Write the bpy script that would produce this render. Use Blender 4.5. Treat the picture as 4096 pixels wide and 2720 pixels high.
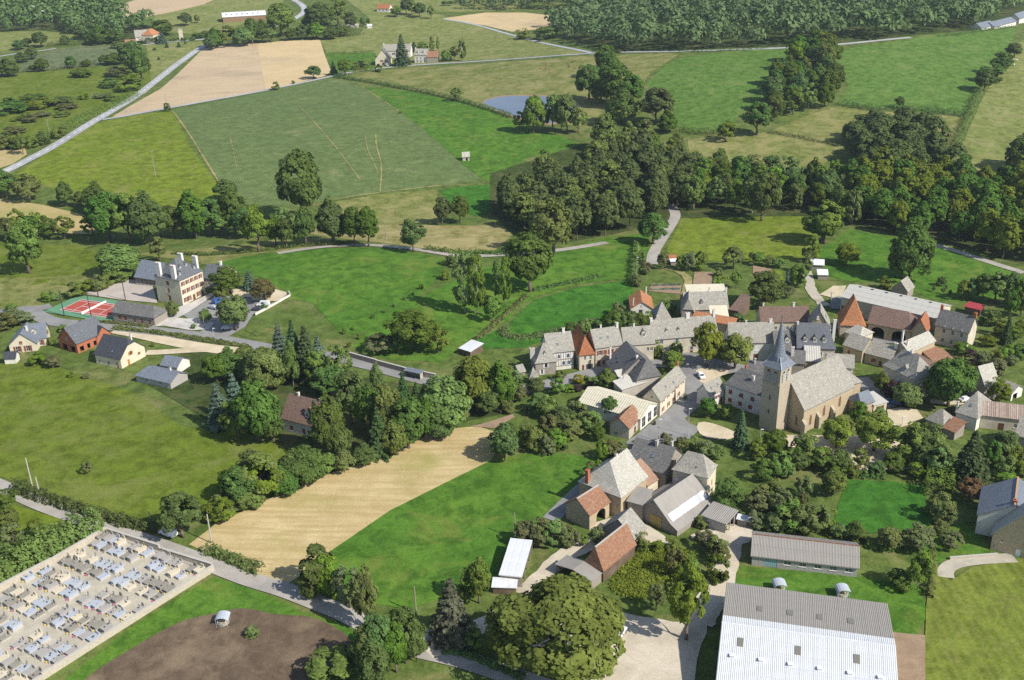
import bpy, bmesh, math, random
import numpy as np
from mathutils import Vector, Matrix
R = math.radians
rnd = random.Random(7)
scene = bpy.context.scene
for o in list(bpy.data.objects): bpy.data.objects.remove(o)
COL = scene.collection

# ------------------------------------------------------------------ camera, sky, sun, exposure
CAM_H, PITCH, ROLL, FOC, IW, IH = 151.0, 24.0, -1.5, 4203.0, 4096.0, 2720.0
d_, r_ = R(PITCH), R(ROLL)
_f = Vector((0, math.cos(d_), -math.sin(d_))); _u = Vector((0, math.sin(d_), math.cos(d_))); _x = Vector((1, 0, 0))
CX = math.cos(r_)*_x + math.sin(r_)*_u
CU = -math.sin(r_)*_x + math.cos(r_)*_u
CF = _f
cam = bpy.data.cameras.new('camera'); camo = bpy.data.objects.new('camera', cam); COL.objects.link(camo)
cam.sensor_width = 36.0; cam.lens = 36.0*FOC/IW; cam.clip_start = 1.0; cam.clip_end = 20000
camo.matrix_world = Matrix(((CX.x, CU.x, -CF.x, 0), (CX.y, CU.y, -CF.y, 0), (CX.z, CU.z, -CF.z, CAM_H), (0, 0, 0, 1)))
scene.camera = camo
SUN = Vector((0.835*math.cos(R(42)), -0.55*math.cos(R(42)), math.sin(R(42)))).normalized()
world = bpy.data.worlds.new('World'); scene.world = world; world.use_nodes = True
wn = world.node_tree; wn.nodes.clear()
sky = wn.nodes.new('ShaderNodeTexSky'); sky.sky_type = 'NISHITA'; sky.sun_disc = False
sky.sun_elevation = R(42); sky.sun_rotation = math.atan2(SUN.x, SUN.y); sky.altitude = 300
bg = wn.nodes.new('ShaderNodeBackground'); bg.inputs[1].default_value = 0.12
wo = wn.nodes.new('ShaderNodeOutputWorld')
wn.links.new(sky.outputs[0], bg.inputs[0]); wn.links.new(bg.outputs[0], wo.inputs[0])
sl = bpy.data.lights.new('sun', 'SUN'); sl.energy = 4.6; sl.angle = R(0.53); sl.color = (1.0, 0.955, 0.88)
slo = bpy.data.objects.new('sun', sl); COL.objects.link(slo)
slo.rotation_euler = SUN.to_track_quat('Z', 'Y').to_euler(); slo.location = (200, -200, 400)
vs = scene.view_settings
scene.display_settings.display_device = 'sRGB'
vs.view_transform = 'Standard'; vs.look = 'None'; vs.exposure = 0.32; vs.gamma = 1.0; vs.use_curve_mapping = False
cy = scene.cycles
cy.max_bounces = 4; cy.diffuse_bounces = 2; cy.glossy_bounces = 2; cy.transmission_bounces = 2; cy.volume_bounces = 0
cy.transparent_max_bounces = 4; cy.caustics_reflective = False; cy.caustics_refractive = False
cy.use_adaptive_sampling = True; cy.adaptive_threshold = 0.02; cy.use_denoising = False
scene.render.use_persistent_data = False

# ------------------------------------------------------------------ survey helpers: read-off points -> places on the ground
SC = {'D': (0, 0, 1.73486), 'A': (0, 960, .50826), 'B': (2000, 1080, .44643), 'C': (3000, 1080, .46421), 'E': (2100, 1700, .44643),
      'F': (3000, 1700, .46421), 'G': (0, 1900, .52301), 'H': (1000, 2000, .4659), 'I': (2000, 2000, .4659), 'J': (2800, 2000, .54892),
      'K': (0, 0, .43371), 'L': (1024, 0, .43371), 'M': (2048, 0, .7591), 'N': (3072, 0, .7591), 'O': (1000, 1300, .81481),
      'P': (0, 500, .88889), 'R': (1200, 700, .88889), 'a': (0, 1000, .55806), 'b': (560, 1000, .46863), 'c': (2080, 1240, .45926),
      'd': (2500, 1120, .53558), 'e': (3000, 1240, .55814), 'f': (3300, 1080, .58963), 'g': (3500, 1420, .49094), 'h': (2500, 900, .74074)}
def nat(k, x, y):
    a, b, s = SC[k]
    return a + x*s, b + y*s
BUMPS = [(-75, 420, 5.0, 60, 45), (330, 880, 26, 170, 190), (150, 800, 12, 120, 120), (-450, 1300, 14, 300, 250), (0, 1500, 22, 500, 260),
         (-330, 700, 5, 140, 120), (-120, 640, 4, 110, 90), (60, 520, -4, 160, 45), (-150, 470, -3, 140, 40), (250, 420, -3, 90, 70),
         (-130, 215, 5, 60, 55), (500, 1500, 18, 300, 300)]
def hgt(x, y):
    z = 0.0
    for cx, cy_, a, sx, sy in BUMPS:
        e = ((x-cx)/sx)**2 + ((y-cy_)/sy)**2
        if e < 18: z += a*math.exp(-.5*e)
    return z
def hgt_np(X, Y):
    Z = np.zeros_like(X)
    for cx, cy_, a, sx, sy in BUMPS:
        Z += a*np.exp(-.5*(((X-cx)/sx)**2 + ((Y-cy_)/sy)**2))
    return Z
def ray(nx, ny):
    return (CX*(nx-IW/2) - CU*(ny-IH/2) + CF*FOC).normalized()
def gnat(nx, ny, h=0.0):
    v = ray(nx, ny)
    if v.z > -0.02: v = Vector((v.x, v.y, -0.02)).normalized()
    t0 = 120.0; t = t0; O = Vector((0, 0, CAM_H))
    while t < 9000:
        p = O + v*t
        if p.z < hgt(p.x, p.y) + h: break
        t0 = t; t *= 1.025
    a, b = t0, t
    for _ in range(18):
        m = (a+b)/2; p = O + v*m
        if p.z < hgt(p.x, p.y) + h: b = m
        else: a = m
    return O + v*b
def G(k, x, y, h=0.0):
    return gnat(*nat(k, x, y), h)
def proj(p):
    q = p - Vector((0, 0, CAM_H)); w = q.dot(CF)
    return IW/2 + FOC*q.dot(CX)/w, IH/2 - FOC*q.dot(CU)/w
def scale_at(p):
    return FOC/(p - Vector((0, 0, CAM_H))).length       # native px per metre
def height_from(P, ny):
    a, b = 0.0, 80.0
    for _ in range(24):
        m = (a+b)/2
        if proj(P + Vector((0, 0, m)))[1] < ny: b = m
        else: a = m
    return (a+b)/2

# ------------------------------------------------------------------ materials
MATS = {}
class NT:
    def __init__(s, name):
        s.m = bpy.data.materials.new(name); s.m.use_nodes = True; s.t = s.m.node_tree; s.t.nodes.clear()
        s.out = s.t.nodes.new('ShaderNodeOutputMaterial'); MATS[name] = s.m
    def n(s, ty, **kw):
        nd = s.t.nodes.new('ShaderNode'+ty)
        for k, v in kw.items():
            if k.startswith('i_'):
                key = k[2:]; key = int(key) if key.isdigit() else key.replace('_', ' ')
                s.put(nd, key, v)
            else: setattr(nd, k, v)
        return nd
    def put(s, nd, key, v):
        if hasattr(v, 'is_output') and v.is_output: s.t.links.new(v, nd.inputs[key])
        elif hasattr(v, 'outputs'): s.t.links.new(v.outputs[0], nd.inputs[key])
        else:
            nd.inputs[key].default_value = (*v, 1) if isinstance(v, tuple) and len(v) == 3 and nd.inputs[key].type == 'RGBA' else v
    def pos(s): return s.n('NewGeometry').outputs['Position']
    def obj(s): return s.n('TexCoord').outputs['Object']
    def noise(s, vec, scale, detail=3, rough=.55, dist=0.0):
        return s.n('TexNoise', i_Vector=vec, i_Scale=scale, i_Detail=detail, i_Roughness=rough, i_Distortion=dist).outputs[0]
    def ramp(s, fac, *stops):
        nd = s.n('ValToRGB', i_0=fac); el = nd.color_ramp.elements
        while len(el) < len(stops): el.new(.5)
        for e, (p, c) in zip(el, stops): e.position = p; e.color = (*c, 1) if len(c) == 3 else c
        return nd.outputs[0]
    def mix(s, fac, a, b, bt='MIX'):
        nd = s.n('Mix', data_type='RGBA', blend_type=bt)
        s.put(nd, 0, fac); s.put(nd, 6, a); s.put(nd, 7, b)
        return nd.outputs[2]
    def math(s, op, a, b=0.0, c=0.0):
        nd = s.n('Math', operation=op); s.put(nd, 0, a); s.put(nd, 1, b); s.put(nd, 2, c); return nd.outputs[0]
    def mapping(s, vec, rot=0, scale=(1, 1, 1), loc=(0, 0, 0)):
        nd = s.n('Mapping'); s.put(nd, 0, vec); nd.inputs[1].default_value = loc; nd.inputs[2].default_value = (0, 0, rot); nd.inputs[3].default_value = scale
        return nd.outputs[0]
    def bump(s, h, strength, dist): return s.n('Bump', i_Height=h, i_Strength=strength, i_Distance=dist).outputs[0]
    def surf(s, col, rough=.9, spec=.2, metal=0.0, normal=None):
        p = s.n('BsdfPrincipled'); s.put(p, 'Base Color', col); s.put(p, 'Roughness', rough)
        p.inputs['Specular IOR Level'].default_value = spec; p.inputs['Metallic'].default_value = metal
        if normal is not None: s.put(p, 'Normal', normal)
        s.t.links.new(p.outputs[0], s.out.inputs[0]); return s.m
def lerp3(a, b, t): return tuple(a[i]+(b[i]-a[i])*t for i in range(3))
def shade(c, k): return tuple(min(1, v*k) for v in c)

def grass(name, c1, c2, dry=None, dryamt=.25, stripe=None, big=.02, bumpd=.25, contrast=1.0):
    """meadow: broad patches, tussocks and fine grain; stripe=(angle, period m, strength) for mown or drilled rows"""
    t = NT(name); p = t.pos()
    a = t.noise(p, big, 4, .6); b = t.noise(p, .22, 4, .65, .6); f = t.noise(p, 1.7, 3, .7)
    lo, hi = .5-.18/contrast, .5+.18/contrast
    col = t.mix(t.ramp(a, (lo, (0, 0, 0)), (hi, (1, 1, 1))), c1, c2)
    col = t.mix(t.ramp(b, (.36, (1, 1, 1)), (.62, (0, 0, 0))), col, shade(c1, .62))
    if dry:
        q = t.noise(p, .06, 5, .7, .8)
        col = t.mix(t.math('MULTIPLY', t.ramp(q, (.62-dryamt*.45, (0, 0, 0)), (.78-dryamt*.3, (1, 1, 1))), .85), col, dry)
    if stripe:
        ang, per, stg = stripe
        mp = t.mapping(p, -ang)
        w = t.n('TexWave', wave_type='BANDS', bands_direction='Y', i_Vector=mp, i_Scale=.314/per*1.0, i_Distortion=2.2, i_Detail=3.0, i_Detail_Scale=.35).outputs[1]
        st = t.noise(t.mapping(p, -ang, (.03, 1.1, 1)), 1.0, 3, .6)
        w2 = t.math('ADD', t.math('MULTIPLY', w, .5), t.math('MULTIPLY', st, .7))
        col = t.mix(t.math('MULTIPLY', t.ramp(w2, (.35, (0, 0, 0)), (.8, (1, 1, 1))), stg), col, dry or shade(c2, 1.5))
    g = t.n('HueSaturation', i_Color=col); t.put(g, 'Value', t.math('ADD', .45, t.math('MULTIPLY', f, 1.12)))
    hsum = t.math('ADD', t.math('MULTIPLY', b, .8), t.math('MULTIPLY', f, .5))
    return t.surf(g.outputs[0], .95, .05, normal=t.bump(hsum, .7, bumpd))
def earth(name, c1, c2, c3=None, scale=.25, fine=2.5, bumpd=.1, stripe=None, rough=.95):
    t = NT(name); p = t.pos()
    a = t.noise(p, scale, 5, .65, .5); f = t.noise(p, fine, 4, .75)
    col = t.mix(t.ramp(a, (.38, (0, 0, 0)), (.62, (1, 1, 1))), c1, c2)
    if c3: col = t.mix(t.ramp(t.noise(p, scale*.4, 4, .6), (.52, (0, 0, 0)), (.68, (1, 1, 1))), col, c3)
    if stripe:
        ang, per, stg, sc = stripe
        w = t.noise(t.mapping(p, -ang, (.04, 1/per, 1)), 1.0, 3, .6)
        col = t.mix(t.math('MULTIPLY', t.ramp(w, (.42, (0, 0, 0)), (.6, (1, 1, 1))), stg), col, sc)
    g = t.n('HueSaturation', i_Color=col); t.put(g, 'Value', t.math('ADD', .6, t.math('MULTIPLY', f, .8)))
    return t.surf(g.outputs[0], rough, .1, normal=t.bump(t.math('ADD', a, f), .6, bumpd))
def plain(name, c, rough=.7, spec=.3, metal=0.0, var=.15, scale=1.5):
    t = NT(name); p = t.obj()
    a = t.noise(p, scale, 4, .65)
    return t.surf(t.mix(a, shade(c, 1-var), shade(c, 1+var)), rough, spec, metal)
def wallm(name, c, stain=(.25, .22, .18), amt=.35, stone=0.0, c2=None, sscale=2.2):
    t = NT(name); p = t.obj()
    a = t.noise(p, .45, 5, .7, .6)
    col = t.mix(t.ramp(a, (.4, (0, 0, 0)), (.75, (1, 1, 1))), c, t.mix(amt, c, stain))
    h = t.noise(p, 3.0, 3, .7)
    if stone:
        v = t.n('TexVoronoi', i_Vector=t.mapping(p, 0, (1, 1, 1.7)), i_Scale=sscale, i_Randomness=.9, feature='F1')
        vc = t.n('TexVoronoi', i_Vector=t.mapping(p, 0, (1, 1, 1.7)), i_Scale=sscale, i_Randomness=.9, feature='DISTANCE_TO_EDGE').outputs[0]
        cc = t.mix(.5, col, t.mix(t.n('SeparateColor', i_Color=v.outputs['Color']).outputs[0], shade(c, .62), c2 or shade(c, 1.25)))
        col = t.mix(stone, col, t.mix(t.ramp(vc, (.02, (1, 1, 1)), (.09, (0, 0, 0))), cc, shade(c, .8)))
        h = t.math('ADD', t.ramp(vc, (0, (0, 0, 0)), (.12, (1, 1, 1))), h)
    return t.surf(col, .92, .15, normal=t.bump(h, .5, .03))
def tilem(name, c1, c2, gap, bw=.32, bh=.22, lichen=None, lamt=.3, bumpd=.05, rough=.85, spec=.25):
    """laid roofing: staggered courses in UV metres, each piece its own tone, weathering and lichen"""
    t = NT(name); uv = t.n('UVMap').outputs[0]
    br = t.n('TexBrick', i_Vector=uv, i_Color1=c1, i_Color2=c2, i_Mortar=gap, i_Scale=1.0, i_Mortar_Size=.018, i_Mortar_Smooth=.3, i_Bias=0.0, i_Brick_Width=bw, i_Row_Height=bh)
    p = t.obj(); w = t.noise(p, .35, 5, .7, .5); f = t.noise(p, 2.6, 4, .7)
    col = t.mix(t.ramp(f, (.35, (1, 1, 1)), (.6, (0, 0, 0))), br.outputs[0], shade(c1, .6))
    if lichen: col = t.mix(t.math('MULTIPLY', t.ramp(t.noise(p, 1.3, 5, .75, .4), (.5, (0, 0, 0)), (.66, (1, 1, 1))), lamt), col, lichen)
    col = t.mix(t.math('MULTIPLY', t.ramp(w, (.45, (0, 0, 0)), (.7, (1, 1, 1))), .35), col, shade(c2, 1.25))
    hh = t.math('ADD', t.math('MULTIPLY', br.outputs[1], -1.0), t.math('MULTIPLY', f, .8))
    return t.surf(col, rough, spec, normal=t.bump(hh, .8, bumpd))
def leafm(name, c, var=.35, trans=.28, hue=.03):
    t = NT(name); oi = t.n('ObjectInfo'); p = t.obj()
    n1 = t.noise(p, .55, 3, .6); n2 = t.noise(p, 3.5, 2, .6)
    col = t.mix(t.ramp(n1, (.35, (0, 0, 0)), (.65, (1, 1, 1))), shade(c, 1-var), shade(c, 1+var))
    hs = t.n('HueSaturation', i_Color=col)
    t.put(hs, 'Hue', t.math('ADD', .5-hue, t.math('MULTIPLY', oi.outputs['Random'], 2*hue)))
    t.put(hs, 'Value', t.math('ADD', .55, t.math('ADD', t.math('MULTIPLY', oi.outputs['Random'], .35), t.math('MULTIPLY', n2, .55))))
    t.put(hs, 'Saturation', t.math('ADD', .85, t.math('MULTIPLY', t.math('FRACT', t.math('MULTIPLY', oi.outputs['Random'], 7.31)), .25)))
    di = t.n('BsdfDiffuse', i_Color=hs.outputs[0]); tr = t.n('BsdfTranslucent', i_Color=t.mix(.4, hs.outputs[0], (c[0]*1.6, c[1]*1.7, c[2]*.8)))
    mx = t.n('MixShader', i_0=trans); t.t.links.new(di.outputs[0], mx.inputs[1]); t.t.links.new(tr.outputs[0], mx.inputs[2])
    t.t.links.new(mx.outputs[0], t.out.inputs[0]); return t.m
def glassm(name, c, rough=.12):
    t = NT(name); return t.surf(c, rough, .6)
M = MATS

# ------------------------------------------------------------------ object helpers
def tag(o, label=None, cat=None, group=None, kind=None):
    if label: o['label'] = label
    if cat: o['category'] = cat
    if group: o['group'] = group
    if kind: o['kind'] = kind
    return o
def link(name, data, parent=None, loc=None, rot=None, scl=None):
    o = bpy.data.objects.new(name, data); COL.objects.link(o)
    if parent is not None: o.parent = parent
    if loc is not None: o.location = loc
    if rot is not None: o.rotation_euler = rot if hasattr(rot, '__len__') else (0, 0, rot)
    if scl is not None: o.scale = scl if hasattr(scl, '__len__') else (scl,)*3
    return o
def empty(name, loc, rz=0.0):
    o = link(name, None, None, loc, rz); o.empty_display_size = .5; return o
class MB:
    def __init__(s): s.v = []; s.f = []; s.mi = []; s.uv = []
    def face(s, pts, mi=0, uv=None):
        b = len(s.v); s.v += [tuple(p) for p in pts]; s.f.append(tuple(range(b, b+len(pts)))); s.mi.append(mi)
        s.uv.append(uv if uv else [(0, 0)]*len(pts)); return s
    def box(s, x0, y0, z0, x1, y1, z1, mi=0, mat=None):
        c = [Vector((x, y, z)) for z in (z0, z1) for y in (y0, y1) for x in (x0, x1)]
        if mat: c = [mat @ p for p in c]
        for q in ((0, 2, 3, 1), (4, 5, 7, 6), (0, 1, 5, 4), (2, 6, 7, 3), (0, 4, 6, 2), (1, 3, 7, 5)): s.face([c[i] for i in q], mi)
        return s
    def bar(s, a, b, w, mi=0, h=None):
        a = Vector(a); b = Vector(b); d = b-a; L = d.length
        m = Matrix.Translation(a) @ d.to_track_quat('X', 'Z').to_matrix().to_4x4()
        h = h or w
        return s.box(0, -w/2, -h/2, L, w/2, h/2, mi, m)
    def tube(s, pts, rads, n=8, mi=0, cap=True):
        rings = []
        for i, p in enumerate(pts):
            p = Vector(p); d = (Vector(pts[min(i+1, len(pts)-1)]) - Vector(pts[max(i-1, 0)])).normalized()
            q = d.to_track_quat('Z', 'Y').to_matrix()
            rings.append([p + q @ Vector((math.cos(a)*rads[i], math.sin(a)*rads[i], 0)) for a in [2*math.pi*j/n for j in range(n)]])
        for i in range(len(rings)-1):
            for j in range(n):
                k = (j+1) % n; s.face([rings[i][j], rings[i][k], rings[i+1][k], rings[i+1][j]], mi)
        if cap: s.face(rings[0][::-1], mi); s.face(rings[-1], mi)
        return s
    def lathe(s, prof, n=12, mi=0, c=(0, 0, 0)):
        for i in range(len(prof)-1):
            (r0, z0), (r1, z1) = prof[i], prof[i+1]
            for j in range(n):
                a, b = 2*math.pi*j/n, 2*math.pi*(j+1)/n
                P = lambda r, z, t: (c[0]+r*math.cos(t), c[1]+r*math.sin(t), c[2]+z)
                q = [P(r0, z0, a), P(r0, z0, b)]
                if r1 > 1e-5: q += [P(r1, z1, b), P(r1, z1, a)]
                else: q += [P(0, z1, 0)]
                if r0 < 1e-5: q = [P(0, z0, 0)] + q[2:]
                s.face(q, mi)
        return s
    def mesh(s, name, mats, smooth=False, weld=False):
        me = bpy.data.meshes.new(name); me.from_pydata(s.v, [], s.f)
        for m in (mats if isinstance(mats, (list, tuple)) else [mats]): me.materials.append(M[m] if isinstance(m, str) else m)
        if any(s.mi): me.polygons.foreach_set('material_index', s.mi)
        ul = me.uv_layers.new(name='UVMap'); ul.data.foreach_set('uv', [c for f in s.uv for p in f for c in p])
        if weld or smooth:
            bm = bmesh.new(); bm.from_mesh(me); bmesh.ops.remove_doubles(bm, verts=bm.verts, dist=1e-4); bm.to_mesh(me); bm.free()
        if smooth: me.polygons.foreach_set('use_smooth', [True]*len(me.polygons))
        me.update(); return me
    def build(s, name, mats, parent=None, loc=None, rot=None, smooth=False):
        return link(name, s.mesh(name, mats, smooth), parent, loc, rot)
CACHE = {}
def cached(key, fn):
    if key not in CACHE: CACHE[key] = fn()
    return CACHE[key]
def ordinal(i):
    w = ['first', 'second', 'third', 'fourth', 'fifth', 'sixth', 'seventh', 'eighth', 'ninth', 'tenth', 'eleventh', 'twelfth', 'thirteenth',
         'fourteenth', 'fifteenth', 'sixteenth', 'seventeenth', 'eighteenth', 'nineteenth', 'twentieth']
    if i < 20: return w[i]
    n = i+1; t = ['', '', 'twenty', 'thirty', 'forty', 'fifty', 'sixty', 'seventy', 'eighty', 'ninety'][n//10]
    return (t+'-'+w[n % 10-1]) if n % 10 else {20: 'twentieth', 30: 'thirtieth', 40: 'fortieth', 50: 'fiftieth'}.get(n, t)
# ------------------------------------------------------------------ ground and field materials
GREEN = (.105, .185, .03); LIME = (.17, .22, .028); OLIVE = (.19, .20, .055); STRAW = (.36, .29, .12); TAN = (.50, .36, .19)
grass('meadow_ground', (.10, .15, .032), (.14, .18, .045), (.22, .2, .08), .25)
grass('grass_bright', (.075, .175, .022), (.11, .205, .026), (.17, .2, .04), .18)
grass('grass_lush', (.05, .155, .02), (.07, .19, .024), None, big=.05, bumpd=.35)
grass('grass_lime', (.15, .205, .02), (.19, .235, .028), (.22, .22, .06), .22)
grass('grass_pasture', (.125, .175, .02), (.15, .19, .025), (.17, .19, .05), .3)
grass('grass_olive', (.16, .19, .045), (.20, .215, .06), (.29, .26, .11), .42)
grass('grass_dry', (.24, .23, .075), (.29, .26, .10), (.38, .31, .15), .45)
grass('grass_hill', (.10, .19, .035), (.125, .215, .045), (.17, .21, .06), .2)
grass('grass_pale', (.19, .225, .06), (.22, .24, .075), (.28, .26, .11), .3)
grass('crop_green', (.09, .155, .045), (.12, .18, .055), (.23, .23, .10), .12, stripe=(R(112), 1.3, .35))
grass('crop_maize', (.13, .165, .075), (.16, .19, .085), (.2, .2, .11), .2)
grass('lawn_mown', (.15, .2, .025), (.18, .22, .035), (.24, .23, .07), .2, stripe=(R(88), 2.2, .3))
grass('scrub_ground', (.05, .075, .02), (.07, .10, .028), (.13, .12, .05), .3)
earth('stubble', (.46, .35, .175), (.53, .42, .22), (.33, .30, .10), .12, 2.2, .15, stripe=(R(47), 1.6, .55, (.36, .27, .11)))
earth('stubble_far', (.49, .37, .20), (.55, .42, .24), (.40, .31, .19), .03, 1.2, .2, stripe=(R(105), 4.0, .45, (.58, .46, .24)))
earth('stubble_grey', (.47, .36, .22), (.53, .41, .25), (.31, .24, .17), .025, 1.0, .2, stripe=(R(25), 3.0, .35, (.36, .28, .2)))
earth('plough_far', (.45, .34, .21), (.49, .37, .23), None, .03, 1.0, .2)
earth('dry_mown', (.43, .33, .16), (.36, .30, .12), (.28, .27, .09), .08, 1.6, .15)
earth('mud', (.105, .075, .05), (.16, .115, .075), (.21, .155, .10), .3, 2.6, .3)
earth('sand', (.52, .43, .29), (.60, .51, .36), (.42, .34, .22), .2, 2.0, .05)
earth('gravel', (.40, .36, .28), (.47, .43, .34), (.32, .29, .23), .35, 4.0, .05)
earth('yard_sand', (.50, .43, .32), (.58, .51, .40), (.36, .31, .23), .12, 2.2, .05)
earth('asphalt', (.23, .225, .215), (.28, .275, .26), (.20, .195, .19), .18, 3.0, .03, rough=.85)
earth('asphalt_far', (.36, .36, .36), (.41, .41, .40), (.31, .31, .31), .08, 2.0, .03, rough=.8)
earth('lane', (.34, .31, .27), (.40, .37, .32), (.28, .26, .23), .2, 3.0, .03)
earth('soil', (.26, .185, .12), (.32, .23, .15), None, .3, 3.0, .1)
earth('concrete_ground', (.48, .45, .40), (.55, .52, .47), (.40, .37, .33), .3, 3.0, .02)
earth('court_green', (.12, .26, .15), (.135, .28, .16), None, .2, 2.0, .01)
earth('court_red', (.37, .085, .06), (.41, .095, .07), None, .2, 2.0, .01)
earth('court_grey', (.43, .37, .31), (.48, .42, .36), (.40, .34, .29), .15, 2.0, .01)
plain('line_white', (.78, .77, .74), .7); plain('line_cream', (.7, .62, .4), .7)
def water():
    t = NT('pond_water'); p = t.pos()
    n = t.noise(p, .6, 3, .6)
    return t.surf(t.mix(t.noise(p, .04, 3, .6), (.11, .135, .17), (.17, .2, .23)), .13, .6, normal=t.bump(n, .12, .05))
water()

# ------------------------------------------------------------------ terrain sheet on a fixed grid; patches are cut on the same grid lines
CELL = 8.0
def axis(lo, hi, far):
    a = [lo + CELL*i for i in range(int((hi-lo)/CELL)+1)]
    st = CELL; l = []; x = lo
    while x > -far: st *= 1.35; x -= st; l.append(x)
    r = []; x = a[-1]; st = CELL
    while x < far: st *= 1.35; x += st; r.append(x)
    return l[::-1] + a + r
XS = axis(-800, 800, 9000); YS = axis(-80, 1760, 9000)
def terrain():
    X, Y = np.meshgrid(np.array(XS), np.array(YS)); Z = hgt_np(X, Y)
    v = np.stack([X, Y, Z], -1).reshape(-1, 3); nx = len(XS); ny = len(YS)
    f = [(j*nx+i, j*nx+i+1, (j+1)*nx+i+1, (j+1)*nx+i) for j in range(ny-1) for i in range(nx-1)]
    me = bpy.data.meshes.new('ground'); me.from_pydata(v.tolist(), [], f); me.materials.append(M['meadow_ground'])
    me.polygons.foreach_set('use_smooth', [True]*len(f))
    return tag(link('ground', me), 'rough meadow ground under the whole valley', None, None, 'structure')
terrain()
def lay(off): return off*.6 if off < .4 else .17 + (off-.4)*.35
def drape(name, pts, mat, off, label, cell=CELL, smooth=True, thick=0.0):
    """a flat-lying sheet that follows the ground: pts are world (x, y)"""
    bm = bmesh.new(); fv = [bm.verts.new((p[0], p[1], 0)) for p in pts]
    f = bm.faces.new(fv)
    bmesh.ops.triangulate(bm, faces=[f], ngon_method='EAR_CLIP')
    xs = [p[0] for p in pts]; ys = [p[1] for p in pts]
    for ax, lo, hi, base in ((0, min(xs), max(xs), -800), (1, min(ys), max(ys), -80)):
        k = math.ceil((lo-base)/cell)
        while base + k*cell < hi:
            co = [0, 0, 0]; no = [0, 0, 0]; co[ax] = base + k*cell; no[ax] = 1
            bmesh.ops.bisect_plane(bm, geom=bm.verts[:]+bm.edges[:]+bm.faces[:], plane_co=co, plane_no=no, dist=1e-5)
            k += 1
    off = lay(off)
    for v in bm.verts: v.co.z = hgt(v.co.x, v.co.y) + off
    bmesh.ops.recalc_face_normals(bm, faces=bm.faces[:])
    for f in bm.faces:
        if f.normal.z < 0: f.normal_flip()
        f.smooth = smooth
    if thick:
        r = bmesh.ops.extrude_face_region(bm, geom=bm.faces[:])
    me = bpy.data.meshes.new(name); bm.to_mesh(me); bm.free(); me.materials.append(M[mat])
    return tag(link(name, me), label, None, None, 'structure')
def XY(k, *c): return [tuple(G(k, c[i], c[i+1])[:2]) for i in range(0, len(c), 2)]
def smooth_poly(pts, it=2, closed=True):
    for _ in range(it):
        q = []; n = len(pts)
        for i in range(n if closed else n-1):
            a, b = pts[i], pts[(i+1) % n]
            q += [(a[0]*.75+b[0]*.25, a[1]*.75+b[1]*.25), (a[0]*.25+b[0]*.75, a[1]*.25+b[1]*.75)]
        if not closed: q = [pts[0]] + q + [pts[-1]]
        pts = q
    return pts
def ribbon(name, pts, w, mat, off, label, sm=2, wj=0.0):
    """road or track of width w m along world points"""
    off = lay(off)
    if sm: pts = smooth_poly(pts, sm, False)
    L, Rr = [], []
    for i, p in enumerate(pts):
        a = pts[max(i-1, 0)]; b = pts[min(i+1, len(pts)-1)]
        dx, dy = b[0]-a[0], b[1]-a[1]; l = math.hypot(dx, dy) or 1
        nx, ny = -dy/l, dx/l; ww = (w if not isinstance(w, (list, tuple)) else w[0]+(w[1]-w[0])*i/(len(pts)-1))/2
        j = 1 + wj*(rnd.random()-.5)
        L.append((p[0]+nx*ww*j, p[1]+ny*ww*j)); Rr.append((p[0]-nx*ww*j, p[1]-ny*ww*j))
    mb = MB()
    for i in range(len(pts)-1):
        l = math.hypot(pts[i+1][0]-pts[i][0], pts[i+1][1]-pts[i][1]); n = max(1, int(l/4))
        for k in range(n):
            t0, t1 = k/n, (k+1)/n
            q = []
            for S, t in ((Rr, t0), (Rr, t1), (L, t1), (L, t0)):
                x = S[i][0]+(S[i+1][0]-S[i][0])*t; y = S[i][1]+(S[i+1][1]-S[i][1])*t
                q.append((x, y, hgt(x, y)+off))
            mb.face(q)
    o = mb.build(name, mat)
    bm = bmesh.new(); bm.from_mesh(o.data); bmesh.ops.remove_doubles(bm, verts=bm.verts, dist=1e-3)
    bmesh.ops.recalc_face_normals(bm, faces=bm.faces[:])
    for f in bm.faces:
        if f.normal.z < 0: f.normal_flip()
    bm.to_mesh(o.data); bm.free()
    return tag(o, label, None, None, 'structure')
FO = [0.05]
def field(mat, label, k, *c, name='field', off=None, sm=0):
    if off is None: FO[0] += .004; off = FO[0]
    pts = XY(k, *c)
    if sm: pts = smooth_poly(pts, sm)
    return drape(name, pts, mat, off, label)
field('plough_far', 'tan ploughed field at the far top left', 'D', 263, 19, 295, 5, 350, -12, 520, -12, 505, 0, 470, 10, 400, 27, 337, 39, 300, 43, 273, 33)
field('grass_pale', 'grey-green field around the far white barn', 'D', 337, 39, 400, 27, 470, 10, 520, -12, 650, -12, 655, 5, 600, 40, 520, 70, 440, 78, 390, 75, 345, 50)
field('crop_maize', 'grey-green maize field left of the main road', 'D', 40, 152, 100, 121, 175, 107, 275, 102, 300, 112, 290, 140, 225, 152, 150, 157, 87, 163, 42, 164)
field('grass_pasture', 'rough pasture dotted with bushes at the left', 'D', -40, 182, 0, 178, 70, 165, 160, 160, 240, 153, 280, 158, 345, 165, 350, 185, 250, 250, 170, 290, 100, 322, 40, 350, -20, 372, -40, 360)
field('grass_pale', 'pale pasture at the upper left edge', 'D', -40, 76, 80, 70, 170, 78, 168, 92, 60, 112, -40, 124)
field('grass_pale', 'grass slope between red roofed house and main road', 'D', 337, 105, 400, 98, 478, 95, 466, 106, 400, 152, 348, 185, 342, 130)
field('stubble_grey', 'greyish stubble field right of the main road', 'D', 258, 270, 300, 244, 370, 205, 430, 150, 468, 112, 520, 104, 594, 100, 612, 206, 590, 212, 380, 249, 290, 266)
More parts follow.
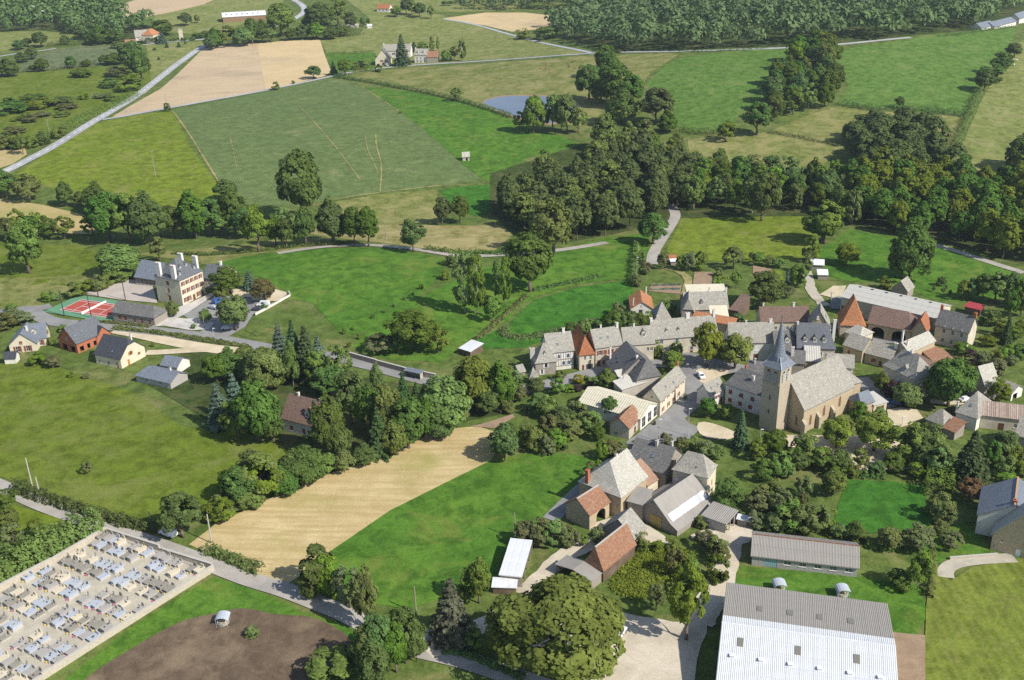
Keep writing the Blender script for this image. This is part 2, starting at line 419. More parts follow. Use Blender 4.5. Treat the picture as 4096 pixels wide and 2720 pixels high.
field('stubble_far', 'yellow stubble field with swaths near the far houses', 'D', 594, 100, 660, 94, 738, 92, 750, 130, 764, 165, 745, 177, 640, 202, 612, 206)
field('grass_pale', 'pale sloping meadow behind the far houses', 'D', 738, 92, 835, 80, 870, 45, 980, 28, 1024, 36, 1030, 45, 1090, 56, 1180, 81, 1270, 105, 1360, 121, 1180, 134, 1080, 140, 990, 150, 880, 158, 860, 122, 755, 124)
field('grass_bright', 'garden lawn left of the far houses', 'D', 754, 126, 865, 122, 872, 158, 800, 163, 764, 162)
field('grass_pale', 'long pale meadow at the far top', 'D', 830, 80, 850, 40, 800, 0, 900, -12, 1060, -12, 1200, 0, 1200, 22, 1060, 28, 980, 26, 880, 44)
field('stubble_far', 'tan field in front of the far wood', 'D', 1022, 42, 1120, 29, 1210, 29, 1302, 38, 1295, 54, 1235, 68, 1180, 73, 1120, 59)
field('grass_olive', 'olive cow pasture around the pond', 'D', 790, 176, 880, 162, 1000, 153, 1180, 142, 1364, 128, 1565, 124, 1545, 138, 1500, 168, 1480, 195, 1450, 260, 1400, 280, 1330, 290, 1230, 278, 1110, 246, 1050, 230, 950, 208, 870, 190)
field('crop_green', 'long dark green crop field with faint drill lines', 'D', 398, 254, 640, 206, 755, 181, 790, 184, 840, 203, 925, 260, 1000, 320, 1070, 383, 1116, 415, 980, 434, 870, 447, 760, 463, 640, 476, 560, 472, 510, 432, 470, 362, 430, 297)
field('grass_bright', 'bright green strip beside the long crop field', 'D', 838, 200, 950, 210, 1050, 232, 1110, 247, 1180, 276, 1230, 300, 1300, 315, 1340, 335, 1300, 350, 1220, 360, 1180, 400, 1150, 422, 1116, 414, 1070, 382, 1000, 320, 925, 260)
field('grass_lime', 'yellow-green meadow with electric pole left of the crop field', 'D', 20, 410, 120, 346, 215, 286, 240, 279, 396, 253, 440, 340, 505, 432, 500, 480, 380, 475, 280, 445, 150, 445, 90, 425)
field('grass_olive', 'olive paddock below the long crop field', 'D', 740, 470, 870, 449, 1010, 436, 1005, 470, 1015, 515, 880, 518, 760, 505)
field('grass_lush', 'small bright paddock beside the wood', 'D', 1015, 440, 1060, 430, 1135, 425, 1160, 470, 1100, 500, 1040, 480)
field('grass_dry', 'straw coloured meadow below the paddocks', 'D', 690, 535, 760, 520, 900, 518, 1010, 520, 1150, 520, 1185, 540, 1140, 578, 1030, 582, 900, 562, 760, 548)
field('dry_mown', 'tan mown strip at the left edge', 'D', -60, 452, 0, 458, 100, 473, 190, 495, 260, 515, 200, 540, 100, 535, -60, 545)
field('dry_mown', 'tan corner plot by the main road at left', 'D', -40, 345, 10, 345, 58, 342, 62, 356, 30, 378, -40, 400)
field('grass_pasture', 'sunlit pasture beside the tall lone tree at left', 'D', -60, 565, 180, 565, 250, 590, 235, 625, 150, 660, 110, 655, -60, 665)
field('grass_olive', 'dry pasture left of the tennis court', 'D', -60, 640, 120, 640, 235, 622, 230, 650, 110, 690, 90, 712, -60, 716)
field('grass_olive', 'olive meadow behind the school', 'D', 300, 585, 480, 572, 620, 555, 760, 548, 760, 570, 600, 585, 480, 612, 430, 600)
field('grass_bright', 'domed bright meadow right of the school', 'D', 480, 612, 560, 592, 640, 581, 750, 573, 860, 571, 950, 580, 1035, 600, 1010, 640, 960, 690, 900, 730, 850, 765, 790, 772, 760, 742, 720, 700, 670, 690, 660, 670, 600, 640, 530, 625)
field('grass_bright', 'bright valley meadow around the poplars', 'D', 840, 770, 900, 730, 960, 690, 1040, 650, 1100, 622, 1180, 600, 1300, 575, 1400, 545, 1490, 540, 1505, 565, 1485, 620, 1465, 640, 1330, 655, 1250, 680, 1190, 710, 1170, 745, 1080, 785, 1020, 835, 900, 830, 810, 800)
field('grass_lush', 'lush meadow above the village houses', 'D', 1170, 748, 1230, 692, 1330, 662, 1462, 644, 1455, 690, 1400, 735, 1290, 772, 1210, 802, 1115, 805, 1098, 785)
field('grass_lime', 'lime green field behind the gardens', 'D', 1572, 505, 1700, 498, 1860, 500, 1890, 530, 1870, 560, 1860, 595, 1700, 606, 1560, 596, 1535, 578)
field('grass_bright', 'green paddock with a round lone tree at right', 'D', 1880, 580, 1960, 528, 2050, 545, 2150, 562, 2295, 612, 2361, 640, 2361, 680, 2240, 700, 2150, 690, 2050, 650, 1960, 650, 1890, 630)
field('grass_hill', 'green hillside field right of the pond', 'D', 1487, 195, 1540, 146, 1580, 130, 1832, 108, 1805, 160, 1775, 210, 1705, 265, 1685, 300, 1600, 302, 1560, 292, 1550, 240)
field('grass_hill', 'large hillside field below the far right farm', 'D', 1918, 118, 2060, 96, 2200, 75, 2345, 66, 2332, 100, 2292, 150, 2262, 190, 2242, 240, 2222, 266, 2100, 257, 1930, 240, 1955, 200, 1942, 160)
field('grass_pale', 'pale grass slope at the right edge', 'D', 2420, 80, 2361, 92, 2345, 102, 2302, 172, 2262, 232, 2232, 302, 2202, 372, 2230, 405, 2420, 405)
field('grass_olive', 'dry meadow between the hillside woods', 'D', 1690, 310, 1770, 306, 1850, 270, 1930, 246, 2050, 259, 2222, 270, 2200, 345, 2100, 320, 1990, 320, 1930, 345, 1900, 380, 1760, 400, 1700, 402, 1590, 360, 1585, 322)
field('grass_pasture', 'broad pasture at the lower left', 'D', -60, 836, 60, 838, 130, 846, 230, 880, 310, 905, 420, 985, 560, 1000, 650, 1028, 695, 1060, 640, 1112, 560, 1142, 470, 1187, 380, 1218, 300, 1197, 180, 1160, 60, 1118, -60, 1085)
field('stubble', 'long golden stubble field running down from the village', 'D', 436, 1256, 500, 1207, 640, 1142, 760, 1092, 900, 1047, 1010, 992, 1100, 983, 1168, 1005, 1132, 1062, 1040, 1107, 900, 1177, 760, 1274, 700, 1322, 662, 1348, 600, 1328, 520, 1293)
field('grass_bright', 'green meadow between the stubble and the farm', 'D', 758, 1274, 900, 1177, 1040, 1107, 1132, 1062, 1200, 1047, 1300, 1047, 1400, 1060, 1345, 1120, 1280, 1180, 1240, 1230, 1180, 1290, 1150, 1350, 1010, 1385, 940, 1405, 840, 1390, 780, 1345)
field('grass_bright', 'grass around the muddy paddock', 'D', 492, 1330, 600, 1366, 700, 1412, 832, 1450, 850, 1480, 800, 1568, 700, 1640, 60, 1640, 300, 1450)
field('mud', 'trampled brown mud around the round feeder', 'D', 500, 1415, 560, 1400, 640, 1420, 720, 1420, 800, 1462, 815, 1490, 770, 1540, 700, 1580, 600, 1640, 120, 1640, 200, 1560, 330, 1480, 420, 1430, name='mud_ground', off=.42, sm=2)
field('gravel', 'pale gravel ground inside the cemetery walls', 'D', 247, 1228, 492, 1315, 100, 1568, -10, 1640, -160, 1640, -160, 1440, 0, 1360, name='cemetery_ground', off=.44)
field('grass_lime', 'mown orchard plot in the lower left corner', 'D', -60, 1150, 30, 1165, 165, 1205, 140, 1232, 0, 1330, -60, 1350)
field('grass_lush', 'dark green clover plot below the church', 'D', 1952, 1107, 2060, 1112, 2128, 1122, 2146, 1213, 2080, 1228, 1997, 1231, 1922, 1207, 1932, 1167, off=.38)
field('lawn_mown', 'striped mown lawn at the lower right', 'D', 2150, 1290, 2190, 1340, 2240, 1310, 2420, 1275, 2420, 1660, 2128, 1660, 2135, 1400, off=.37)
field('grass_bright', 'grass between the two grey barns', 'D', 1700, 1305, 1990, 1330, 2120, 1350, 2140, 1420, 2100, 1480, 2030, 1480, 2000, 1400, 1660, 1360)
field('grass_bright', 'house lawn at the right edge', 'D', 2120, 1240, 2200, 1190, 2270, 1250, 2361, 1290, 2361, 1310, 2240, 1300, 2180, 1300, 2140, 1300)
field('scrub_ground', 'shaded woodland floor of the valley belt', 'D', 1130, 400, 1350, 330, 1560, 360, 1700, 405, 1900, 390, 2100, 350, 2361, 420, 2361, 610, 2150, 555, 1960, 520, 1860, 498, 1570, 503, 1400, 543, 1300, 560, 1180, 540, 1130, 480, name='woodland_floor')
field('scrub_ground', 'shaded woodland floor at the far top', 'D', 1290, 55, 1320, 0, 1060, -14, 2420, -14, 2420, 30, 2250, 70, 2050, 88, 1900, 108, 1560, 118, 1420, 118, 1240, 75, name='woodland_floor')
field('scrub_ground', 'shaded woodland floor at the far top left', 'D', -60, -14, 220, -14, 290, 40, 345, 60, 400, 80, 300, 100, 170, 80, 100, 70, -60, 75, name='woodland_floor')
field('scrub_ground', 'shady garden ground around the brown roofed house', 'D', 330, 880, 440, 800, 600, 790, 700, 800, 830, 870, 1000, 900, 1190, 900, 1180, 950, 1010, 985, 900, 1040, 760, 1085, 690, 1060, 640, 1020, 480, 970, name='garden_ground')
field('meadow_ground', 'grassy gardens around the church square', 'D', 1430, 1040, 1700, 1010, 2000, 990, 2361, 900, 2361, 1200, 1900, 1220, 1700, 1160, name='garden_ground')

# pond, sunk with a bank
def pond():
    pts = smooth_poly(XY('D', 1108, 238, 1130, 228, 1165, 222, 1230, 222, 1290, 226, 1330, 236, 1335, 262, 1290, 285, 1230, 282, 1190, 268, 1150, 255), 2)
    field('earth_bank' if 'earth_bank' in M else 'soil', 'bare bank around the pond', 'D', 1104, 239, 1128, 225, 1165, 219, 1235, 219, 1300, 224, 1340, 236, 1342, 266, 1290, 290, 1225, 286, 1185, 271, 1145, 258, name='pond_bank', off=.43, sm=2)
    drape('pond_water', pts, 'pond_water', .5, 'small grey pond reflecting the sky beside the cow pasture')
pond()

# ------------------------------------------------------------------ roads, tracks and yards
main = XY('D', -40, 420, 22, 391, 75, 364, 115, 343, 160, 316, 215, 281, 252, 260, 312, 224, 355, 190, 405, 150, 470, 104, 520, 86, 600, 70, 655, 56, 690, 38, 706, 24, 694, 8, 660, -8)
ribbon('main_road', main, 7.0, 'asphalt_far', .62, 'pale grey main road climbing past the stubble field')
def dashes(path, w, on, offd, z, parent_name, label):
    pts = smooth_poly(path, 2, False); mb = MB(); acc = 0.0; draw = True
    for i in range(len(pts)-1):
        a = Vector((*pts[i], 0)); b = Vector((*pts[i+1], 0)); d = b-a; L = d.length
        if L < 1e-3: continue
        d /= L; n = Vector((-d.y, d.x, 0))*w/2; s = 0.0
        per = on+offd
        while s < L:
            ph = (acc+s) % per
            if ph < on:
                e = min(L, s+on-ph); p = a+d*s; q = a+d*e
                mb.face([(v.x, v.y, hgt(v.x, v.y)+lay(z)+.004) for v in (p-n, q-n, q+n, p+n)])
                s = e + 1e-4
            else: s += per-ph
        acc += L
    return tag(mb.build(parent_name, 'line_white'), label, None, None, 'structure')
dashes(main, .55, 5, 5, .66, 'road_marking', 'white dashed centre line of the main road')
side = XY('D', 236, 276, 272, 271, 380, 251, 590, 213, 640, 203, 752, 179, 800, 168, 885, 156, 1002, 147, 1180, 136, 1364, 122, 1560, 121, 1771, 114, 1930, 105, 2100, 87)
ribbon('side_road', side, 4.2, 'asphalt_far', .60, 'narrow grey side road between stubble and crop fields')
ribbon('side_road', XY('D', 1364, 122, 1270, 103, 1180, 80, 1090, 54, 1022, 44), 4.0, 'asphalt_far', .58, 'thin lane climbing behind the far meadow')
ribbon('side_road', XY('D', 330, 104, 400, 96, 480, 90), 4.0, 'asphalt_far', .58, 'lane beside the red roofed farmhouse')
ribbon('side_road', XY('D', -30, 135, 20, 127, 50, 122, 90, 118, 130, 112), 3.6, 'asphalt_far', .58, 'lane at the upper left edge')
ribbon('lane', XY('D', -40, 1104, 0, 1122, 90, 1163, 169, 1192, 250, 1221, 332, 1247, 407, 1273, 512, 1313, 576, 1338, 657, 1361, 737, 1393, 791, 1414, 832, 1437, 900, 1462, 985, 1470, 1040, 1478), 5.0, 'lane', .64, 'narrow tarmac lane between the cemetery and the fields')
ribbon('lane', XY('D', 970, 1500, 1040, 1515, 1110, 1535, 1200, 1568, 1300, 1600), 5.2, 'lane', .63, 'lane leading right along the foot of the picture')
ribbon('track', XY('D', 985, 1505, 1040, 1478, 1100, 1448, 1150, 1428, 1200, 1372, 1245, 1340, 1275, 1300, 1310, 1275, 1370, 1255, 1420, 1235), 4.8, 'yard_sand', .66, 'sandy farm track past the white roofed shelter', wj=.25)
field('yard_sand', 'sandy farmyard beside the big walnut tree', 'I', 120, 900, 300, 760, 440, 690, 560, 760, 800, 860, 960, 940, 1150, 1000, 1390, 1030, 1500, 1060, 1700, 1040, 1800, 1100, 1700, 1300, 1660, 1640, 700, 1700, 500, 1500, 200, 1300, name='yard', off=.68, sm=1)
ribbon('track', XY('I', 2000, 230, 1990, 330, 1970, 450, 1930, 600, 1880, 760, 1800, 900, 1700, 1060), (5.0, 7.0), 'yard_sand', .70, 'sandy track between the garden and the grey barns', wj=.2)
field('yard_sand', 'sandy court in front of the low open shed', 'E', 1480, 980, 1800, 900, 2040, 880, 2040, 1010, 1990, 1080, 1760, 1060, 1500, 1040, name='yard', off=.69, sm=1)
field('yard_sand', 'farm court between the stone barns', 'E', 560, 900, 800, 830, 1000, 840, 1250, 1000, 1300, 1080, 1100, 1060, 850, 990, 680, 1010, name='yard', off=.67)
# village streets
ribbon('street', XY('D', 600, 800, 680, 812, 760, 822, 820, 836, 880, 851, 1000, 884, 1100, 902, 1191, 902, 1230, 895, 1307, 876, 1384, 855, 1430, 846, 1500, 838, 1580, 842), 6.0, 'asphalt', .60, 'village street passing the row of stone houses')
ribbon('street', XY('D', 1570, 835, 1590, 865, 1607, 893, 1600, 915, 1585, 935, 1552, 962, 1500, 1003, 1452, 1036, 1416, 1066, 1365, 1110, 1308, 1162, 1268, 1200), (9, 4.2), 'asphalt', .61, 'street winding down from the square past the white house')
field('asphalt', 'tarmac village square under the plane trees', 'd', 230, 560, 420, 530, 560, 560, 700, 600, 900, 640, 900, 680, 800, 700, 660, 740, 560, 800, 470, 840, 440, 740, 430, 690, name='square', off=.59)
field('sand', 'sandy parking patch on the village square', 'd', 520, 690, 560, 660, 760, 665, 780, 700, 660, 745, 575, 790, name='square', off=.63, sm=1)
field('sand', 'sandy terrace below the street', 'B', 1750, 1380, 1850, 1360, 2080, 1440, 2160, 1500, 2000, 1530, 1800, 1500, name='square', off=.63, sm=1)
field('asphalt', 'widened tarmac street corner below the white house', 'B', 1300, 1440, 1420, 1340, 1560, 1300, 1650, 1330, 1700, 1380, 1800, 1420, 1700, 1520, 1420, 1560, 1200, 1568, name='square', off=.62)
field('sand', 'sandy court east of the church', 'C', 1180, 1210, 1300, 1190, 1440, 1210, 1490, 1280, 1400, 1330, 1300, 1360, 1200, 1330, name='square', off=.63)
field('sand', 'gravel esplanade in front of the church', 'F', 250, 90, 560, 95, 900, 95, 1200, 130, 1420, 200, 1420, 380, 900, 400, 700, 250, 330, 190, name='square', off=.61)
field('sand', 'sandy path under the walnut at the gate', 'g', 440, 370, 620, 360, 760, 390, 700, 410, 560, 410, 450, 400, name='square', off=.60)
ribbon('street', XY('C', 950, 930, 1010, 1000, 1060, 1060, 1180, 1130, 1260, 1180), 5.5, 'asphalt', .60, 'shaded street behind the church')
field('asphalt', 'courtyard in front of the arched barn', 'f', 320, 450, 440, 470, 560, 470, 480, 500, 400, 500, 330, 490, name='yard', off=.58)
field('sand', 'builders yard with sand heaps left of the long barn', 'C', 600, 215, 720, 140, 830, 140, 790, 230, 700, 240, name='yard', off=.6)
field('asphalt', 'paved apron left of the long barn', 'C', 690, 230, 800, 230, 800, 340, 700, 340, name='yard', off=.57)
ribbon('track', XY('h', 975, 250, 1000, 300, 1000, 350, 1040, 400, 1080, 440), 4.0, 'gravel', .58, 'pale track beside the vegetable gardens', wj=.4)
ribbon('track', XY('h', 225, 235, 300, 255, 345, 290, 335, 340, 320, 400), 3.2, 'grass_dry', .57, 'grass track through the vegetable gardens', wj=.3)
ribbon('lane', XY('D', 1503, 610, 1505, 585, 1530, 545, 1550, 515, 1560, 495, 1545, 470), 5.0, 'lane', .6, 'lane climbing from the gardens to the wood')
ribbon('lane', XY('D', 640, 585, 720, 572, 800, 566, 870, 566, 940, 573, 1000, 582, 1060, 592, 1130, 590, 1200, 585, 1290, 578, 1400, 560), 4.0, 'lane', .6, 'fenced lane along the top of the domed meadow')
ribbon('lane', XY('D', 2130, 558, 2200, 578, 2290, 608, 2361, 630), 4.0, 'lane', .6, 'lane at the right edge below the wood')
# school roads
ribbon('street', XY('A', -120, 600, 0, 570, 150, 548, 300, 545, 400, 520), 6, 'asphalt', .58, 'road junction left of the tennis court')
ribbon('street', XY('A', 250, 560, 300, 600, 420, 650, 620, 668, 860, 680, 1100, 708, 1350, 735, 1600, 765, 1900, 815, 2080, 850), 6.5, 'asphalt', .60, 'street between the new houses and the school')
ribbon('lane', XY('A', 900, 715, 1100, 750, 1300, 795, 1600, 850, 1850, 880, 2050, 905), (4.5, 7), 'sand', .59, 'sandy lane below the school street')
ribbon('lane', XY('A', 1150, 890, 1300, 885, 1500, 870, 1650, 865), 4, 'sand', .57, 'sandy drive of the cream house')
field('asphalt', 'tarmac school car park', 'b', 370, 560, 470, 500, 640, 395, 780, 400, 960, 420, 1040, 470, 1050, 500, 960, 560, 900, 660, 760, 740, 480, 720, 620, 640, 560, 590, 430, 600, name='car_park', off=.62)
field('concrete_ground', 'pale pavement along the school front', 'b', 335, 490, 440, 450, 600, 375, 640, 385, 560, 440, 420, 530, 370, 560, 300, 590, 240, 580, name='pavement', off=.66)
field('sand', 'sandy school playground with trees', 'b', 770, 340, 980, 330, 1160, 340, 1270, 370, 1180, 440, 1000, 440, 940, 410, 800, 400, name='playground', off=.6)
field('concrete_ground', 'pale forecourt with flagpoles', 'b', 250, 570, 380, 590, 580, 590, 630, 630, 590, 680, 440, 690, 200, 650, 100, 660, name='pavement', off=.64)
field('meadow_ground', 'grass bank beside the car park', 'b', 990, 560, 1280, 400, 1330, 480, 1250, 640, 1000, 740, 900, 690, 940, 600, name='field', off=.5)
# ------------------------------------------------------------------ vegetation templates (height 10 m, crown width 8 m), shared by all trees of a kind
leafm('leaf_dark', (0.100, 0.157, 0.035)); leafm('leaf_mid', (0.155, 0.217, 0.043)); leafm('leaf_light', (.14, .19, .04)); leafm('leaf_lime', (.19, .245, .045))
leafm('leaf_blue', (0.106, 0.156, 0.106), .3, .15); leafm('leaf_conifer', (0.073, 0.118, 0.045), .3, .12); leafm('leaf_olive', (0.156, 0.175, 0.065))
leafm('leaf_rust', (.15, .065, .03)); leafm('leaf_purple', (.075, .045, .045)); leafm('leaf_far', (0.122, 0.180, 0.069), .4, .2, .02); leafm('leaf_yellow', (.22, .20, .03))
leafm('leaf_bronze', (.13, .11, .045)); leafm('leaf_pale', (.14, .16, .09)); leafm('leaf_cabbage', (.14, .2, .15))
plain('bark', (.16, .125, .095), .95, .1, var=.35, scale=3); plain('bark_pale', (.42, .37, .30), .95, .1, var=.3, scale=3)
def leaves(P, N, S, rg):
    """one small bent quad for each leaf spray at P facing N"""
    n = len(P); N = N/np.linalg.norm(N, axis=1, keepdims=True)
    a = rg.normal(size=(n, 3)); T = np.cross(N, a); T /= np.linalg.norm(T, axis=1, keepdims=True)+1e-9; B = np.cross(N, T)
    S = S[:, None]; k = rg.uniform(.55, 1.0, (n, 1))
    return np.stack([P-T*S, P-B*S*k-N*S*.15, P+T*S, P+B*S*k-N*S*.15], 1).reshape(-1, 3)
def quads_mesh(name, V, mat):
    n = len(V)//4; me = bpy.data.meshes.new(name)
    me.vertices.add(4*n); me.vertices.foreach_set('co', V.astype(np.float32).ravel())
    me.loops.add(4*n); me.loops.foreach_set('vertex_index', np.arange(4*n, dtype=np.int32))
    me.polygons.add(n); me.polygons.foreach_set('loop_start', np.arange(0, 4*n, 4, dtype=np.int32)); me.polygons.foreach_set('loop_total', np.full(n, 4, np.int32))
    me.materials.append(M[mat]); me.update(calc_edges=True); return me
def shell_leaves(C, Rc, per, size, rg, center, out=.8, squash=.8):
    """leaf sprays over a set of clumps; C clump centres, Rc radii"""
    n = len(C)*per; idx = np.repeat(np.arange(len(C)), per)
    d = rg.normal(size=(n, 3)); d /= np.linalg.norm(d, axis=1, keepdims=True)
    oc = C[idx]-center; oc /= np.linalg.norm(oc, axis=1, keepdims=True)+1e-6
    flip = (d*oc).sum(1) < -.35; d[flip] *= -1
    r = Rc[idx]*rg.uniform(.72, 1.08, n)
    P = C[idx] + d*r[:, None]*np.array([1, 1, squash])
    N = d*.9 + oc*out + rg.normal(size=(n, 3))*.45 + np.array([0, 0, .35])
    return P, N, rg.uniform(.6, 1.25, n)*size
def crown_pts(kind, rg):
    if kind in ('round', 'dome', 'loose', 'wide', 'bush', 'tall'):
        m = {'round': 62, 'dome': 80, 'loose': 48, 'wide': 66, 'bush': 34, 'tall': 70}[kind]
        zc, az = {'round': (5.9, 4.0), 'dome': (5.6, 4.2), 'loose': (6.0, 4.0), 'wide': (6.1, 3.6), 'bush': (4.6, 5.0), 'tall': (5.6, 4.5)}[kind]
        ax = 3.75; C = []; Rc = []
        lob = rg.uniform(.72, 1.1, 7); ph = rg.uniform(0, 6.28)
        while len(C) < m:
            d = rg.normal(size=3); d /= np.linalg.norm(d)
            if kind != 'bush' and d[2] < -.72: continue
            a = math.atan2(d[1], d[0])+ph; lo = np.interp((a % 6.283)/6.283*7, np.arange(8), np.append(lob, lob[0]))
            if kind == 'dome': lo = 1.0
            rad = rg.uniform(.45, 1.0)**.5
            c = np.array([d[0]*ax*lo, d[1]*ax*lo, d[2]*az*(.88+.12*lo)])*rad
            if kind == 'tall': c[:2] *= 1.05-.45*max(0, c[2]/az)
            if kind == 'loose' and rg.random() < .25: c *= 1.08
            C.append(c + np.array([0, 0, zc])); Rc.append(rg.uniform(.75, 1.35)*(1.15 if kind in ('dome', 'bush') else 1.0)*(.85 if kind == 'loose' else 1))
        return np.array(C), np.array(Rc), np.array([0, 0, zc-1.2])
    if kind == 'poplar':
        C = []; Rc = []
        for i in range(60):
            z = rg.uniform(1.6, 9.6); w = 2.9*math.sin(min(1, (z-.8)/3.2)*1.57)*(1-((z-1)/9.4)**3)**.7+.25
            a = rg.uniform(0, 6.28); rr = w*rg.uniform(.3, 1)**.5
            C.append((rr*math.cos(a), rr*math.sin(a), z)); Rc.append(rg.uniform(.55, .95))
        return np.array(C), np.array(Rc), np.array([0, 0, 4.0])
    if kind == 'cypress':
        C = [(rg.uniform(-.5, .5)*s, rg.uniform(-.5, .5)*s, z) for z in np.linspace(.6, 9.6, 34) for s in [3.6*math.sin(min(1, z/2.5)*1.57)*(1-(z/10)**3)]]
        return np.array(C), np.array([1.3]*34), np.array([0, 0, 4.0])
def crown_mesh(name, kind, mat, seed, per=55, size=.34, squash=.8):
    rg = np.random.default_rng(seed)
    if kind == 'conifer' or kind == 'cedar':
        P = []; N = []; S = []
        lv = 15 if kind == 'conifer' else 11
        for i in range(lv):
            z = .7 + 9.0*i/(lv-1)*(1 if kind == 'conifer' else .96); rr = (4.0*(1-(i/(lv-.3))**1.1)+.22)*(rg.uniform(.85, 1.1))
            nb = max(5, int(5+rr*3.2))
            for b in range(nb):
                a = 6.283*b/nb + rg.uniform(-.3, .3) + i; L = rr*rg.uniform(.75, 1.1)
                k = int(10+L*9); t = rg.uniform(.08, 1, k)**.7
                w = rg.normal(size=k)*.30*(1-.5*t)*(1+L*.12)
                x = np.cos(a)*L*t - np.sin(a)*w; y = np.sin(a)*L*t + np.cos(a)*w
                zz = z + .25*t - .55*t*t*L*.35 + rg.normal(size=k)*.1
                P.append(np.stack([x, y, zz], 1)); N.append(np.stack([np.cos(a)*.5+rg.normal(size=k)*.35, np.sin(a)*.5+rg.normal(size=k)*.35, np.full(k, .9)], 1)); S.append(rg.uniform(.2, .36, k))
        P = np.concatenate(P); N = np.concatenate(N); S = np.concatenate(S)
    else:
        C, Rc, ctr = crown_pts(kind, rg)
        P, N, S = shell_leaves(C, Rc, per, size, rg, ctr, squash=squash)
        ok = P[:, 2] > (.05 if kind in ('bush', 'cypress') else 1.0); P, N, S = P[ok], N[ok], S[ok]
    return quads_mesh(name, leaves(P, N, S, rg), mat)
def trunk_mesh(name, kind, seed, mat='bark', h0=None):
    rg = random.Random(seed); mb = MB()
    top = {'poplar': 8.8, 'conifer': 9.6, 'cedar': 9, 'bush': 3.5, 'cypress': 8}.get(kind, 6.0); r = {'poplar': .22, 'bush': .12, 'cypress': .2}.get(kind, .32)
    pts = [(0, 0, -.6)] + [(rg.uniform(-.12, .12)*i, rg.uniform(-.12, .12)*i, top*i/4) for i in range(1, 5)]
    mb.tube(pts, [r*1.25, r, r*.8, r*.55, r*.15], 7)
    if kind not in ('conifer', 'cedar', 'cypress', 'bush'):
        for b in range(7 if kind != 'poplar' else 9):
            i = rg.choice([1, 2, 3]); p = Vector(pts[i]) + (Vector(pts[i+1])-Vector(pts[i]))*rg.random(); a = 6.283*b/7+rg.uniform(-.4, .4)
            L = rg.uniform(1.6, 3.0)*(.55 if kind == 'poplar' else 1)
            q = p + Vector((math.cos(a)*L*.55, math.sin(a)*L*.55, L*.45)); e = q + Vector((math.cos(a)*L*.5, math.sin(a)*L*.5, L*.5))
            mb.tube([p, q, e], [r*.42, r*.27, .03], 5, cap=False)
    return mb.mesh(name, mat, smooth=True)
KIND = {}   # kind -> list of (trunk mesh, crown mesh)
def kind(name, shape, mat, n=2, per=55, size=.34, bark='bark', squash=.8):
    KIND[name] = [(trunk_mesh(name+'_trunk', shape, 11*i+len(name), bark), crown_mesh(name+'_crown', shape, mat, 101*i+len(name)*7+1, per, size, squash)) for i in range(n)]
kind('oak', 'round', 'leaf_dark', 3, 62, .33); kind('ash', 'loose', 'leaf_mid', 3, 56, .33); kind('lime', 'round', 'leaf_light', 2, 60, .32)
kind('chestnut', 'dome', 'leaf_dark', 1, 70, .34); kind('plane', 'round', 'leaf_lime', 2, 70, .30); kind('poplar', 'poplar', 'leaf_mid', 2, 60, .26, 'bark_pale')
kind('spruce', 'conifer', 'leaf_conifer', 2); kind('cedar', 'cedar', 'leaf_blue', 2); kind('fruit', 'loose', 'leaf_olive', 2, 50, .36)
kind('bush', 'bush', 'leaf_mid', 3, 62, .42); kind('bushdark', 'bush', 'leaf_dark', 2, 62, .42); kind('bushlight', 'bush', 'leaf_light', 1, 62, .42)
kind('bramble', 'bush', 'leaf_olive', 2, 60, .42); kind('rust', 'round', 'leaf_rust', 1, 60, .33); kind('bronze', 'round', 'leaf_bronze', 1, 66, .33)
kind('purple', 'bush', 'leaf_purple', 1, 60, .4); kind('cypress', 'cypress', 'leaf_conifer', 1, 70, .3); kind('belt', 'tall', 'leaf_dark', 3, 60, .34)
kind('beltlight', 'tall', 'leaf_mid', 2, 60, .34); kind('walnut', 'wide', 'leaf_mid', 1, 190, .21, squash=.9); kind('bluefir', 'cedar', 'leaf_pale', 1)
kind('yellowbush', 'bush', 'leaf_yellow', 1, 60, .4); kind('domegreen', 'dome', 'leaf_mid', 1, 70, .34); kind('hornbeam', 'tall', 'leaf_light', 1, 60, .32)
TREE_N = {}
def put_tree(kd, P, h, w, label, name=None, cat='tree', group=None):
    v = KIND[kd]; tr, cr = v[rnd.randrange(len(v))]
    bushy = kd in ('bush', 'bushdark', 'bushlight', 'bramble', 'purple', 'yellowbush')
    name = name or {'bush': 'shrub', 'bushdark': 'shrub', 'bushlight': 'shrub', 'bramble': 'bramble_thicket', 'purple': 'shrub', 'yellowbush': 'shrub', 'poplar': 'poplar_tree',
            'spruce': 'spruce_tree', 'cedar': 'cedar_tree', 'bluefir': 'fir_tree', 'cypress': 'cypress_tree', 'fruit': 'fruit_tree'}.get(kd, 'tree')
    if bushy and cat == 'tree': cat = 'shrub'
    rz = rnd.uniform(0, 6.28); s = (w/8.0, w/8.0, h/10.0)
    e = empty(name, (P[0], P[1], hgt(P[0], P[1])), rz); e.scale = s
    if bushy:
        link('foliage', cr, e); link('stem', tr, e)
    else:
        link('trunk', tr, e); link('crown', cr, e)
    return tag(e, label, cat, group)
def T(kd, x, yt, yb, wpx, label, k='D', **kw):
    """tree read off the survey: foot at (x, yb), top at yt, crown wpx wide"""
    P = G(k, x, yb); h = height_from(P, nat(k, x, yt)[1]); w = wpx*SC[k][2]/scale_at(P)
    return put_tree(kd, P, max(h, .6), max(w, .5), label, **kw)
def ROW(kd, label, group, spots, k='D', **kw):
    """label has {} for the place of the tree counted from the left"""
    spots = sorted(spots); 
    for i, s in enumerate(spots):
        kk = s[4] if len(s) > 4 else (kd if isinstance(kd, str) else kd[i % len(kd)])
        T(kk, s[0], s[1], s[2], s[3], label.format(ordinal(i)), k, group=group, **kw)
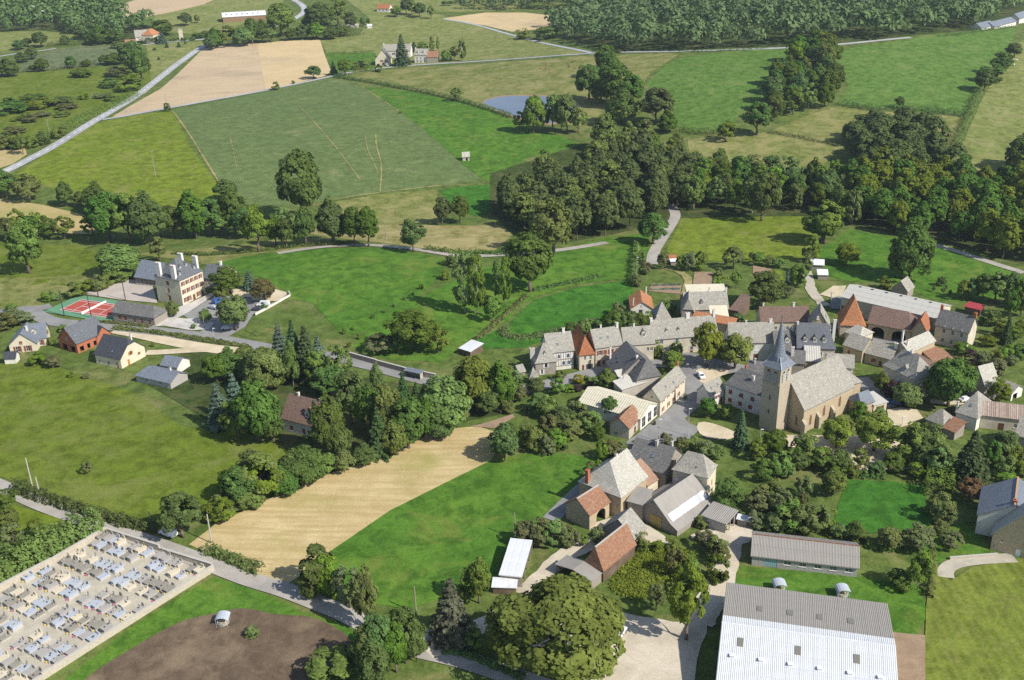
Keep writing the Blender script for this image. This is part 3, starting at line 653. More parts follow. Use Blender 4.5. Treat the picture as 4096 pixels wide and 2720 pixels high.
def inside(p, poly):
    x, y = p; c = False; j = len(poly)-1
    for i in range(len(poly)):
        (xi, yi), (xj, yj) = poly[i], poly[j]
        if (yi > y) != (yj > y) and x < (xj-xi)*(y-yi)/(yj-yi)+xi: c = not c
        j = i
    return c
def scatter(poly, n, dmin, seed=1):
    rg = random.Random(seed); xs = [p[0] for p in poly]; ys = [p[1] for p in poly]; out = []
    for _ in range(n*60):
        p = (rg.uniform(min(xs), max(xs)), rg.uniform(min(ys), max(ys)))
        if inside(p, poly) and all((p[0]-q[0])**2+(p[1]-q[1])**2 > dmin*dmin for q in out):
            out.append(p)
            if len(out) >= n: break
    return out
def hedge(pts, w, h, label, mat='leaf_mid', dens=26, seed=0, name='hedge', cat='hedge', size=.30, ragged=.35, trim=False, group=None):
    """a hedge along world points: one thing, leaves on a lumpy ridge with stems inside"""
    rg = np.random.default_rng(seed+len(label)); pts = [np.array(p) for p in pts]; P = []; N = []
    c0 = pts[0]; z0 = hgt(*c0)
    for a, b in zip(pts, pts[1:]):
        L = np.linalg.norm(b-a); d = (b-a)/max(L, 1e-6); n = np.array([-d[1], d[0]]); k = max(6, int(L*dens))
        s = rg.uniform(0, L, k)
        lump = 1 + (0 if trim else ragged)*np.sin(s*.9+rg.uniform(0, 6))*.5 + (0 if trim else ragged)*np.sin(s*2.3+1)*.35 + rg.normal(size=k)*(.05 if trim else .12)
        th = rg.uniform(0, math.pi, k)
        if trim:
            q = rg.integers(0, 3, k); u = rg.uniform(-1, 1, k); ww = np.where(q == 0, -1, np.where(q == 2, 1, u)); zz = np.where(q == 1, 1, rg.uniform(0, 1, k))
            nx = np.where(q == 0, -1, np.where(q == 2, 1, 0)); nz = np.where(q == 1, 1, .25)
        else:
            ww = np.cos(th); zz = np.sin(th); nx = ww; nz = zz+.25
        ww = ww*w/2*lump; zz = zz*h*lump
        X = a[0]+d[0]*s+n[0]*ww; Y = a[1]+d[1]*s+n[1]*ww
        Z = np.array([hgt(x, y) for x, y in zip(X, Y)]) + zz
        P.append(np.stack([X-c0[0], Y-c0[1], Z-z0], 1)); j = rg.normal(size=(k, 3))*.4
        N.append(np.stack([n[0]*nx, n[1]*nx, nz], 1)+j)
    P = np.concatenate(P); N = np.concatenate(N)
    me = quads_mesh(name, leaves(P, N, rg.uniform(.7, 1.4, len(P))*size, rg), mat)
    e = empty(name, (c0[0], c0[1], z0)); link('foliage', me, e)
    mb = MB(); hh = min(h*.55, 2)
    for a, b in zip(pts, pts[1:]):
        L = np.linalg.norm(b-a); m = max(1, int(L/3))
        for i in range(m+1):
            q = a+(b-a)*i/m; zz = hgt(*q)-z0; x, y = q[0]-c0[0], q[1]-c0[1]
            mb.tube([(x, y, zz-.2), (x+rnd.uniform(-.2, .2), y+rnd.uniform(-.2, .2), zz+hh)], [.07, .03], 4, cap=False)
    mb.build('stems', 'bark', e)['kind'] = 'stuff'
    return tag(e, label, cat, group)
def HG(k, coords, w, h, label, mat='leaf_mid', **kw):
    return hedge(smooth_poly(XY(k, *coords), 1, False), w, h, label, mat, **kw)
# ------------------------------------------------------------------ trees, shrubs and hedges
g = 'trees in the hedgerow across the valley'
ROW(['oak', 'ash', 'belt'], '{} tree from the left in the hedgerow behind the school', g,
    [(20, 205, 330, 115), (135, 225, 345, 115), (300, 255, 365, 75), (365, 300, 368, 55), (440, 262, 400, 125), (500, 310, 525, 175), (590, 312, 528, 150), (668, 310, 532, 165), (785, 365, 505, 95),
     (880, 305, 505, 150), (960, 340, 495, 125), (1062, 300, 490, 125), (1165, 365, 572, 140), (1242, 400, 540, 75), (1292, 425, 552, 85), (420, 400, 500, 90), (840, 390, 505, 100), (1000, 400, 500, 100), (1110, 380, 510, 100)], k='P')
T('oak', 1022, 250, 345, 105, 'dark round tree at the near left corner of the long crop field', k='P')
T('oak', 700, 350, 512, 105, 'tall massive dark oak at the foot of the long crop field')
T('ash', 660, 480, 545, 50, 'slim tree left of the massive dark oak'); T('belt', 770, 460, 560, 70, 'broad tree just right of the massive dark oak')
ROW(['ash', 'oak'], '{} tree from the left in the clump above the lone left tree', 'clump of trees at the left edge',
    [(95, 380, 510, 80), (40, 420, 522, 85), (225, 420, 512, 75), (290, 412, 512, 95), (180, 400, 512, 95), (-20, 400, 520, 90), (140, 410, 505, 80)], k='P')
T('lime', 135, 435, 668, 150, 'tall lone leafy tree standing in the left pasture', k='P')
T('domegreen', 540, 545, 672, 165, 'broad round grey-green tree behind the school shelter', k='P'); T('ash', 720, 505, 612, 78, 'slim tree directly behind the school roof', k='P')
ROW('oak', '{} tree from the left along the fenced lane above the domed meadow', 'trees along the fenced lane', [(30, 150, 322, 90), (150, 135, 312, 125), (245, 150, 318, 100), (310, 150, 322, 110), (510, 215, 347, 112)], k='R')
T('oak', 640, 100, 222, 80, 'left dark tree of the pair beside the small bright paddock', k='R'); T('oak', 722, 100, 217, 92, 'right dark tree of the pair beside the small bright paddock', k='R')
T('bushdark', 485, 195, 228, 32, 'small dark bush on the straw meadow fence', k='R')
T('ash', 1140, 118, 360, 205, 'big spreading ash above the valley meadow lane', k='R'); T('oak', 1035, 270, 525, 205, 'big leaning oak standing alone in the valley meadow', k='R')
ROW('poplar', '{} poplar from the left in the clump in the valley meadow', 'poplars in the valley meadow', [(742, 340, 618, 120), (800, 350, 630, 95), (890, 380, 565, 62), (928, 362, 592, 62)], k='R')
T('ash', 868, 550, 662, 92, 'small tree at the foot of the poplars', k='R'); T('bush', 690, 345, 408, 78, 'round bush above the poplars by the lane', k='R'); T('bush', 650, 425, 468, 55, 'bush on the bank left of the poplars', k='R')
T('oak', 510, 618, 792, 225, 'broad dark oak left of the white roofed field shelter', k='R'); T('ash', 620, 690, 800, 120, 'tree between the broad oak and the white roofed field shelter', k='R'); T('fruit', 365, 722, 800, 130, 'pale tree left of the broad dark oak', k='R')
ROW('bush', '{} young sapling from the left in the line across the domed meadow', 'saplings in the domed meadow',
    [(330, 623, 646, 18), (380, 598, 620, 16), (425, 573, 594, 18), (470, 541, 564, 16), (548, 486, 516, 24), (240, 677, 697, 18), (197, 688, 716, 20), (265, 710, 740, 20), (222, 748, 778, 20), (510, 525, 540, 14)], k='R', name='sapling', cat='sapling')
# upper left
ROW(['oak', 'belt'], '{} tree from the left in the pastures at the upper left', 'scattered trees at the upper left',
    [(380, 300, 435, 130), (180, 370, 458, 115), (605, 325, 412, 95), (300, 430, 545, 110), (210, 480, 575, 120), (260, 350, 430, 70), (920, 250, 410, 180), (1080, 290, 400, 150), (760, 250, 360, 130)], k='K')
ROW(['oak', 'belt'], '{} tree from the left along the lower edge of the maize field', 'trees below the maize field',
    [(20, 580, 705, 150), (95, 540, 705, 180), (395, 535, 658, 125), (655, 520, 633, 95), (975, 510, 595, 120), (1060, 490, 595, 165), (310, 600, 660, 90), (800, 550, 615, 90)], k='K')
T('oak', 1255, 390, 700, 230, 'big dark tree clump by the road below the red roofed farmhouse', k='K'); T('belt', 1310, 470, 745, 170, 'dark tree at the roadside corner of the big clump', k='K'); T('bush', 1190, 680, 840, 230, 'large shrub below the dark roadside clump', k='K')
ROW(['bushdark', 'bush', 'bramble'], '{} bush from the left scattered in the rough left pasture', 'bushes in the rough pasture',
    [(760, 632, 708, 175), (300, 858, 950, 200), (380, 898, 995, 235), (90, 888, 945, 100), (80, 935, 1045, 280), (610, 950, 1005, 185), (560, 888, 965, 210), (775, 843, 915, 100), (960, 858, 900, 175), (1000, 720, 805, 190), (290, 1060, 1128, 125),
     (250, 1032, 1073, 85), (390, 1033, 1073, 145), (170, 1073, 1113, 105), (565, 1028, 1073, 155), (130, 1163, 1228, 185), (1090, 615, 700, 210), (1040, 860, 930, 130)], k='K')
T('ash', 215, 1230, 1425, 105, 'small tree beside the tan corner plot', k='K'); ROW(['bush', 'bushdark'], '{} roadside shrub from the left above the tan corner plot', 'roadside shrubs', [(60, 1240, 1370, 170), (300, 1245, 1355, 130), (410, 1210, 1330, 120), (560, 1160, 1270, 140), (180, 1250, 1370, 150)], k='K')
ROW('spruce', '{} little conifer from the left on the slope by the main road', 'young conifers on the road slope', [(1540, 385, 440, 38), (1650, 385, 435, 40), (1710, 375, 408, 24), (1465, 520, 550, 30), (1425, 440, 460, 40)], k='K')
T('cedar', 1495, 280, 400, 110, 'bluish conifer right of the red roofed farmhouse', k='K'); T('oak', 1490, 185, 330, 190, 'dark tree behind the bluish conifer', k='K'); T('oak', 1720, 120, 238, 115, 'lone tree in the field left of the far white barn', k='K'); T('ash', 1822, 138, 212, 52, 'thin tree nearest to the far white barn', k='K')
ROW(['bush', 'bushdark'], '{} garden shrub from the left along the red roofed farmhouse lane', 'shrubs by the farmhouse lane', [(1780, 340, 370, 60), (1840, 300, 345, 120), (1900, 280, 330, 90), (1700, 345, 372, 60), (1600, 340, 380, 70), (1390, 330, 390, 140), (1090, 380, 440, 120)], k='K')
def shiftL(spots): return [(x+2361, *r) for x, *r in spots]
ROW(['oak', 'belt', 'ash', 'beltlight'], '{} tree from the left in the copse above the stubble field', 'copse above the stubble field',
    [(1990, 268, 445, 155), (2110, 240, 432, 180), (2250, 250, 422, 175), (1945, 335, 462, 125), (2330, 175, 405, 130)] +
    shiftL([(60, 190, 392, 155), (240, 20, 335, 235), (600, 30, 305, 245), (760, -10, 245, 190), (870, 110, 275, 115), (430, 230, 362, 135), (560, 210, 362, 155), (690, 250, 362, 145), (330, 260, 372, 115), (140, 260, 392, 135), (480, 150, 300, 120), (800, 230, 330, 130)]), k='K')
HG('L', (740, 330, 800, 340, 880, 335, 950, 325), 7, 9, 'tall square cut hedge at the right end of the copse', 'leaf_dark', dens=60, trim=True)
T('oak', 990, 160, 245, 55, 'left of two small trees behind the square cut hedge', k='L'); T('oak', 1036, 170, 232, 38, 'right of two small trees behind the square cut hedge', k='L')
T('oak', 535, 612, 725, 155, 'round tree on the stubble corner by the side road', k='L'); T('spruce', 718, 555, 692, 85, 'dark pointed tree at the junction below the far houses', k='L'); T('lime', 822, 532, 695, 135, 'light green round tree at the junction below the far houses', k='L')
ROW('bush', '{} shrub from the left in the hedge before the far cream house', 'shrubs before the far houses', [(990, 545, 632, 115), (920, 570, 642, 75), (180, 752, 830, 75), (345, 738, 775, 34)], k='L')
T('bushdark', 1130, 590, 664, 72, 'clipped dark ball shrub by the far cream house', k='L'); T('spruce', 1350, 318, 605, 160, 'tall dark spruce before the far white farmhouse', k='L')
ROW(['cypress', 'ash', 'poplar'], '{} slim tree from the left right of the far white house', 'slim trees by the far houses', [(1460, 390, 478, 62), (1540, 390, 480, 115, 'ash'), (1625, 335, 475, 58, 'poplar'), (1680, 338, 470, 38, 'poplar'), (1760, 450, 562, 105, 'bush'), (1905, 358, 562, 90, 'poplar'), (1830, 430, 550, 90, 'ash')], k='L')
T('ash', 1848, 810, 932, 115, 'lone small tree in the hedge above the bright strip', k='L'); T('bush', 1335, 1015, 1045, 36, 'tiny bush on the trail in the crop field', k='L')
ROW(['ash', 'oak'], '{} tree from the left in the far meadow beside the red roofed bungalow', 'trees by the far bungalow', [(1300, 55, 155, 115), (1385, -20, 135, 100), (1510, 30, 160, 115), (1615, 55, 175, 72), (1735, 8, 52, 52), (1790, 8, 52, 52), (1440, 0, 140, 90)], k='L')
T('bushdark', 1550, 940, 1030, 55, 'dark bush at the left corner of the crop field by the side road', k='K')
# pond and stream trees
ROW(['ash', 'beltlight'], '{} tree from the left on the near bank of the pond', 'trees on the pond bank', [(40, 590, 690, 70), (115, 500, 702, 115), (150, 560, 700, 60), (215, 500, 692, 95), (290, 500, 704, 115), (350, 570, 702, 95), (260, 520, 690, 80)], k='M')
ROW(['oak', 'belt'], '{} dark tree from the left in the clump right of the pond', 'dark clump right of the pond', [(405, 340, 525, 135), (490, 235, 400, 105), (520, 290, 440, 140), (560, 350, 560, 185), (630, 400, 565, 135), (575, 480, 655, 165), (690, 640, 740, 110), (760, 470, 655, 185), (820, 590, 700, 110), (470, 420, 540, 130)], k='M')
T('bush', 560, 262, 278, 36, 'bush on the lane verge above the pond clump', k='M'); T('ash', 1125, 640, 745, 105, 'half bare tree in the hedge below the hillside field', k='M'); T('oak', 1290, 545, 712, 140, 'round oak at the near end of the hillside thicket', k='M')
HG('M', (885, 690, 960, 705, 1050, 710, 1090, 700), 4, 3.2, 'dark hedge along the foot of the left hillside field', 'leaf_dark')
ROW(['bush', 'oak', 'bushlight'], '{} bush from the left at the edge of the far tan field', 'bushes at the far tan field', [(60, 150, 205, 80), (150, 195, 220, 40), (180, 135, 205, 110)], k='M')
def wood(poly, n, dmin, hs, ws, kinds, label, group, seed, mass=False):
    """a wood: trees told apart counted from the left, or one mass of crowns where they merge"""
    sp = sorted(scatter(poly, n, dmin, seed), key=lambda p: proj(Vector((p[0], p[1], hgt(*p))))[0])
    if not mass:
        for i, p in enumerate(sp):
            h = rnd.uniform(*hs); put_tree(rnd.choice(kinds), p, h, rnd.uniform(*ws)*h/hs[1], ordinal(i)+' '+label, group=group)
        return
    rg = np.random.default_rng(seed); byk = {}
    for p in sp:
        h = rnd.uniform(*hs); w = rnd.uniform(*ws)*h/hs[1]; kd = rnd.choice(kinds); cr = rnd.choice(KIND[kd])[1]
        co = np.empty(len(cr.vertices)*3, np.float32); cr.vertices.foreach_get('co', co); q = co.reshape(-1, 4, 3)
        q = q[rg.random(len(q)) < .5]; c = q.mean(1, keepdims=True); q = c+(q-c)*1.35
        a = rg.uniform(0, 6.28); ca, sa = math.cos(a), math.sin(a); q = q*np.array([w/8, w/8, h/10]); x = q[..., 0]*ca-q[..., 1]*sa; y = q[..., 0]*sa+q[..., 1]*ca
        q = np.stack([x+p[0], y+p[1], q[..., 2]+hgt(*p)], -1); byk.setdefault(cr.materials[0].name, []).append(q.reshape(-1, 3))
    cx, cy_ = sp[0]; e = empty('woodland', (cx, cy_, 0)); tag(e, label, 'woodland', None, 'stuff')
    for mname, L in byk.items():
        o_ = link('crowns', quads_mesh('crowns', np.concatenate(L)-np.array([cx, cy_, 0]), mname), e); o_['kind'] = 'stuff'
    mb = MB()
    for p in sp: mb.tube([(p[0]-cx, p[1]-cy_, hgt(*p)-.5), (p[0]-cx, p[1]-cy_, hgt(*p)+6)], [.32, .18], 6, cap=False)
    mb.build('trunks', 'bark', e)['kind'] = 'stuff'

wood(XY('N', 0, 560, 40, 430, 120, 320, 230, 285, 330, 300, 330, 420, 385, 500, 340, 560, 250, 575, 130, 605, 30, 660), 34, 11, (13, 19), (13, 17), ['oak', 'belt', 'oak', 'ash'], 'dark tree from the left in the thicket between the hillside fields', 'hillside thicket', 3)
wood(XY('N', 430, 760, 470, 700, 600, 690, 760, 700, 860, 740, 940, 830, 990, 940, 820, 960, 600, 940, 480, 880), 30, 10, (13, 18), (13, 17), ['oak', 'belt', 'chestnut'], 'dense rounded wood below the dry meadow', None, 4, True)
wood(XY('D', 1190, 470, 1280, 420, 1360, 430, 1400, 330, 1470, 345, 1560, 400, 1600, 430, 1560, 480, 1480, 520, 1420, 540, 1330, 560, 1250, 550, 1180, 525, 1130, 490), 62, 9.5, (14, 21), (12, 17), ['oak', 'belt', 'belt', 'ash', 'beltlight'], 'dense valley wood left of the climbing lane', None, 5, True)
wood(XY('D', 1570, 490, 1620, 440, 1720, 440, 1800, 425, 1900, 430, 1960, 440, 1990, 500, 1960, 525, 1870, 492, 1720, 492), 40, 9.0, (13, 19), (10, 15), ['beltlight', 'belt', 'ash', 'oak', 'poplar'], 'tree from the left in the wood behind the lime green field', 'valley wood behind the lime field', 6)
wood(XY('D', 1960, 440, 2050, 425, 2200, 430, 2361, 470, 2420, 500, 2420, 620, 2300, 600, 2150, 550, 2050, 540, 1990, 505), 62, 9.5, (14, 20), (12, 16), ['belt', 'oak', 'beltlight', 'ash'], 'dense valley wood at the right edge', None, 7, True)
wood(XY('D', 1480, 330, 1560, 345, 1600, 390, 1680, 400, 1700, 430, 1600, 435, 1540, 400, 1480, 360), 20, 9, (9, 15), (9, 13), ['hornbeam', 'ash', 'lime', 'beltlight'], 'light green tree from the left along the stream below the hillside field', 'light trees along the stream', 8)
ROW(['oak', 'bushdark'], '{} tree from the left in the hedge climbing to the far right farm', 'hedge trees climbing the right hill', [(1295, 228, 303, 78), (1215, 275, 395, 95), (1175, 330, 430, 105), (1135, 375, 482, 105), (1245, 275, 340, 60)], k='N')
HG('N', (1115, 490, 1085, 560, 1062, 615, 1040, 650, 1010, 720, 980, 800), 5, 4, 'bushy hedge running down the right hillside', 'leaf_mid', dens=34)
HG('N', (385, 552, 480, 572, 560, 585, 700, 578, 820, 582, 940, 600, 1045, 615), 4.5, 3.2, 'dark hedge under the large hillside field', 'leaf_dark', dens=30)
HG('N', (0, 700, 100, 715, 200, 735, 300, 755, 380, 775), 3, 1.6, 'low ditch hedge crossing the dry meadow', 'leaf_olive', dens=20)
T('oak', 692, 510, 570, 48, 'small round tree in the hedge under the large hillside field', k='N'); T('fruit', 515, 600, 662, 62, 'greyish bare bush above the rounded wood', k='N')
HG('N', (890, 195, 960, 190, 1050, 175, 1180, 160, 1300, 145), 2.5, 1.8, 'hedge before the far right farm buildings', 'leaf_dark', dens=14)
ROW(['oak', 'belt', 'ash'], '{} dark tree from the left at the right edge below the pale slope', 'trees at the right edge', [(1310, 730, 900, 130), (1340, 780, 960, 120), (1270, 870, 960, 120), (1345, 700, 880, 90)], k='N')
# far woods: one mass each
def far_wood(polys, dmin, hs, label, seed, n=5000, q=110):
    rg = np.random.default_rng(seed); P = []; N = []; S = []
    for poly in polys:
        for x, y in scatter_np(poly, n, dmin, seed):
            h = rg.uniform(*hs); w = h*rg.uniform(.38, .5); z = hgt(x, y)
            d = rg.normal(size=(q, 3)); d /= np.linalg.norm(d, axis=1, keepdims=True); d[:, 2] = np.where(d[:, 2] < -.4, -d[:, 2], d[:, 2])
            lob = 1+.22*np.sin(d[:, 0]*5+rg.uniform(0, 6))*np.cos(d[:, 1]*4+rg.uniform(0, 6))
            r = rg.uniform(.8, 1.05, q)*lob
            P.append(np.stack([x+d[:, 0]*w*r, y+d[:, 1]*w*r, z+h*.52+d[:, 2]*h*.46*r], 1)); N.append(d*1.2+rg.normal(size=(q, 3))*.45+np.array([0, 0, .3])); S.append(rg.uniform(.55, 1.1, q)*w*.24)
    P = np.concatenate(P); N = np.concatenate(N); S = np.concatenate(S); c = P.mean(0); c[2] = 0
    return tag(link('woodland', quads_mesh('woodland', leaves(P-c, N, S, rg), 'leaf_far'), None, tuple(c)), label, 'woodland', None, 'stuff')
def scatter_np(poly, n, dmin, seed):
    rg = np.random.default_rng(seed); xs = [p[0] for p in poly]; ys = [p[1] for p in poly]; cell = {}; out = []
    area = (max(xs)-min(xs))*(max(ys)-min(ys)); tries = int(min(40000, area/(dmin*dmin)*5))
    for x, y in zip(rg.uniform(min(xs), max(xs), tries), rg.uniform(min(ys), max(ys), tries)):
        if not inside((x, y), poly): continue
        k = (int(x//dmin), int(y//dmin))
        if any((x-a)**2+(y-b)**2 < dmin*dmin for i in (-1, 0, 1) for j in (-1, 0, 1) for a, b in cell.get((k[0]+i, k[1]+j), ())): continue
        cell.setdefault(k, []).append((x, y)); out.append((x, y))
    return out
far_wood([XY('D', 1255, 62, 1300, 55, 1330, 38, 1310, 20, 1200, 26, 1060, 22, 1050, -6, 1200, -14, 1400, -14, 1660, -12, 1690, 8, 1850, 30, 1890, 22, 1880, 8, 1760, -10, 1900, -14, 2420, -14, 2420, 0, 2340, 20, 2250, 66, 2150, 76, 2050, 90, 1900, 104, 1800, 108, 1560, 116, 1430, 116, 1300, 92)], 13.0, (11, 23), 'dense dark far wood covering the top of the valley side', 21)
far_wood([XY('D', -60, -14, 215, -14, 225, 5, 262, 20, 272, 38, 300, 50, 345, 60, 345, 72, 310, 80, 270, 100, 230, 105, 170, 84, 165, 74, 100, 66, 60, 72, -60, 74)], 13.0, (11, 22), 'dense dark far wood in the top left corner', 22)
# gardens behind the village
T('oak', 745, 258, 442, 190, 'big dark walnut tree in the vegetable gardens', k='h'); T('domegreen', 1195, 103, 217, 112, 'small round lone tree in the right paddock', k='h')
T('oak', 150, -60, 105, 165, 'big oak beside the climbing lane', k='h'); T('oak', 1060, -75, 92, 190, 'big dark oak at the corner of the lime green field', k='h')
T('ash', 1900, 465, 562, 88, 'rounded tree at the right corner of the lime green field'); T('oak', 1756, 395, 510, 72, 'dark tree on the far edge of the lime green field')
T('belt', 2095, 515, 645, 95, 'very tall dark tree in the right paddock'); T('belt', 2078, 560, 640, 60, 'smaller tree beside the very tall dark one in the right paddock')
ROW(['fruit', 'ash'], '{} fruit tree from the left in the vegetable gardens', 'garden fruit trees', [(585, 122, 238, 112), (300, 160, 243, 66), (345, 150, 247, 84), (405, 140, 242, 74), (680, 145, 192, 28), (720, 148, 218, 84), (775, 168, 222, 66), (835, 180, 232, 74), (885, 330, 398, 62), (600, 250, 342, 62), (205, 150, 236, 72)], k='h', name='fruit_tree')
ROW(['bramble', 'bush'], '{} tall shrub from the left along the garden tracks', 'shrubs along the garden tracks', [(1000, 48, 200, 95), (930, 200, 335, 90), (505, 228, 278, 44), (110, 190, 262, 66), (90, 135, 212, 55), (60, 260, 330, 60), (980, 140, 260, 60), (400, 180, 250, 50)], k='h')
ROW(['oak', 'ash', 'belt'], '{} tree from the left in the gardens at the far right', 'trees in the right hand gardens', [(1830, 90, 260, 130), (1900, 80, 250, 140), (2000, 40, 260, 170), (2110, 20, 280, 220), (2230, 40, 300, 200), (2320, 60, 330, 150), (1650, 60, 140, 70), (2330, 150, 400, 120), (2230, 180, 420, 120)], k='C')
ROW(['bush', 'bramble', 'bushlight', 'bushdark'], '{} shrub from the left in the allotments right of the big farmhouse', 'allotment shrubs', [(2060, 330, 470, 140), (2140, 420, 560, 110), (2050, 560, 660, 120), (2200, 380, 640, 100, 'spruce'), (2260, 480, 600, 120), (2330, 420, 560, 120), (2100, 690, 800, 140), (2200, 640, 760, 130), (2320, 640, 760, 120), (2000, 700, 820, 110), (2110, 760, 900, 150), (1890, 690, 800, 130, 'purple'), (2250, 740, 820, 100)], k='C')
T('lime', 1830, 625, 730, 155, 'pale willow-like tree in front of the white gabled farmhouse', k='C')
ROW('fruit', '{} tiny orchard tree from the left behind the long barn', 'young orchard behind the long barn', [(1580, 130, 190, 34), (1660, 150, 210, 34), (1720, 170, 220, 30), (1690, 130, 175, 26), (1625, 90, 140, 50)], k='C', name='fruit_tree')
T('bush', 1160, 60, 160, 110, 'bush behind the left end of the long barn', k='C')
# village
T('plane', 1850, 478, 870, 270, 'tall light green plane tree on the village square', k='B'); T('plane', 2105, 583, 880, 290, 'broad round plane tree on the village square', k='B')
T('ash', 1545, 735, 915, 205, 'small dark green tree before the square houses', k='B'); T('oak', 1870, 1155, 1315, 165, 'round dark tree by the white cottage', k='B'); T('oak', 985, 1145, 1330, 160, 'dark tree before the ivory roofed hall', k='B')
T('spruce', 2150, 1255, 1590, 175, 'pointed green spruce left of the church', k='B'); T('hornbeam', 960, 890, 1090, 170, 'drooping tree before the dark slate barns', k='B'); T('bush', 1410, 640, 780, 110, 'left climbing shrub against the square house', k='B'); T('bush', 1580, 640, 760, 110, 'right climbing shrub against the square house', k='B')
T('bushlight', 2030, 1190, 1330, 130, 'shrub in the garden of the white cottage', k='B'); T('yellowbush', 700, 930, 1010, 110, 'yellow flowering bush by the village street', k='B'); T('bushlight', 540, 900, 990, 110, 'light shrub below the half timbered house', k='B')
ROW(['bushdark', 'oak', 'bush'], '{} tree from the left on the bank behind the stone house row', 'trees behind the stone house row', [(640, 470, 590, 140), (760, 440, 560, 130), (900, 430, 550, 150), (1010, 370, 560, 190), (1130, 350, 550, 170), (1250, 390, 530, 150), (1330, 370, 500, 110), (1500, 260, 390, 150, 'bush'), (1060, 290, 400, 120, 'bramble'), (520, 560, 640, 110, 'bramble')], k='B')
ROW(['ash', 'bushdark', 'oak', 'bush', 'fruit'], '{} tree from the left in the gardens below the village street', 'gardens below the street',
    [(40, 850, 1060, 180), (150, 900, 1050, 140), (330, 970, 1120, 170), (520, 980, 1110, 150), (310, 1110, 1280, 190), (430, 1130, 1330, 180), (560, 1230, 1400, 200), (690, 1180, 1380, 200), (640, 1340, 1500, 230), (820, 1280, 1450, 210), (430, 1300, 1460, 180), (260, 1400, 1560, 200), (60, 1400, 1600, 220), (540, 1470, 1600, 160), (880, 1400, 1530, 140), (180, 1050, 1180, 130), (860, 1140, 1250, 120), (60, 1150, 1280, 130, 'bushlight')], k='B')
ROW(['bush', 'purple'], '{} low shrub from the left along the village street wall', 'shrubs along the village street', [(620, 1040, 1090, 110), (700, 1030, 1080, 110, 'purple'), (790, 1000, 1060, 90, 'purple'), (860, 960, 1020, 80), (780, 940, 990, 60), (1660, 1100, 1160, 40), (1380, 1350, 1390, 34)], k='B')
T('bushdark', 2120, 390, 470, 110, 'dark shrub beside the grey shed', k='B')
T('chestnut', 1700, 768, 1175, 330, 'large round dark chestnut tree right of the church', k='C'); T('domegreen', 1350, 988, 1178, 212, 'bright clipped round tree by the sandy court', k='C'); T('purple', 1225, 948, 1085, 150, 'purple leaved tree beside the hipped house', k='C', name='tree', cat='tree')
T('hornbeam', 1125, 880, 1065, 115, 'light conical tree left of the purple tree', k='C'); T('cypress', 1512, 868, 1085, 55, 'slim dark cypress beside the hipped house', k='C'); T('cypress', 1630, 775, 850, 26, 'tiny cypress behind the chestnut tree', k='C')
T('oak', 915, 1140, 1350, 155, 'dark conical tree at the end of the church wall', k='C'); T('bush', 1110, 1190, 1290, 115, 'shrub before the garage behind the church', k='C')
T('plane', 740, 1298, 1535, 250, 'left light green tree on the church esplanade', k='C'); T('plane', 1062, 1266, 1560, 330, 'right light green tree on the church esplanade', k='C'); T('ash', 2130, 950, 1160, 190, 'birch-like tree below the grey roofed bungalow', k='C')
ROW(['ash', 'bushdark', 'oak', 'bush'], '{} tree from the left in the garden belt below the church', 'garden belt below the church',
    [(210, 52, 260, 225), (60, 130, 300, 160), (380, 120, 330, 170), (490, 88, 335, 225), (620, 200, 380, 200), (760, 230, 400, 220), (250, 240, 430, 200), (120, 300, 480, 180), (950, 208, 375, 145), (1210, 250, 405, 175), (1080, 300, 440, 130), (880, 340, 450, 110), (1330, -20, 320, 270),
     (1450, -40, 290, 230), (1560, 20, 330, 250), (1480, 150, 380, 200), (1610, 200, 440, 220), (1700, 260, 440, 160), (1430, 330, 460, 150), (420, 250, 400, 170), (330, 330, 460, 130), (690, 320, 450, 140)], k='F')
T('spruce', 1880, 55, 490, 340, 'massive dark conifer in the gardens right of the esplanade', k='F'); ROW(['oak', 'ash', 'bush'], '{} tree from the left behind the right edge house', 'trees behind the right edge house', [(2060, 150, 440, 150), (2160, 190, 450, 200), (2260, 190, 440, 200), (2190, 370, 480, 160), (2330, 300, 430, 130), (2200, 1300-1240, 250, 190)], k='F')
T('rust', 1890, 468, 660, 220, 'rust coloured tree beside the right edge house', k='F'); T('lime', 715, 400, 605, 225, 'bright broad leaved tree left of the clover plot', k='F'); T('fruit', 450, 440, 625, 155, 'small orchard tree on the yellow lawn', k='F'); T('fruit', 460, 590, 700, 90, 'shrub at the foot of the yellow orchard lawn', k='F')
ROW(['bramble', 'fruit', 'bush'], '{} tree from the left in the thicket behind the long grey barn', 'thicket behind the long grey barn', [(60, 560, 780, 220), (170, 470, 730, 230), (250, 560, 800, 200), (330, 660, 900, 240), (450, 690, 920, 220), (570, 690, 930, 220), (660, 720, 900, 160), (40, 740, 880, 140), (200, 760, 900, 170)], k='F')
ROW(['bushlight', 'bushdark', 'ash', 'fruit', 'fruit'], '{} tree from the left along the near side of the clover plot', 'trees along the clover plot', [(770, 850, 965, 135), (925, 840, 995, 180), (1190, 900, 1065, 220), (1300, 920, 1070, 150), (1445, 880, 1085, 240)], k='F')
T('fruit', 1720, 930, 1066, 185, 'small bare limbed apple tree on the house lawn', k='F'); T('bushdark', 1285, 1268, 1405, 185, 'dark dense bush right of the long grey barn', k='F'); T('ash', 1440, 1100, 1425, 190, 'thin tree beside the vine fence', k='F')
ROW(['bush', 'fruit'], '{} shrub from the left on the hedge line right of the clover plot', 'shrubs right of the clover plot', [(1650, 590, 850, 190), (1640, 840, 945, 125), (1700, 700, 860, 130), (1560, 600, 760, 110)], k='F')
HG('F', (1630, 470, 1630, 560, 1620, 640), 6.5, 4.5, 'square trimmed tall hedge right of the clover plot', 'leaf_mid', trim=True, dens=110)
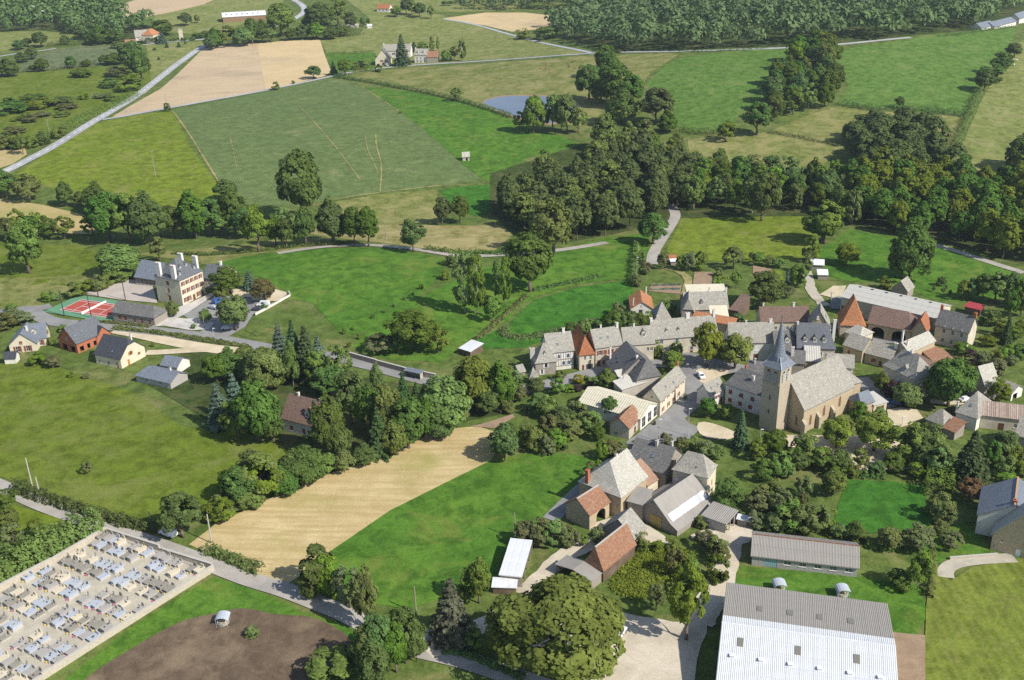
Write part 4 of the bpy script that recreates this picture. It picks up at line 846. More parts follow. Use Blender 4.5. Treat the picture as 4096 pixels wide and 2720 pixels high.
HG('F', (1560, 1120, 1560, 1300, 1555, 1500), 1.6, 1.8, 'vine row on wires along the mown lawn', 'leaf_olive', dens=34)
HG('F', (870, 440, 950, 445, 1050, 450, 1160, 450), 3.0, 2.5, 'dark hedge at the top of the clover plot', 'leaf_dark', dens=50)
# garden wood around the brown roofed house
ROW(['spruce', 'cedar'], '{} conifer from the left in the big garden wood', 'conifers in the garden wood', [(155, -15, 190, 125, 'cedar'), (230, -20, 250, 130, 'spruce'), (290, 5, 265, 150, 'spruce'), (345, 50, 225, 125, 'cedar'), (215, 88, 305, 75, 'hornbeam'), (755, 232, 375, 75, 'spruce'), (818, 280, 372, 66, 'spruce'), (330, 370, 545, 95, 'spruce'), (640, 405, 640, 150, 'spruce'), (-60, 230, 470, 150, 'cedar'), (-140, 280, 500, 160, 'cedar')], k='O')
T('hornbeam', 625, 188, 335, 62, 'columnar light tree beside the walled street', k='O'); T('domegreen', 962, 265, 525, 235, 'large dense round tree at the end of the stubble field', k='O')
ROW(['oak', 'belt', 'chestnut', 'ash', 'beltlight'], '{} leafy tree from the left in the big garden wood', 'leafy trees in the garden wood',
    [(80, 115, 335, 200), (30, 135, 290, 140), (400, 210, 345, 185), (500, 235, 485, 175), (1100, 158, 405, 195), (1235, 190, 405, 150), (690, 305, 565, 160), (780, 365, 605, 185), (865, 355, 565, 135), (50, 285, 575, 195), (-50, 380, 560, 160), (400, 345, 645, 175), (440, 480, 665, 125), (270, 608, 775, 190), (560, 588, 685, 125), (385, 640, 735, 115), (465, 620, 725, 95), (70, 668, 865, 185), (180, 720, 840, 125),
     (590, 300, 520, 130), (120, 420, 580, 110), (720, 470, 640, 140), (1020, 380, 500, 120), (1170, 330, 440, 120), (330, 130, 300, 120), (-10, 110, 230, 130), (-100, 120, 260, 150), (930, 450, 560, 120), (450, 110, 300, 130), (-160, 150, 280, 130), (20, 620, 780, 130), (-60, 700, 860, 130)], k='O')
T('oak', 1250, 493, 668, 155, 'lone round tree at the head of the stubble field', k='O')
# lower left
T('oak', 1400, 165, 475, 320, 'broad green tree beside the parked white van on the lane', k='G')
ROW(['bush', 'rust', 'bramble'], '{} shrub from the left in the hedge along the stubble field', 'shrubs along the stubble field', [(1700, 150, 290, 180, 'bramble'), (1690, 240, 320, 50, 'rust'), (1780, 210, 270, 130, 'bushlight'), (1860, 80, 260, 160, 'bush'), (1600, 230, 360, 110, 'bush')], k='G')
HG('G', (110, 120, 330, 190, 560, 265, 760, 325, 1000, 395, 1240, 430), 3.2, 2.6, 'dark hedge along the lane above the cemetery', 'leaf_dark', dens=60)
T('bushdark', 170, 50, 130, 110, 'round bush at the left end of the lane hedge', k='G')
HG('G', (-120, 850, 60, 740, 300, 590, 560, 470, 780, 390), 7.5, 4.6, 'tall broad leafy hedge along the cemetery wall', 'leaf_mid', dens=110, size=.34)
HG('G', (1600, 590, 1700, 630, 1800, 670, 1912, 720, 2000, 745), 3.2, 2.4, 'rounded hedge between lane and stubble field', 'leaf_mid', dens=70)
ROW(['fruit', 'lime'], '{} orchard tree from the left in the lower left corner', 'lower left orchard', [(85, 268, 405, 135), (120, 378, 575, 155), (285, 338, 475, 115), (40, 515, 655, 95), (-20, 420, 600, 120), (50, 110, 255, 170, 'bushdark')], k='G', name='fruit_tree')
ROW(['ash', 'oak', 'bush'], '{} tree from the left along the edge of the broad pasture', 'trees along the broad pasture', [(515, 1155, 1205, 62), (555, 1085, 1165, 80), (605, 1052, 1152, 100), (645, 1080, 1140, 70), (690, 1042, 1112, 75), (735, 1045, 1095, 60), (580, 1120, 1170, 60)])
T('fruit', 203, 1065, 1092, 26, 'tiny lone tree in the broad pasture')
ROW(['bramble', 'bush'], '{} scrubby bush from the left on the bank below the new houses', 'scrub below the new houses', [(300, 905, 985, 130), (420, 915, 1000, 120), (90, 560, 640, 180), (560, 1040, 1080, 60), (680, 1050, 1090, 60)], k='A')
# foreground
T('bushdark', 560, 395, 790, 330, 'big dark bush at the bend of the lane', k='H'); T('bush', 700, 470, 830, 250, 'green shrub right of the big dark bush', k='H'); T('fruit', 860, 580, 930, 250, 'pale tree next to the lane shrubs', k='H'); T('fruit', 1010, 615, 1110, 230, 'half dead tree with pale bare branches', k='H')
ROW('oak', '{} dark tree from the left in the foreground clump by the lane', 'dark foreground clump', [(1010, 1090, 1510, 260), (1140, 1000, 1490, 300), (1260, 1060, 1480, 260), (1340, 955, 1400, 260), (1430, 1060, 1390, 220), (1080, 1230, 1600, 280)], k='H')
T('bushlight', 690, 1330, 1570, 400, 'big light green bush at the bottom edge', k='H'); T('bluefir', 1740, 668, 1190, 420, 'pale bluish fir beside the track', k='H'); T('lime', 1970, 510, 885, 230, 'light tree beside the white roofed shelter', k='H'); T('bush', 1870, 600, 880, 150, 'shrub left of the light tree by the shelter', k='H')
T('walnut', 520, 800, 1480, 1080, 'huge walnut tree in the foreground farmyard', k='I'); T('ash', 1600, 545, 1205, 350, 'dark drooping tree at the corner of the large barn', k='I')
ROW(['bramble', 'fruit', 'ash'], '{} shrub from the left behind the white roofed shelter', 'shrubs behind the white roofed shelter', [(210, 190, 380, 200), (330, 170, 400, 220), (450, 180, 400, 200), (560, 200, 390, 170), (640, 280, 400, 130), (830, 230, 370, 120), (720, 300, 390, 110)], k='I')
ROW(['bush', 'fruit', 'bush'], '{} shrub from the left around the farm vegetable garden', 'shrubs around the farm garden', [(1220, 280, 430, 120), (1350, 360, 440, 130), (1480, 330, 430, 140), (1760, 270, 400, 180), (1860, 300, 480, 190), (1900, 400, 560, 150), (1500, 420, 640, 180), (1640, 480, 700, 150), (1340, 730, 950, 150), (1730, 140, 230, 120), (1900, 230, 250, 100)], k='I')
T('bushdark', 1860, 480, 700, 190, 'dark shrub mass beside the sandy track', k='I'); T('bushdark', 1810, 470, 740, 260, 'large dark evergreen bush right of the hipped stone house', k='E')
ROW(['bush', 'bramble', 'ash'], '{} bush from the left along the lane beside the green meadow', 'bushes along the farm lane', [(290, 60, 210, 200, 'ash'), (200, 90, 260, 150), (90, 20, 240, 180), (760, 130, 290, 150), (860, 150, 250, 110), (690, 140, 310, 120), (590, 330, 460, 90), (660, 310, 430, 90), (520, 420, 520, 90), (1010, 130, 220, 120, 'bushlight'), (1260, 70, 180, 120), (1400, 110, 260, 130, 'fruit'), (1520, 100, 230, 120), (1620, 140, 300, 160), (1720, 190, 320, 160)], k='E')
T('bush', 20, 1090, 1170, 120, 'shrub in the small walled front garden', k='H'); T('bush', 1930, 1090, 1260, 160, 'dark shrub in the walled foreground garden', k='H'); T('bush', 2080, 1130, 1260, 140, 'smaller shrub in the walled foreground garden', k='H')
# school trees
T('oak', 755, 155, 385, 240, 'leafy tree in the school playground beside the right wing', k='b'); T('ash', 705, 310, 420, 140, 'smaller tree in front of the playground tree', k='b'); T('cedar', 940, 160, 340, 140, 'bluish conifer in the school playground', k='b'); T('bronze', 1065, 255, 440, 215, 'brownish round tree in the school playground', k='b')
T('lime', 820, 380, 690, 270, 'light green tree in the middle of the car park', k='b'); T('hornbeam', 285, 435, 570, 100, 'young tree before the school gable', k='b'); T('hornbeam', 565, 505, 620, 105, 'young tree beside the flagpoles', k='b'); T('bushdark', 460, 628, 672, 38, 'clipped ball shrub on the forecourt', k='b'); T('bushdark', 1065, 460, 505, 60, 'dark shrub at the car park wall', k='b')
ROW('bush', '{} shrub from the left in the hedge behind the tennis court', 'shrubs behind the tennis court', [(375, 400, 480, 95), (440, 400, 470, 90), (590, 330, 450, 130), (680, 310, 430, 140), (780, 280, 390, 150), (870, 260, 350, 150), (960, 210, 320, 170), (1020, 180, 300, 120)], k='A')
ROW('bush', '{} garden shrub from the left around the new houses', 'garden shrubs of the new houses', [(60, 590, 700, 150, 'bramble'), (180, 570, 660, 150, 'bramble'), (410, 760, 820, 80), (500, 670, 720, 80), (1205, 800, 840, 34), (100, 500, 560, 90), (300, 880, 910, 70)], k='A')
HG('A', (900, 700, 1050, 715, 1300, 745, 1600, 790, 1950, 850), 2.0, 1.2, 'low clipped hedge along the school street', 'leaf_olive', dens=60)
HG('A', (620, 660, 720, 640, 900, 660, 1180, 690), 1.6, .9, 'flower border along the low school building', 'leaf_olive', dens=40)
HG('L', (720, 710, 900, 740, 1100, 770, 1250, 800, 1500, 845, 1750, 900, 2050, 985, 2250, 1050, 2361, 1090), 3.2, 2.6, 'long dark hedge between cow pasture and bright strip', 'leaf_dark', dens=30)
HG('L', (890, 665, 980, 660, 1100, 645), 3, 2.6, 'clipped hedge before the far cream house', 'leaf_mid', trim=True, dens=40)
HG('K', (430, 430, 700, 412, 900, 402, 1060, 392), 6, 4, 'thick hedge above the maize field', 'leaf_dark', dens=34)
HG('K', (200, 665, 400, 660, 560, 640, 720, 620, 900, 600), 6, 3.5, 'ragged hedge below the maize field', 'leaf_olive', dens=30)
HG('K', (400, 1290, 620, 1180, 800, 1085, 1000, 1000, 1150, 930, 1250, 870), 9, 3.5, 'wide scrubby hedge along the left of the main road', 'leaf_mid', dens=40)
HG('L', (670, 500, 800, 495, 950, 492, 1080, 485), 2.5, 1.8, 'thin hedge behind the far garden lawn', 'leaf_dark', dens=14)
HG('R', (0, 322, 130, 318, 250, 310), 2, 1.6, 'hedge along the left part of the fenced lane', 'leaf_dark', dens=30)
HG('R', (560, 335, 680, 352, 800, 355, 940, 360), 2.5, 1.8, 'hedge along the fenced lane above the poplars', 'leaf_dark', dens=30)
HG('R', (1050, 522, 1130, 505, 1200, 490, 1350, 458), 2.2, 1.3, 'dark ditch hedge crossing the valley meadow', 'leaf_dark', dens=36)
HG('R', (790, 742, 840, 705, 900, 650, 1020, 545), 2.2, 1.0, 'brambly bank along the stream in the valley meadow', 'leaf_olive', dens=26)
HG('R', (930, 690, 900, 720, 1000, 740, 1120, 720, 1200, 700, 1330, 660), 3.5, 1.5, 'bramble strip above the stone house row', 'leaf_olive', dens=34)
HG('h', (60, 100, 55, 190, 45, 280, 40, 330), 3, 2.5, 'shrubby hedge beside the garden street lamp', 'leaf_mid', dens=40)
HG('P', (780, 580, 900, 590, 1050, 580, 1180, 570, 1350, 548), 1.6, 1.4, 'fence hedge above the domed meadow behind the school', 'leaf_dark', dens=26)
HG('D', (60, 330, 60, 331, 66, 345), 2, 1.5, 'short hedge by the tan corner plot', 'leaf_mid', dens=20)
HG('F', (1000, 1040, 1150, 1080, 1300, 1080, 1430, 1110), 2, 1.5, 'dark low hedge above the rubble yard', 'leaf_dark', dens=50)
HG('M', (545, 275, 640, 265, 800, 268, 1000, 275, 1200, 265, 1349, 255), 2, 1.2, 'thin verge hedge along the lane under the far wood', 'leaf_dark', dens=10)
HG('H', (1650, 1310, 1800, 1310, 1950, 1370, 2150, 1450, 2361, 1540), 2.0, 1.0, 'low overgrown garden wall hedge along the bottom lane', 'leaf_dark', dens=60)
# ------------------------------------------------------------------ building materials
wallm('plaster_cream', (.68, .60, .44)); wallm('plaster_white', (.74, .70, .62)); wallm('plaster_ivory', (.62, .55, .42), amt=.5); wallm('plaster_grey', (.45, .41, .35), amt=.5)
wallm('stone_warm', (.50, .40, .26), stone=.85, c2=(.62, .5, .33)); wallm('stone_grey', (.34, .30, .25), stone=.8); wallm('stone_pale', (.52, .46, .36), stone=.6); wallm('stone_ashlar', (.44, .37, .27), stone=.35, sscale=1.4)
wallm('brick_red', (.45, .15, .075), stone=.5, c2=(.5, .2, .11), sscale=4); wallm('concrete_block', (.42, .40, .37), stone=.3); wallm('wood_dark', (.13, .085, .055), amt=.5); wallm('wood_warm', (.27, .16, .085), amt=.4)
tilem('lauze', (.44, .41, .34), (.34, .32, .275), (.13, .12, .10), .42, .30, (.56, .53, .44), .6, .09); tilem('lauze_pale', (.58, .55, .46), (.47, .45, .38), (.2, .19, .16), .45, .32, (.66, .63, .54), .5, .09)
tilem('lauze_dark', (.205, .20, .19), (.15, .148, .145), (.06, .06, .06), .40, .28, (.36, .34, .29), .45, .08); tilem('slate', (.17, .18, .195), (.125, .135, .15), (.06, .06, .07), .3, .22, (.27, .27, .26), .25, .04, .7, .35)
tilem('slate_blue', (.23, .26, .30), (.18, .205, .245), (.09, .1, .12), .3, .22, (.3, .31, .31), .2, .04, .6, .4); tilem('tile_charcoal', (.075, .08, .095), (.055, .06, .07), (.03, .03, .035), .33, .34, None, 0, .06, .6, .4)
tilem('tile_red', (.48, .19, .085), (.39, .145, .07), (.2, .07, .035), .26, .30, (.46, .27, .15), .3, .06); tilem('tile_orange', (.56, .25, .115), (.47, .19, .09), (.25, .1, .05), .26, .3, (.55, .33, .18), .3, .06)
tilem('tile_rust', (.40, .21, .125), (.31, .15, .09), (.14, .07, .045), .26, .3, (.46, .33, .21), .5, .07); tilem('tile_brown', (.25, .165, .125), (.195, .125, .10), (.09, .055, .045), .28, .36, (.32, .25, .19), .3, .07)
tilem('tile_pink', (.46, .29, .20), (.38, .23, .155), (.2, .11, .08), .25, .3, (.5, .38, .28), .4, .06); tilem('tile_stripe', (.52, .42, .34), (.20, .11, .085), (.12, .07, .05), .45, 9.0, (.6, .5, .4), .4, .1)
def sheetm(name, c, streak, rough=.6, spec=.35):
    t = NT(name); p = t.obj(); uv = t.n('UVMap').outputs[0]
    a = t.noise(p, .25, 5, .7, .6); s = t.noise(t.mapping(uv, 0, (2.2, .12, 1)), 1.0, 4, .7); f = t.noise(p, 5, 3, .7)
    col = t.mix(t.ramp(s, (.42, (0, 0, 0)), (.72, (1, 1, 1))), c, streak); col = t.mix(t.ramp(a, (.45, (0, 0, 0)), (.75, (1, 1, 1))), col, t.mix(.5, col, shade(streak, .8)))
    return t.surf(t.mix(t.math('MULTIPLY', f, .25), col, shade(c, .55)), rough, spec)
sheetm('fibre_grey', (.34, .315, .28), (.26, .24, .21), .9, .1); sheetm('fibre_pale', (.54, .52, .46), (.44, .42, .37), .85, .15); sheetm('fibre_ivory', (.66, .61, .46), (.56, .51, .38), .85, .15)
sheetm('fibre_white', (.66, .67, .67), (.52, .53, .53), .75, .25); sheetm('metal_white', (.74, .75, .76), (.6, .6, .59), .5, .4); sheetm('zinc', (.50, .53, .57), (.40, .43, .46), .45, .5); sheetm('metal_red', (.42, .055, .06), (.32, .05, .05), .5, .4)
plain('frame_white', (.72, .7, .66), .6); plain('frame_wood', (.28, .15, .07), .6); plain('shutter_red', (.25, .075, .045), .6); plain('shutter_brown', (.19, .095, .05), .6); plain('shutter_white', (.72, .72, .70), .6)
plain('shutter_blue', (.42, .47, .52), .6); plain('shutter_orange', (.45, .22, .06), .6); plain('door_wood', (.16, .075, .04), .6); plain('door_green', (.06, .22, .11), .5); plain('door_yellow', (.42, .33, .11), .8); plain('door_blue', (.28, .42, .44), .7)
plain('chimney_white', (.70, .66, .60), .8); plain('iron', (.05, .05, .055), .5, .4); plain('steel', (.5, .51, .52), .4, .5); plain('concrete', (.46, .43, .38), .9); plain('pvc_white', (.8, .8, .78), .4); plain('ridge_orange', (.5, .27, .12), .8)
plain('roof_light', (.2, .185, .15), .3, .5); plain('wood_grey', (.30, .26, .21), .9); plain('black_rubber', (.02, .02, .02), .8); plain('sign_yellow', (.7, .47, .05), .5)
glassm('glass', (.022, .028, .035)); glassm('glass_sky', (.16, .22, .28), .08)
# ------------------------------------------------------------------ windows and doors (shared meshes)
def mesh_window(w, h, fm, mull=True):
    def f():
        mb = MB(); t = .07
        mb.box(-w/2, .08, 0, -w/2+t, .15, h).box(w/2-t, .08, 0, w/2, .15, h).box(-w/2+t, .08, 0, w/2-t, .15, t).box(-w/2+t, .08, h-t, w/2-t, .15, h)
        if mull: mb.box(-.03, .085, t, .03, .145, h-t); mb.box(-w/2+t, .09, h*.5-.025, -.03, .14, h*.5+.025); mb.box(.03, .09, h*.5-.025, w/2-t, .14, h*.5+.025)
        mb.box(-w/2-.08, -.10, -.09, w/2+.08, .06, -.004)
        return mb.mesh('window', fm)
    return cached(('win', w, h, fm, mull), f)
def mesh_box(key, x0, y0, z0, x1, y1, z1, mat):
    return cached(('box', key, x0, y0, z0, x1, y1, z1, mat), lambda: MB().box(x0, y0, z0, x1, y1, z1).mesh(key, mat))
def mesh_shutter(w, h, mat):
    def f():
        mb = MB().box(0, -.05, 0, w, -.008, h)
        mb.box(.04, -.07, h*.18, w-.04, -.05, h*.18+.07); mb.box(.04, -.07, h*.78, w-.04, -.05, h*.78+.07)
        return mb.mesh('shutter', mat)
    return cached(('shut', w, h, mat), f)
SH = {'ws': 'shutter_red', 'wn': 'shutter_brown', 'wb': 'shutter_blue', 'wh': 'shutter_white', 'wo': 'shutter_orange'}
def opening(root, kd, loc, rot, w, h, proud=0.0):
    w = round(w, 2); h = round(h, 2); off = Vector((0, -proud, 0)); off.rotate(Matrix.Rotation(rot, 3, 'Z')); loc = Vector(loc)+off
    if kd in ('open', 'arch'): return None
    if kd[0] == 'd' or kd[0] == 'g':
        mat = {'d': 'door_wood', 'dy': 'door_yellow', 'dg': 'door_green', 'db': 'door_blue', 'dw': 'shutter_white', 'g': 'door_wood', 'gw': 'shutter_white', 'gd': 'iron', 'do': 'shutter_orange'}.get(kd, 'door_wood')
        def f():
            mb = MB().box(-w/2, .08, -.02, w/2, .14, h); n = max(2, round(w/.5))
            for i in range(n): mb.box(-w/2+w*i/n+.04, .05, .1, -w/2+w*(i+1)/n-.04, .08, h-.1)
            return mb.mesh('door', mat)
        return link('garage_door' if kd[0] == 'g' else 'door', cached(('door', w, h, mat), f), root, loc, rot)
    closed = kd in ('cw', 'cr', 'cb')
    o = link('window', mesh_window(w, h, 'frame_wood' if kd in ('wo', 'wx') else 'frame_white', w > .7), root, loc, rot)
    if closed:
        link('shutter', mesh_shutter(w*.49, h, {'cw': 'shutter_white', 'cr': 'shutter_red', 'cb': 'shutter_blue'}[kd]), o, (-w*.49-.0, .06, 0)); link('shutter', mesh_shutter(w*.49, h, {'cw': 'shutter_white', 'cr': 'shutter_red', 'cb': 'shutter_blue'}[kd]), o, (.01, .06, 0))
    link('pane', mesh_box('pane', -w/2+.06, .11, .06, w/2-.06, .125, h-.06, 'glass'), o)
    if kd in SH:
        s = mesh_shutter(round(w*.5, 2), h, SH[kd]); link('shutter', s, o, (-w/2-w*.5-.02, 0, 0)); link('shutter', s, o, (w/2+.02, 0, 0))
    return o
# ------------------------------------------------------------------ buildings
class Bld: pass
def wall_face(mb, p0, p1, zb, zt, ops, depth=.22, arch=()):
    """one wall p0->p1 (left to right seen from outside) with real openings: ops = (u0, u1, v0, v1, arched)"""
    p0 = Vector((*p0, 0)); p1 = Vector((*p1, 0)); d = p1-p0; L = d.length; d /= L; inn = Vector((-d.y, d.x, 0))
    us = sorted({0, L, *[u for o in ops for u in o[:2]]}); vs = sorted({zb, zt, *[v for o in ops for v in o[2:4]]})
    Q = lambda u, v, y=0: p0 + d*u + inn*y + Vector((0, 0, v))
    for a, b in zip(us, us[1:]):
        for c, e in zip(vs, vs[1:]):
            m, n = (a+b)/2, (c+e)/2
            if any(o[0] < m < o[1] and o[2] < n < o[3] for o in ops): continue
            mb.face([Q(a, c), Q(b, c), Q(b, e), Q(a, e)])
    for o in ops:
        u0, u1, v0, v1 = o[:4]; ar = len(o) > 4 and o[4]
        if not ar:
            for q in (((u0, v0), (u1, v0)), ((u1, v0), (u1, v1)), ((u1, v1), (u0, v1)), ((u0, v1), (u0, v0))):
                (a, c), (b, e) = q; mb.face([Q(a, c), Q(a, c, depth), Q(b, e, depth), Q(b, e)])
        else:
            r = (u1-u0)/2; cu = (u0+u1)/2; n = 10; rv = min(r*.8, (v1-v0)*.6); pts = [(cu-r*math.cos(math.pi*i/n), v1-rv+rv*math.sin(math.pi*i/n)) for i in range(n+1)]
            for i in range(n):
                (a, c), (b, e) = pts[i], pts[i+1]; mb.face([Q(a, c), Q(b, e), Q(b, v1), Q(a, v1)]); mb.face([Q(a, c), Q(a, c, .45), Q(b, e, .45), Q(b, e)])
            for u in (u0, u1): mb.face([Q(u, v0), Q(u, v0, .45), Q(u, v1-rv, .45), Q(u, v1-rv)])
def bld(name, label, k, A, B, h, dep=None, rise=None, rA=None, rB=None, rF=None, ridge='x', k0=0.0, k1=0.0, th=0.0, flare=0.0, wall='plaster_cream', roof='lauze', ops=(), chim=(), dorm=(), sky=(),
        o=.35, parent=None, cat='house', group=None, thick=.16, sheets=None, corr=0.0, ridgecap=None, openfront=(), gable_o=None, posts=None, walls=True, zfix=None):
    """A, B: ends of the eave nearest the viewer (left, right) at eave height h; the body lies behind that line.
    h may be (corner, x, y) = read-off foot of that corner; dep may be (corner, x, y) = far eave corner; rA/rB/rF = read-off ridge end."""
    W_ = k == 'W'
    nA, nB = (A, B) if W_ else (nat(k, *A), nat(k, *B))
    if isinstance(h, tuple):
        P = G(k, *h[1:]); h = height_from(P, (nA if h[0] == 'A' else nB)[1])
    PA, PB = [Vector((*p, hgt(*p)+h)) for p in (A, B)] if W_ else (gnat(*nA, h), gnat(*nB, h))
    z0 = min(PA.z, PB.z)-h if zfix is None else zfix
    dx = (PB-PA); dx.z = 0; L = dx.length; dx.normalize(); n = Vector((-dx.y, dx.x, 0)); O = Vector((0, 0, CAM_H))
    sgn = 1.0
    if isinstance(dep, tuple):
        kk = dep[3] if len(dep) > 3 else k
        q = gnat(*nat(kk, dep[1], dep[2]), h); dep = (q-PA).dot(n)
    def onplane(p, nv, px):
        v = ray(*nat(px[2] if len(px) > 2 else k, px[0], px[1])); t = (p-O).dot(nv)/v.dot(nv); return O+v*t
    if rA: q = onplane(PA, dx, rA); dep = dep or 2*(q-PA).dot(n); rise = q.z-PA.z
    if rB: q = onplane(PB, dx, rB); dep = dep or 2*(q-PB).dot(n); rise = q.z-PB.z
    if rF: q = onplane(PA, n, rF); rise = q.z-PA.z
    if dep < 0:                                   # eave read off on the far side: turn the plan round
        PA, PB = PB, PA; dx = -dx; n = -n; dep = -dep
    D = dep; ang = math.atan2(dx.y, dx.x)
    own = parent is None
    base = Matrix.Translation((PA.x, PA.y, z0)) @ Matrix.Rotation(ang, 4, 'Z')
    if own:
        root = empty(name, (PA.x, PA.y, z0), ang); tag(root, label, cat, group); root['_m'] = 0; BM[root.name] = base; rel = Matrix.Identity(4)
    else:
        root = parent; rel = BM[parent.name].inverted() @ base
    def add(nm, data, par=None, loc=(0, 0, 0), rz=0.0):
        ob = link(nm, data, par or root); m = Matrix.Translation(loc) @ Matrix.Rotation(rz, 4, 'Z')
        ob.matrix_local = (rel @ m) if par is None else m
        return ob
    if rise is None: rise = D*.45
    # roof rings in a ridge frame X along ridge, Y across
    shed = ridge == 'shed'
    RL, RW = (L, D) if ridge in ('x', 'shed') else (D, L)
    half = RW if shed else RW/2
    prof = [(0, 0), (1, 1)] if not flare else [(0, 0), (.28, .28*(1-flare)), (1, 1)]
    if th: prof = sorted(set(prof + [(th, np.interp(th, [p[0] for p in prof], [p[1] for p in prof]))]))
    def xin(t, kk): return max(0.0, (t-th*half))*kk
    rings = []
    for tf, zf in prof:
        t = tf*half; xa, xb = xin(t, k0), RL-xin(t, k1)
        if xa > xb: xa = xb = (xa+xb)/2
        rings.append((t, h+rise*zf, xa, xb))
    mapxy = (lambda X, Y: (X, Y)) if ridge in ('x', 'shed') else (lambda X, Y: (Y, X))
    slen = [0.0]
    for a, b in zip(rings, rings[1:]): slen.append(slen[-1]+math.hypot(b[0]-a[0], b[1]-a[1]))
    mb = MB(); V3 = lambda X, Y, z: (*mapxy(X, Y), z)
    for i in range(len(rings)-1):
        (t0, z0_, a0, b0), (t1, z1_, a1, b1) = rings[i], rings[i+1]
        for s in ((0,) if shed else (0, 1)):
            y0, y1 = (t0, t1) if s == 0 else (RW-t0, RW-t1)
            if corr:
                m = max(2, int((b0-a0)/corr*2))
                for j in range(m):
                    f0, f1 = j/m, (j+1)/m; am = .045
                    X = lambda a, b, f: a+(b-a)*f
                    e0 = am if j % 2 else -am; e1 = -e0
                    mb.face([V3(X(a0, b0, f0), y0, z0_+e0), V3(X(a0, b0, f1), y0, z0_+e1), V3(X(a1, b1, f1), y1, z1_+e1), V3(X(a1, b1, f0), y1, z1_+e0)], 0,
                            [(X(a0, b0, f0), slen[i]), (X(a0, b0, f1), slen[i]), (X(a1, b1, f1), slen[i+1]), (X(a1, b1, f0), slen[i+1])])
            else:
                q = [V3(a0, y0, z0_), V3(b0, y0, z0_), V3(b1, y1, z1_), V3(a1, y1, z1_)]; uv = [(a0, slen[i]), (b0, slen[i]), (b1, slen[i+1]), (a1, slen[i+1])]
                if b1-a1 < 1e-4: q = q[:3]; uv = uv[:3]
                mb.face(q, 0, uv)
        if not shed:
            for (c0, c1) in ((a0, a1), (b0, b1)):
                if abs(c1-c0) > 1e-4:
                    q = [V3(c0, t0, z0_), V3(c0, RW-t0, z0_)] + ([V3(c1, RW-t1, z1_), V3(c1, t1, z1_)] if RW-2*t1 > 1e-3 else [V3(c1, t1, z1_)])
                    uv = [(t0, slen[i]), (RW-t0, slen[i]), (RW-t1, slen[i+1]), (t1, slen[i+1])][:len(q)]
                    mb.face(q, 0, uv)
    me = mb.mesh('roof', roof, weld=True)
    bm = bmesh.new(); bm.from_mesh(me); bmesh.ops.recalc_face_normals(bm, faces=bm.faces[:])
    if sum(f.normal.z for f in bm.faces) < 0: bmesh.ops.reverse_faces(bm, faces=bm.faces[:])
    r = bmesh.ops.extrude_face_region(bm, geom=bm.faces[:]); nv = [e for e in r['geom'] if isinstance(e, bmesh.types.BMVert)]
    bmesh.ops.translate(bm, verts=nv, vec=(0, 0, -thick)); bmesh.ops.recalc_face_normals(bm, faces=bm.faces[:]); bm.to_mesh(me); bm.free()
    ro = add('roof', me)
    def zr(x, y):
        X, Y = (x, y) if ridge in ('x', 'shed') else (y, x)
        t = Y if shed else min(Y, RW-Y)
        if k0: t = min(t, th*half+X/k0)
        if k1: t = min(t, th*half+(RL-X)/k1)
        return h+rise*float(np.interp(max(0, t)/half, [p[0] for p in prof], [p[1] for p in prof]))
    if ridgecap and not shed:
        cp = MB(); xa, xb = rings[-1][2], rings[-1][3]; q0 = V3(xa, half, h+rise+.03); q1 = V3(xb, half, h+rise+.03)
        if (Vector(q1)-Vector(q0)).length > .5: cp.bar(q0, q1, .38, 0, .16); add('ridge_cap', cp.mesh('ridge_cap', ridgecap), ro)
    # sheets: separate laid sheets on both slopes
    if sheets:
        sw, sl_, smat, scor = sheets[:4]; nx = max(1, round(RL/sw)); w = RL/nx
        for s in ((0,) if shed else (0, 1)):
            ns = max(1, round(slen[-1]/sl_)); ll = slen[-1]/ns; pit = math.atan2(rise, half)
            def f():
                q = MB(); m = scor or 1; e = .035 if scor else 0
                for j in range(m):
                    x0, x1 = w*j/m+.012*(j == 0), w*(j+1)/m-.012*(j == m-1); za, zb = (e if j % 2 else -e), (-e if j % 2 else e)
                    q.face([(x0, .01, .09+za), (x1, .01, .09+zb), (x1, ll+.06, .05+zb), (x0, ll+.06, .05+za)], 0, [(x0, 0), (x1, 0), (x1, ll), (x0, ll)])
                    q.face([(x0, .01, .02), (x1, .01, .02), (x1, .01, .09+zb), (x0, .01, .09+za)])
                return q.mesh('roof_sheet', smat)
            shm = cached(('sheet', round(w, 2), round(ll, 2), smat, scor), f)
            m2 = sheets[4] if len(sheets) > 4 else None
            shm2 = None
            if m2:
                shm2 = shm.copy(); shm2.materials[0] = M[m2[1]]
            for i in range(nx):
                for j in range(ns):
                    yy = j*ll*math.cos(pit); zz = h+j*ll*math.sin(pit)
                    use = shm2 if (m2 and s == m2[0] and j < m2[2]*ns) else shm
                    ob = link('roof_sheet', use, ro)
                    if s == 0: M4 = Matrix.Translation((i*w, yy, zz)) @ Matrix.Rotation(pit, 4, 'X')
                    else: M4 = Matrix.Translation(((i+1)*w, RW-yy, zz)) @ Matrix.Rotation(math.pi, 4, 'Z') @ Matrix.Rotation(pit, 4, 'X')
                    if ridge == 'y': M4 = Matrix(((0, 1, 0, 0), (1, 0, 0, 0), (0, 0, 1, 0), (0, 0, 0, 1))) @ M4
                    ob.matrix_local = M4
    # walls
    go = o if gable_o is None else gable_o
    gx, gy = (go, o) if ridge in ('x', 'shed') else (o, go)
    if k0 and not th: gx, gy = o, o
    x0, x1, y0, y1 = gx, L-gx, gy, D-gy
    sides = {'f': ((x0, y0), (x1, y0)), 'r': ((x1, y0), (x1, y1)), 'b': ((x1, y1), (x0, y1)), 'l': ((x0, y1), (x0, y0))}
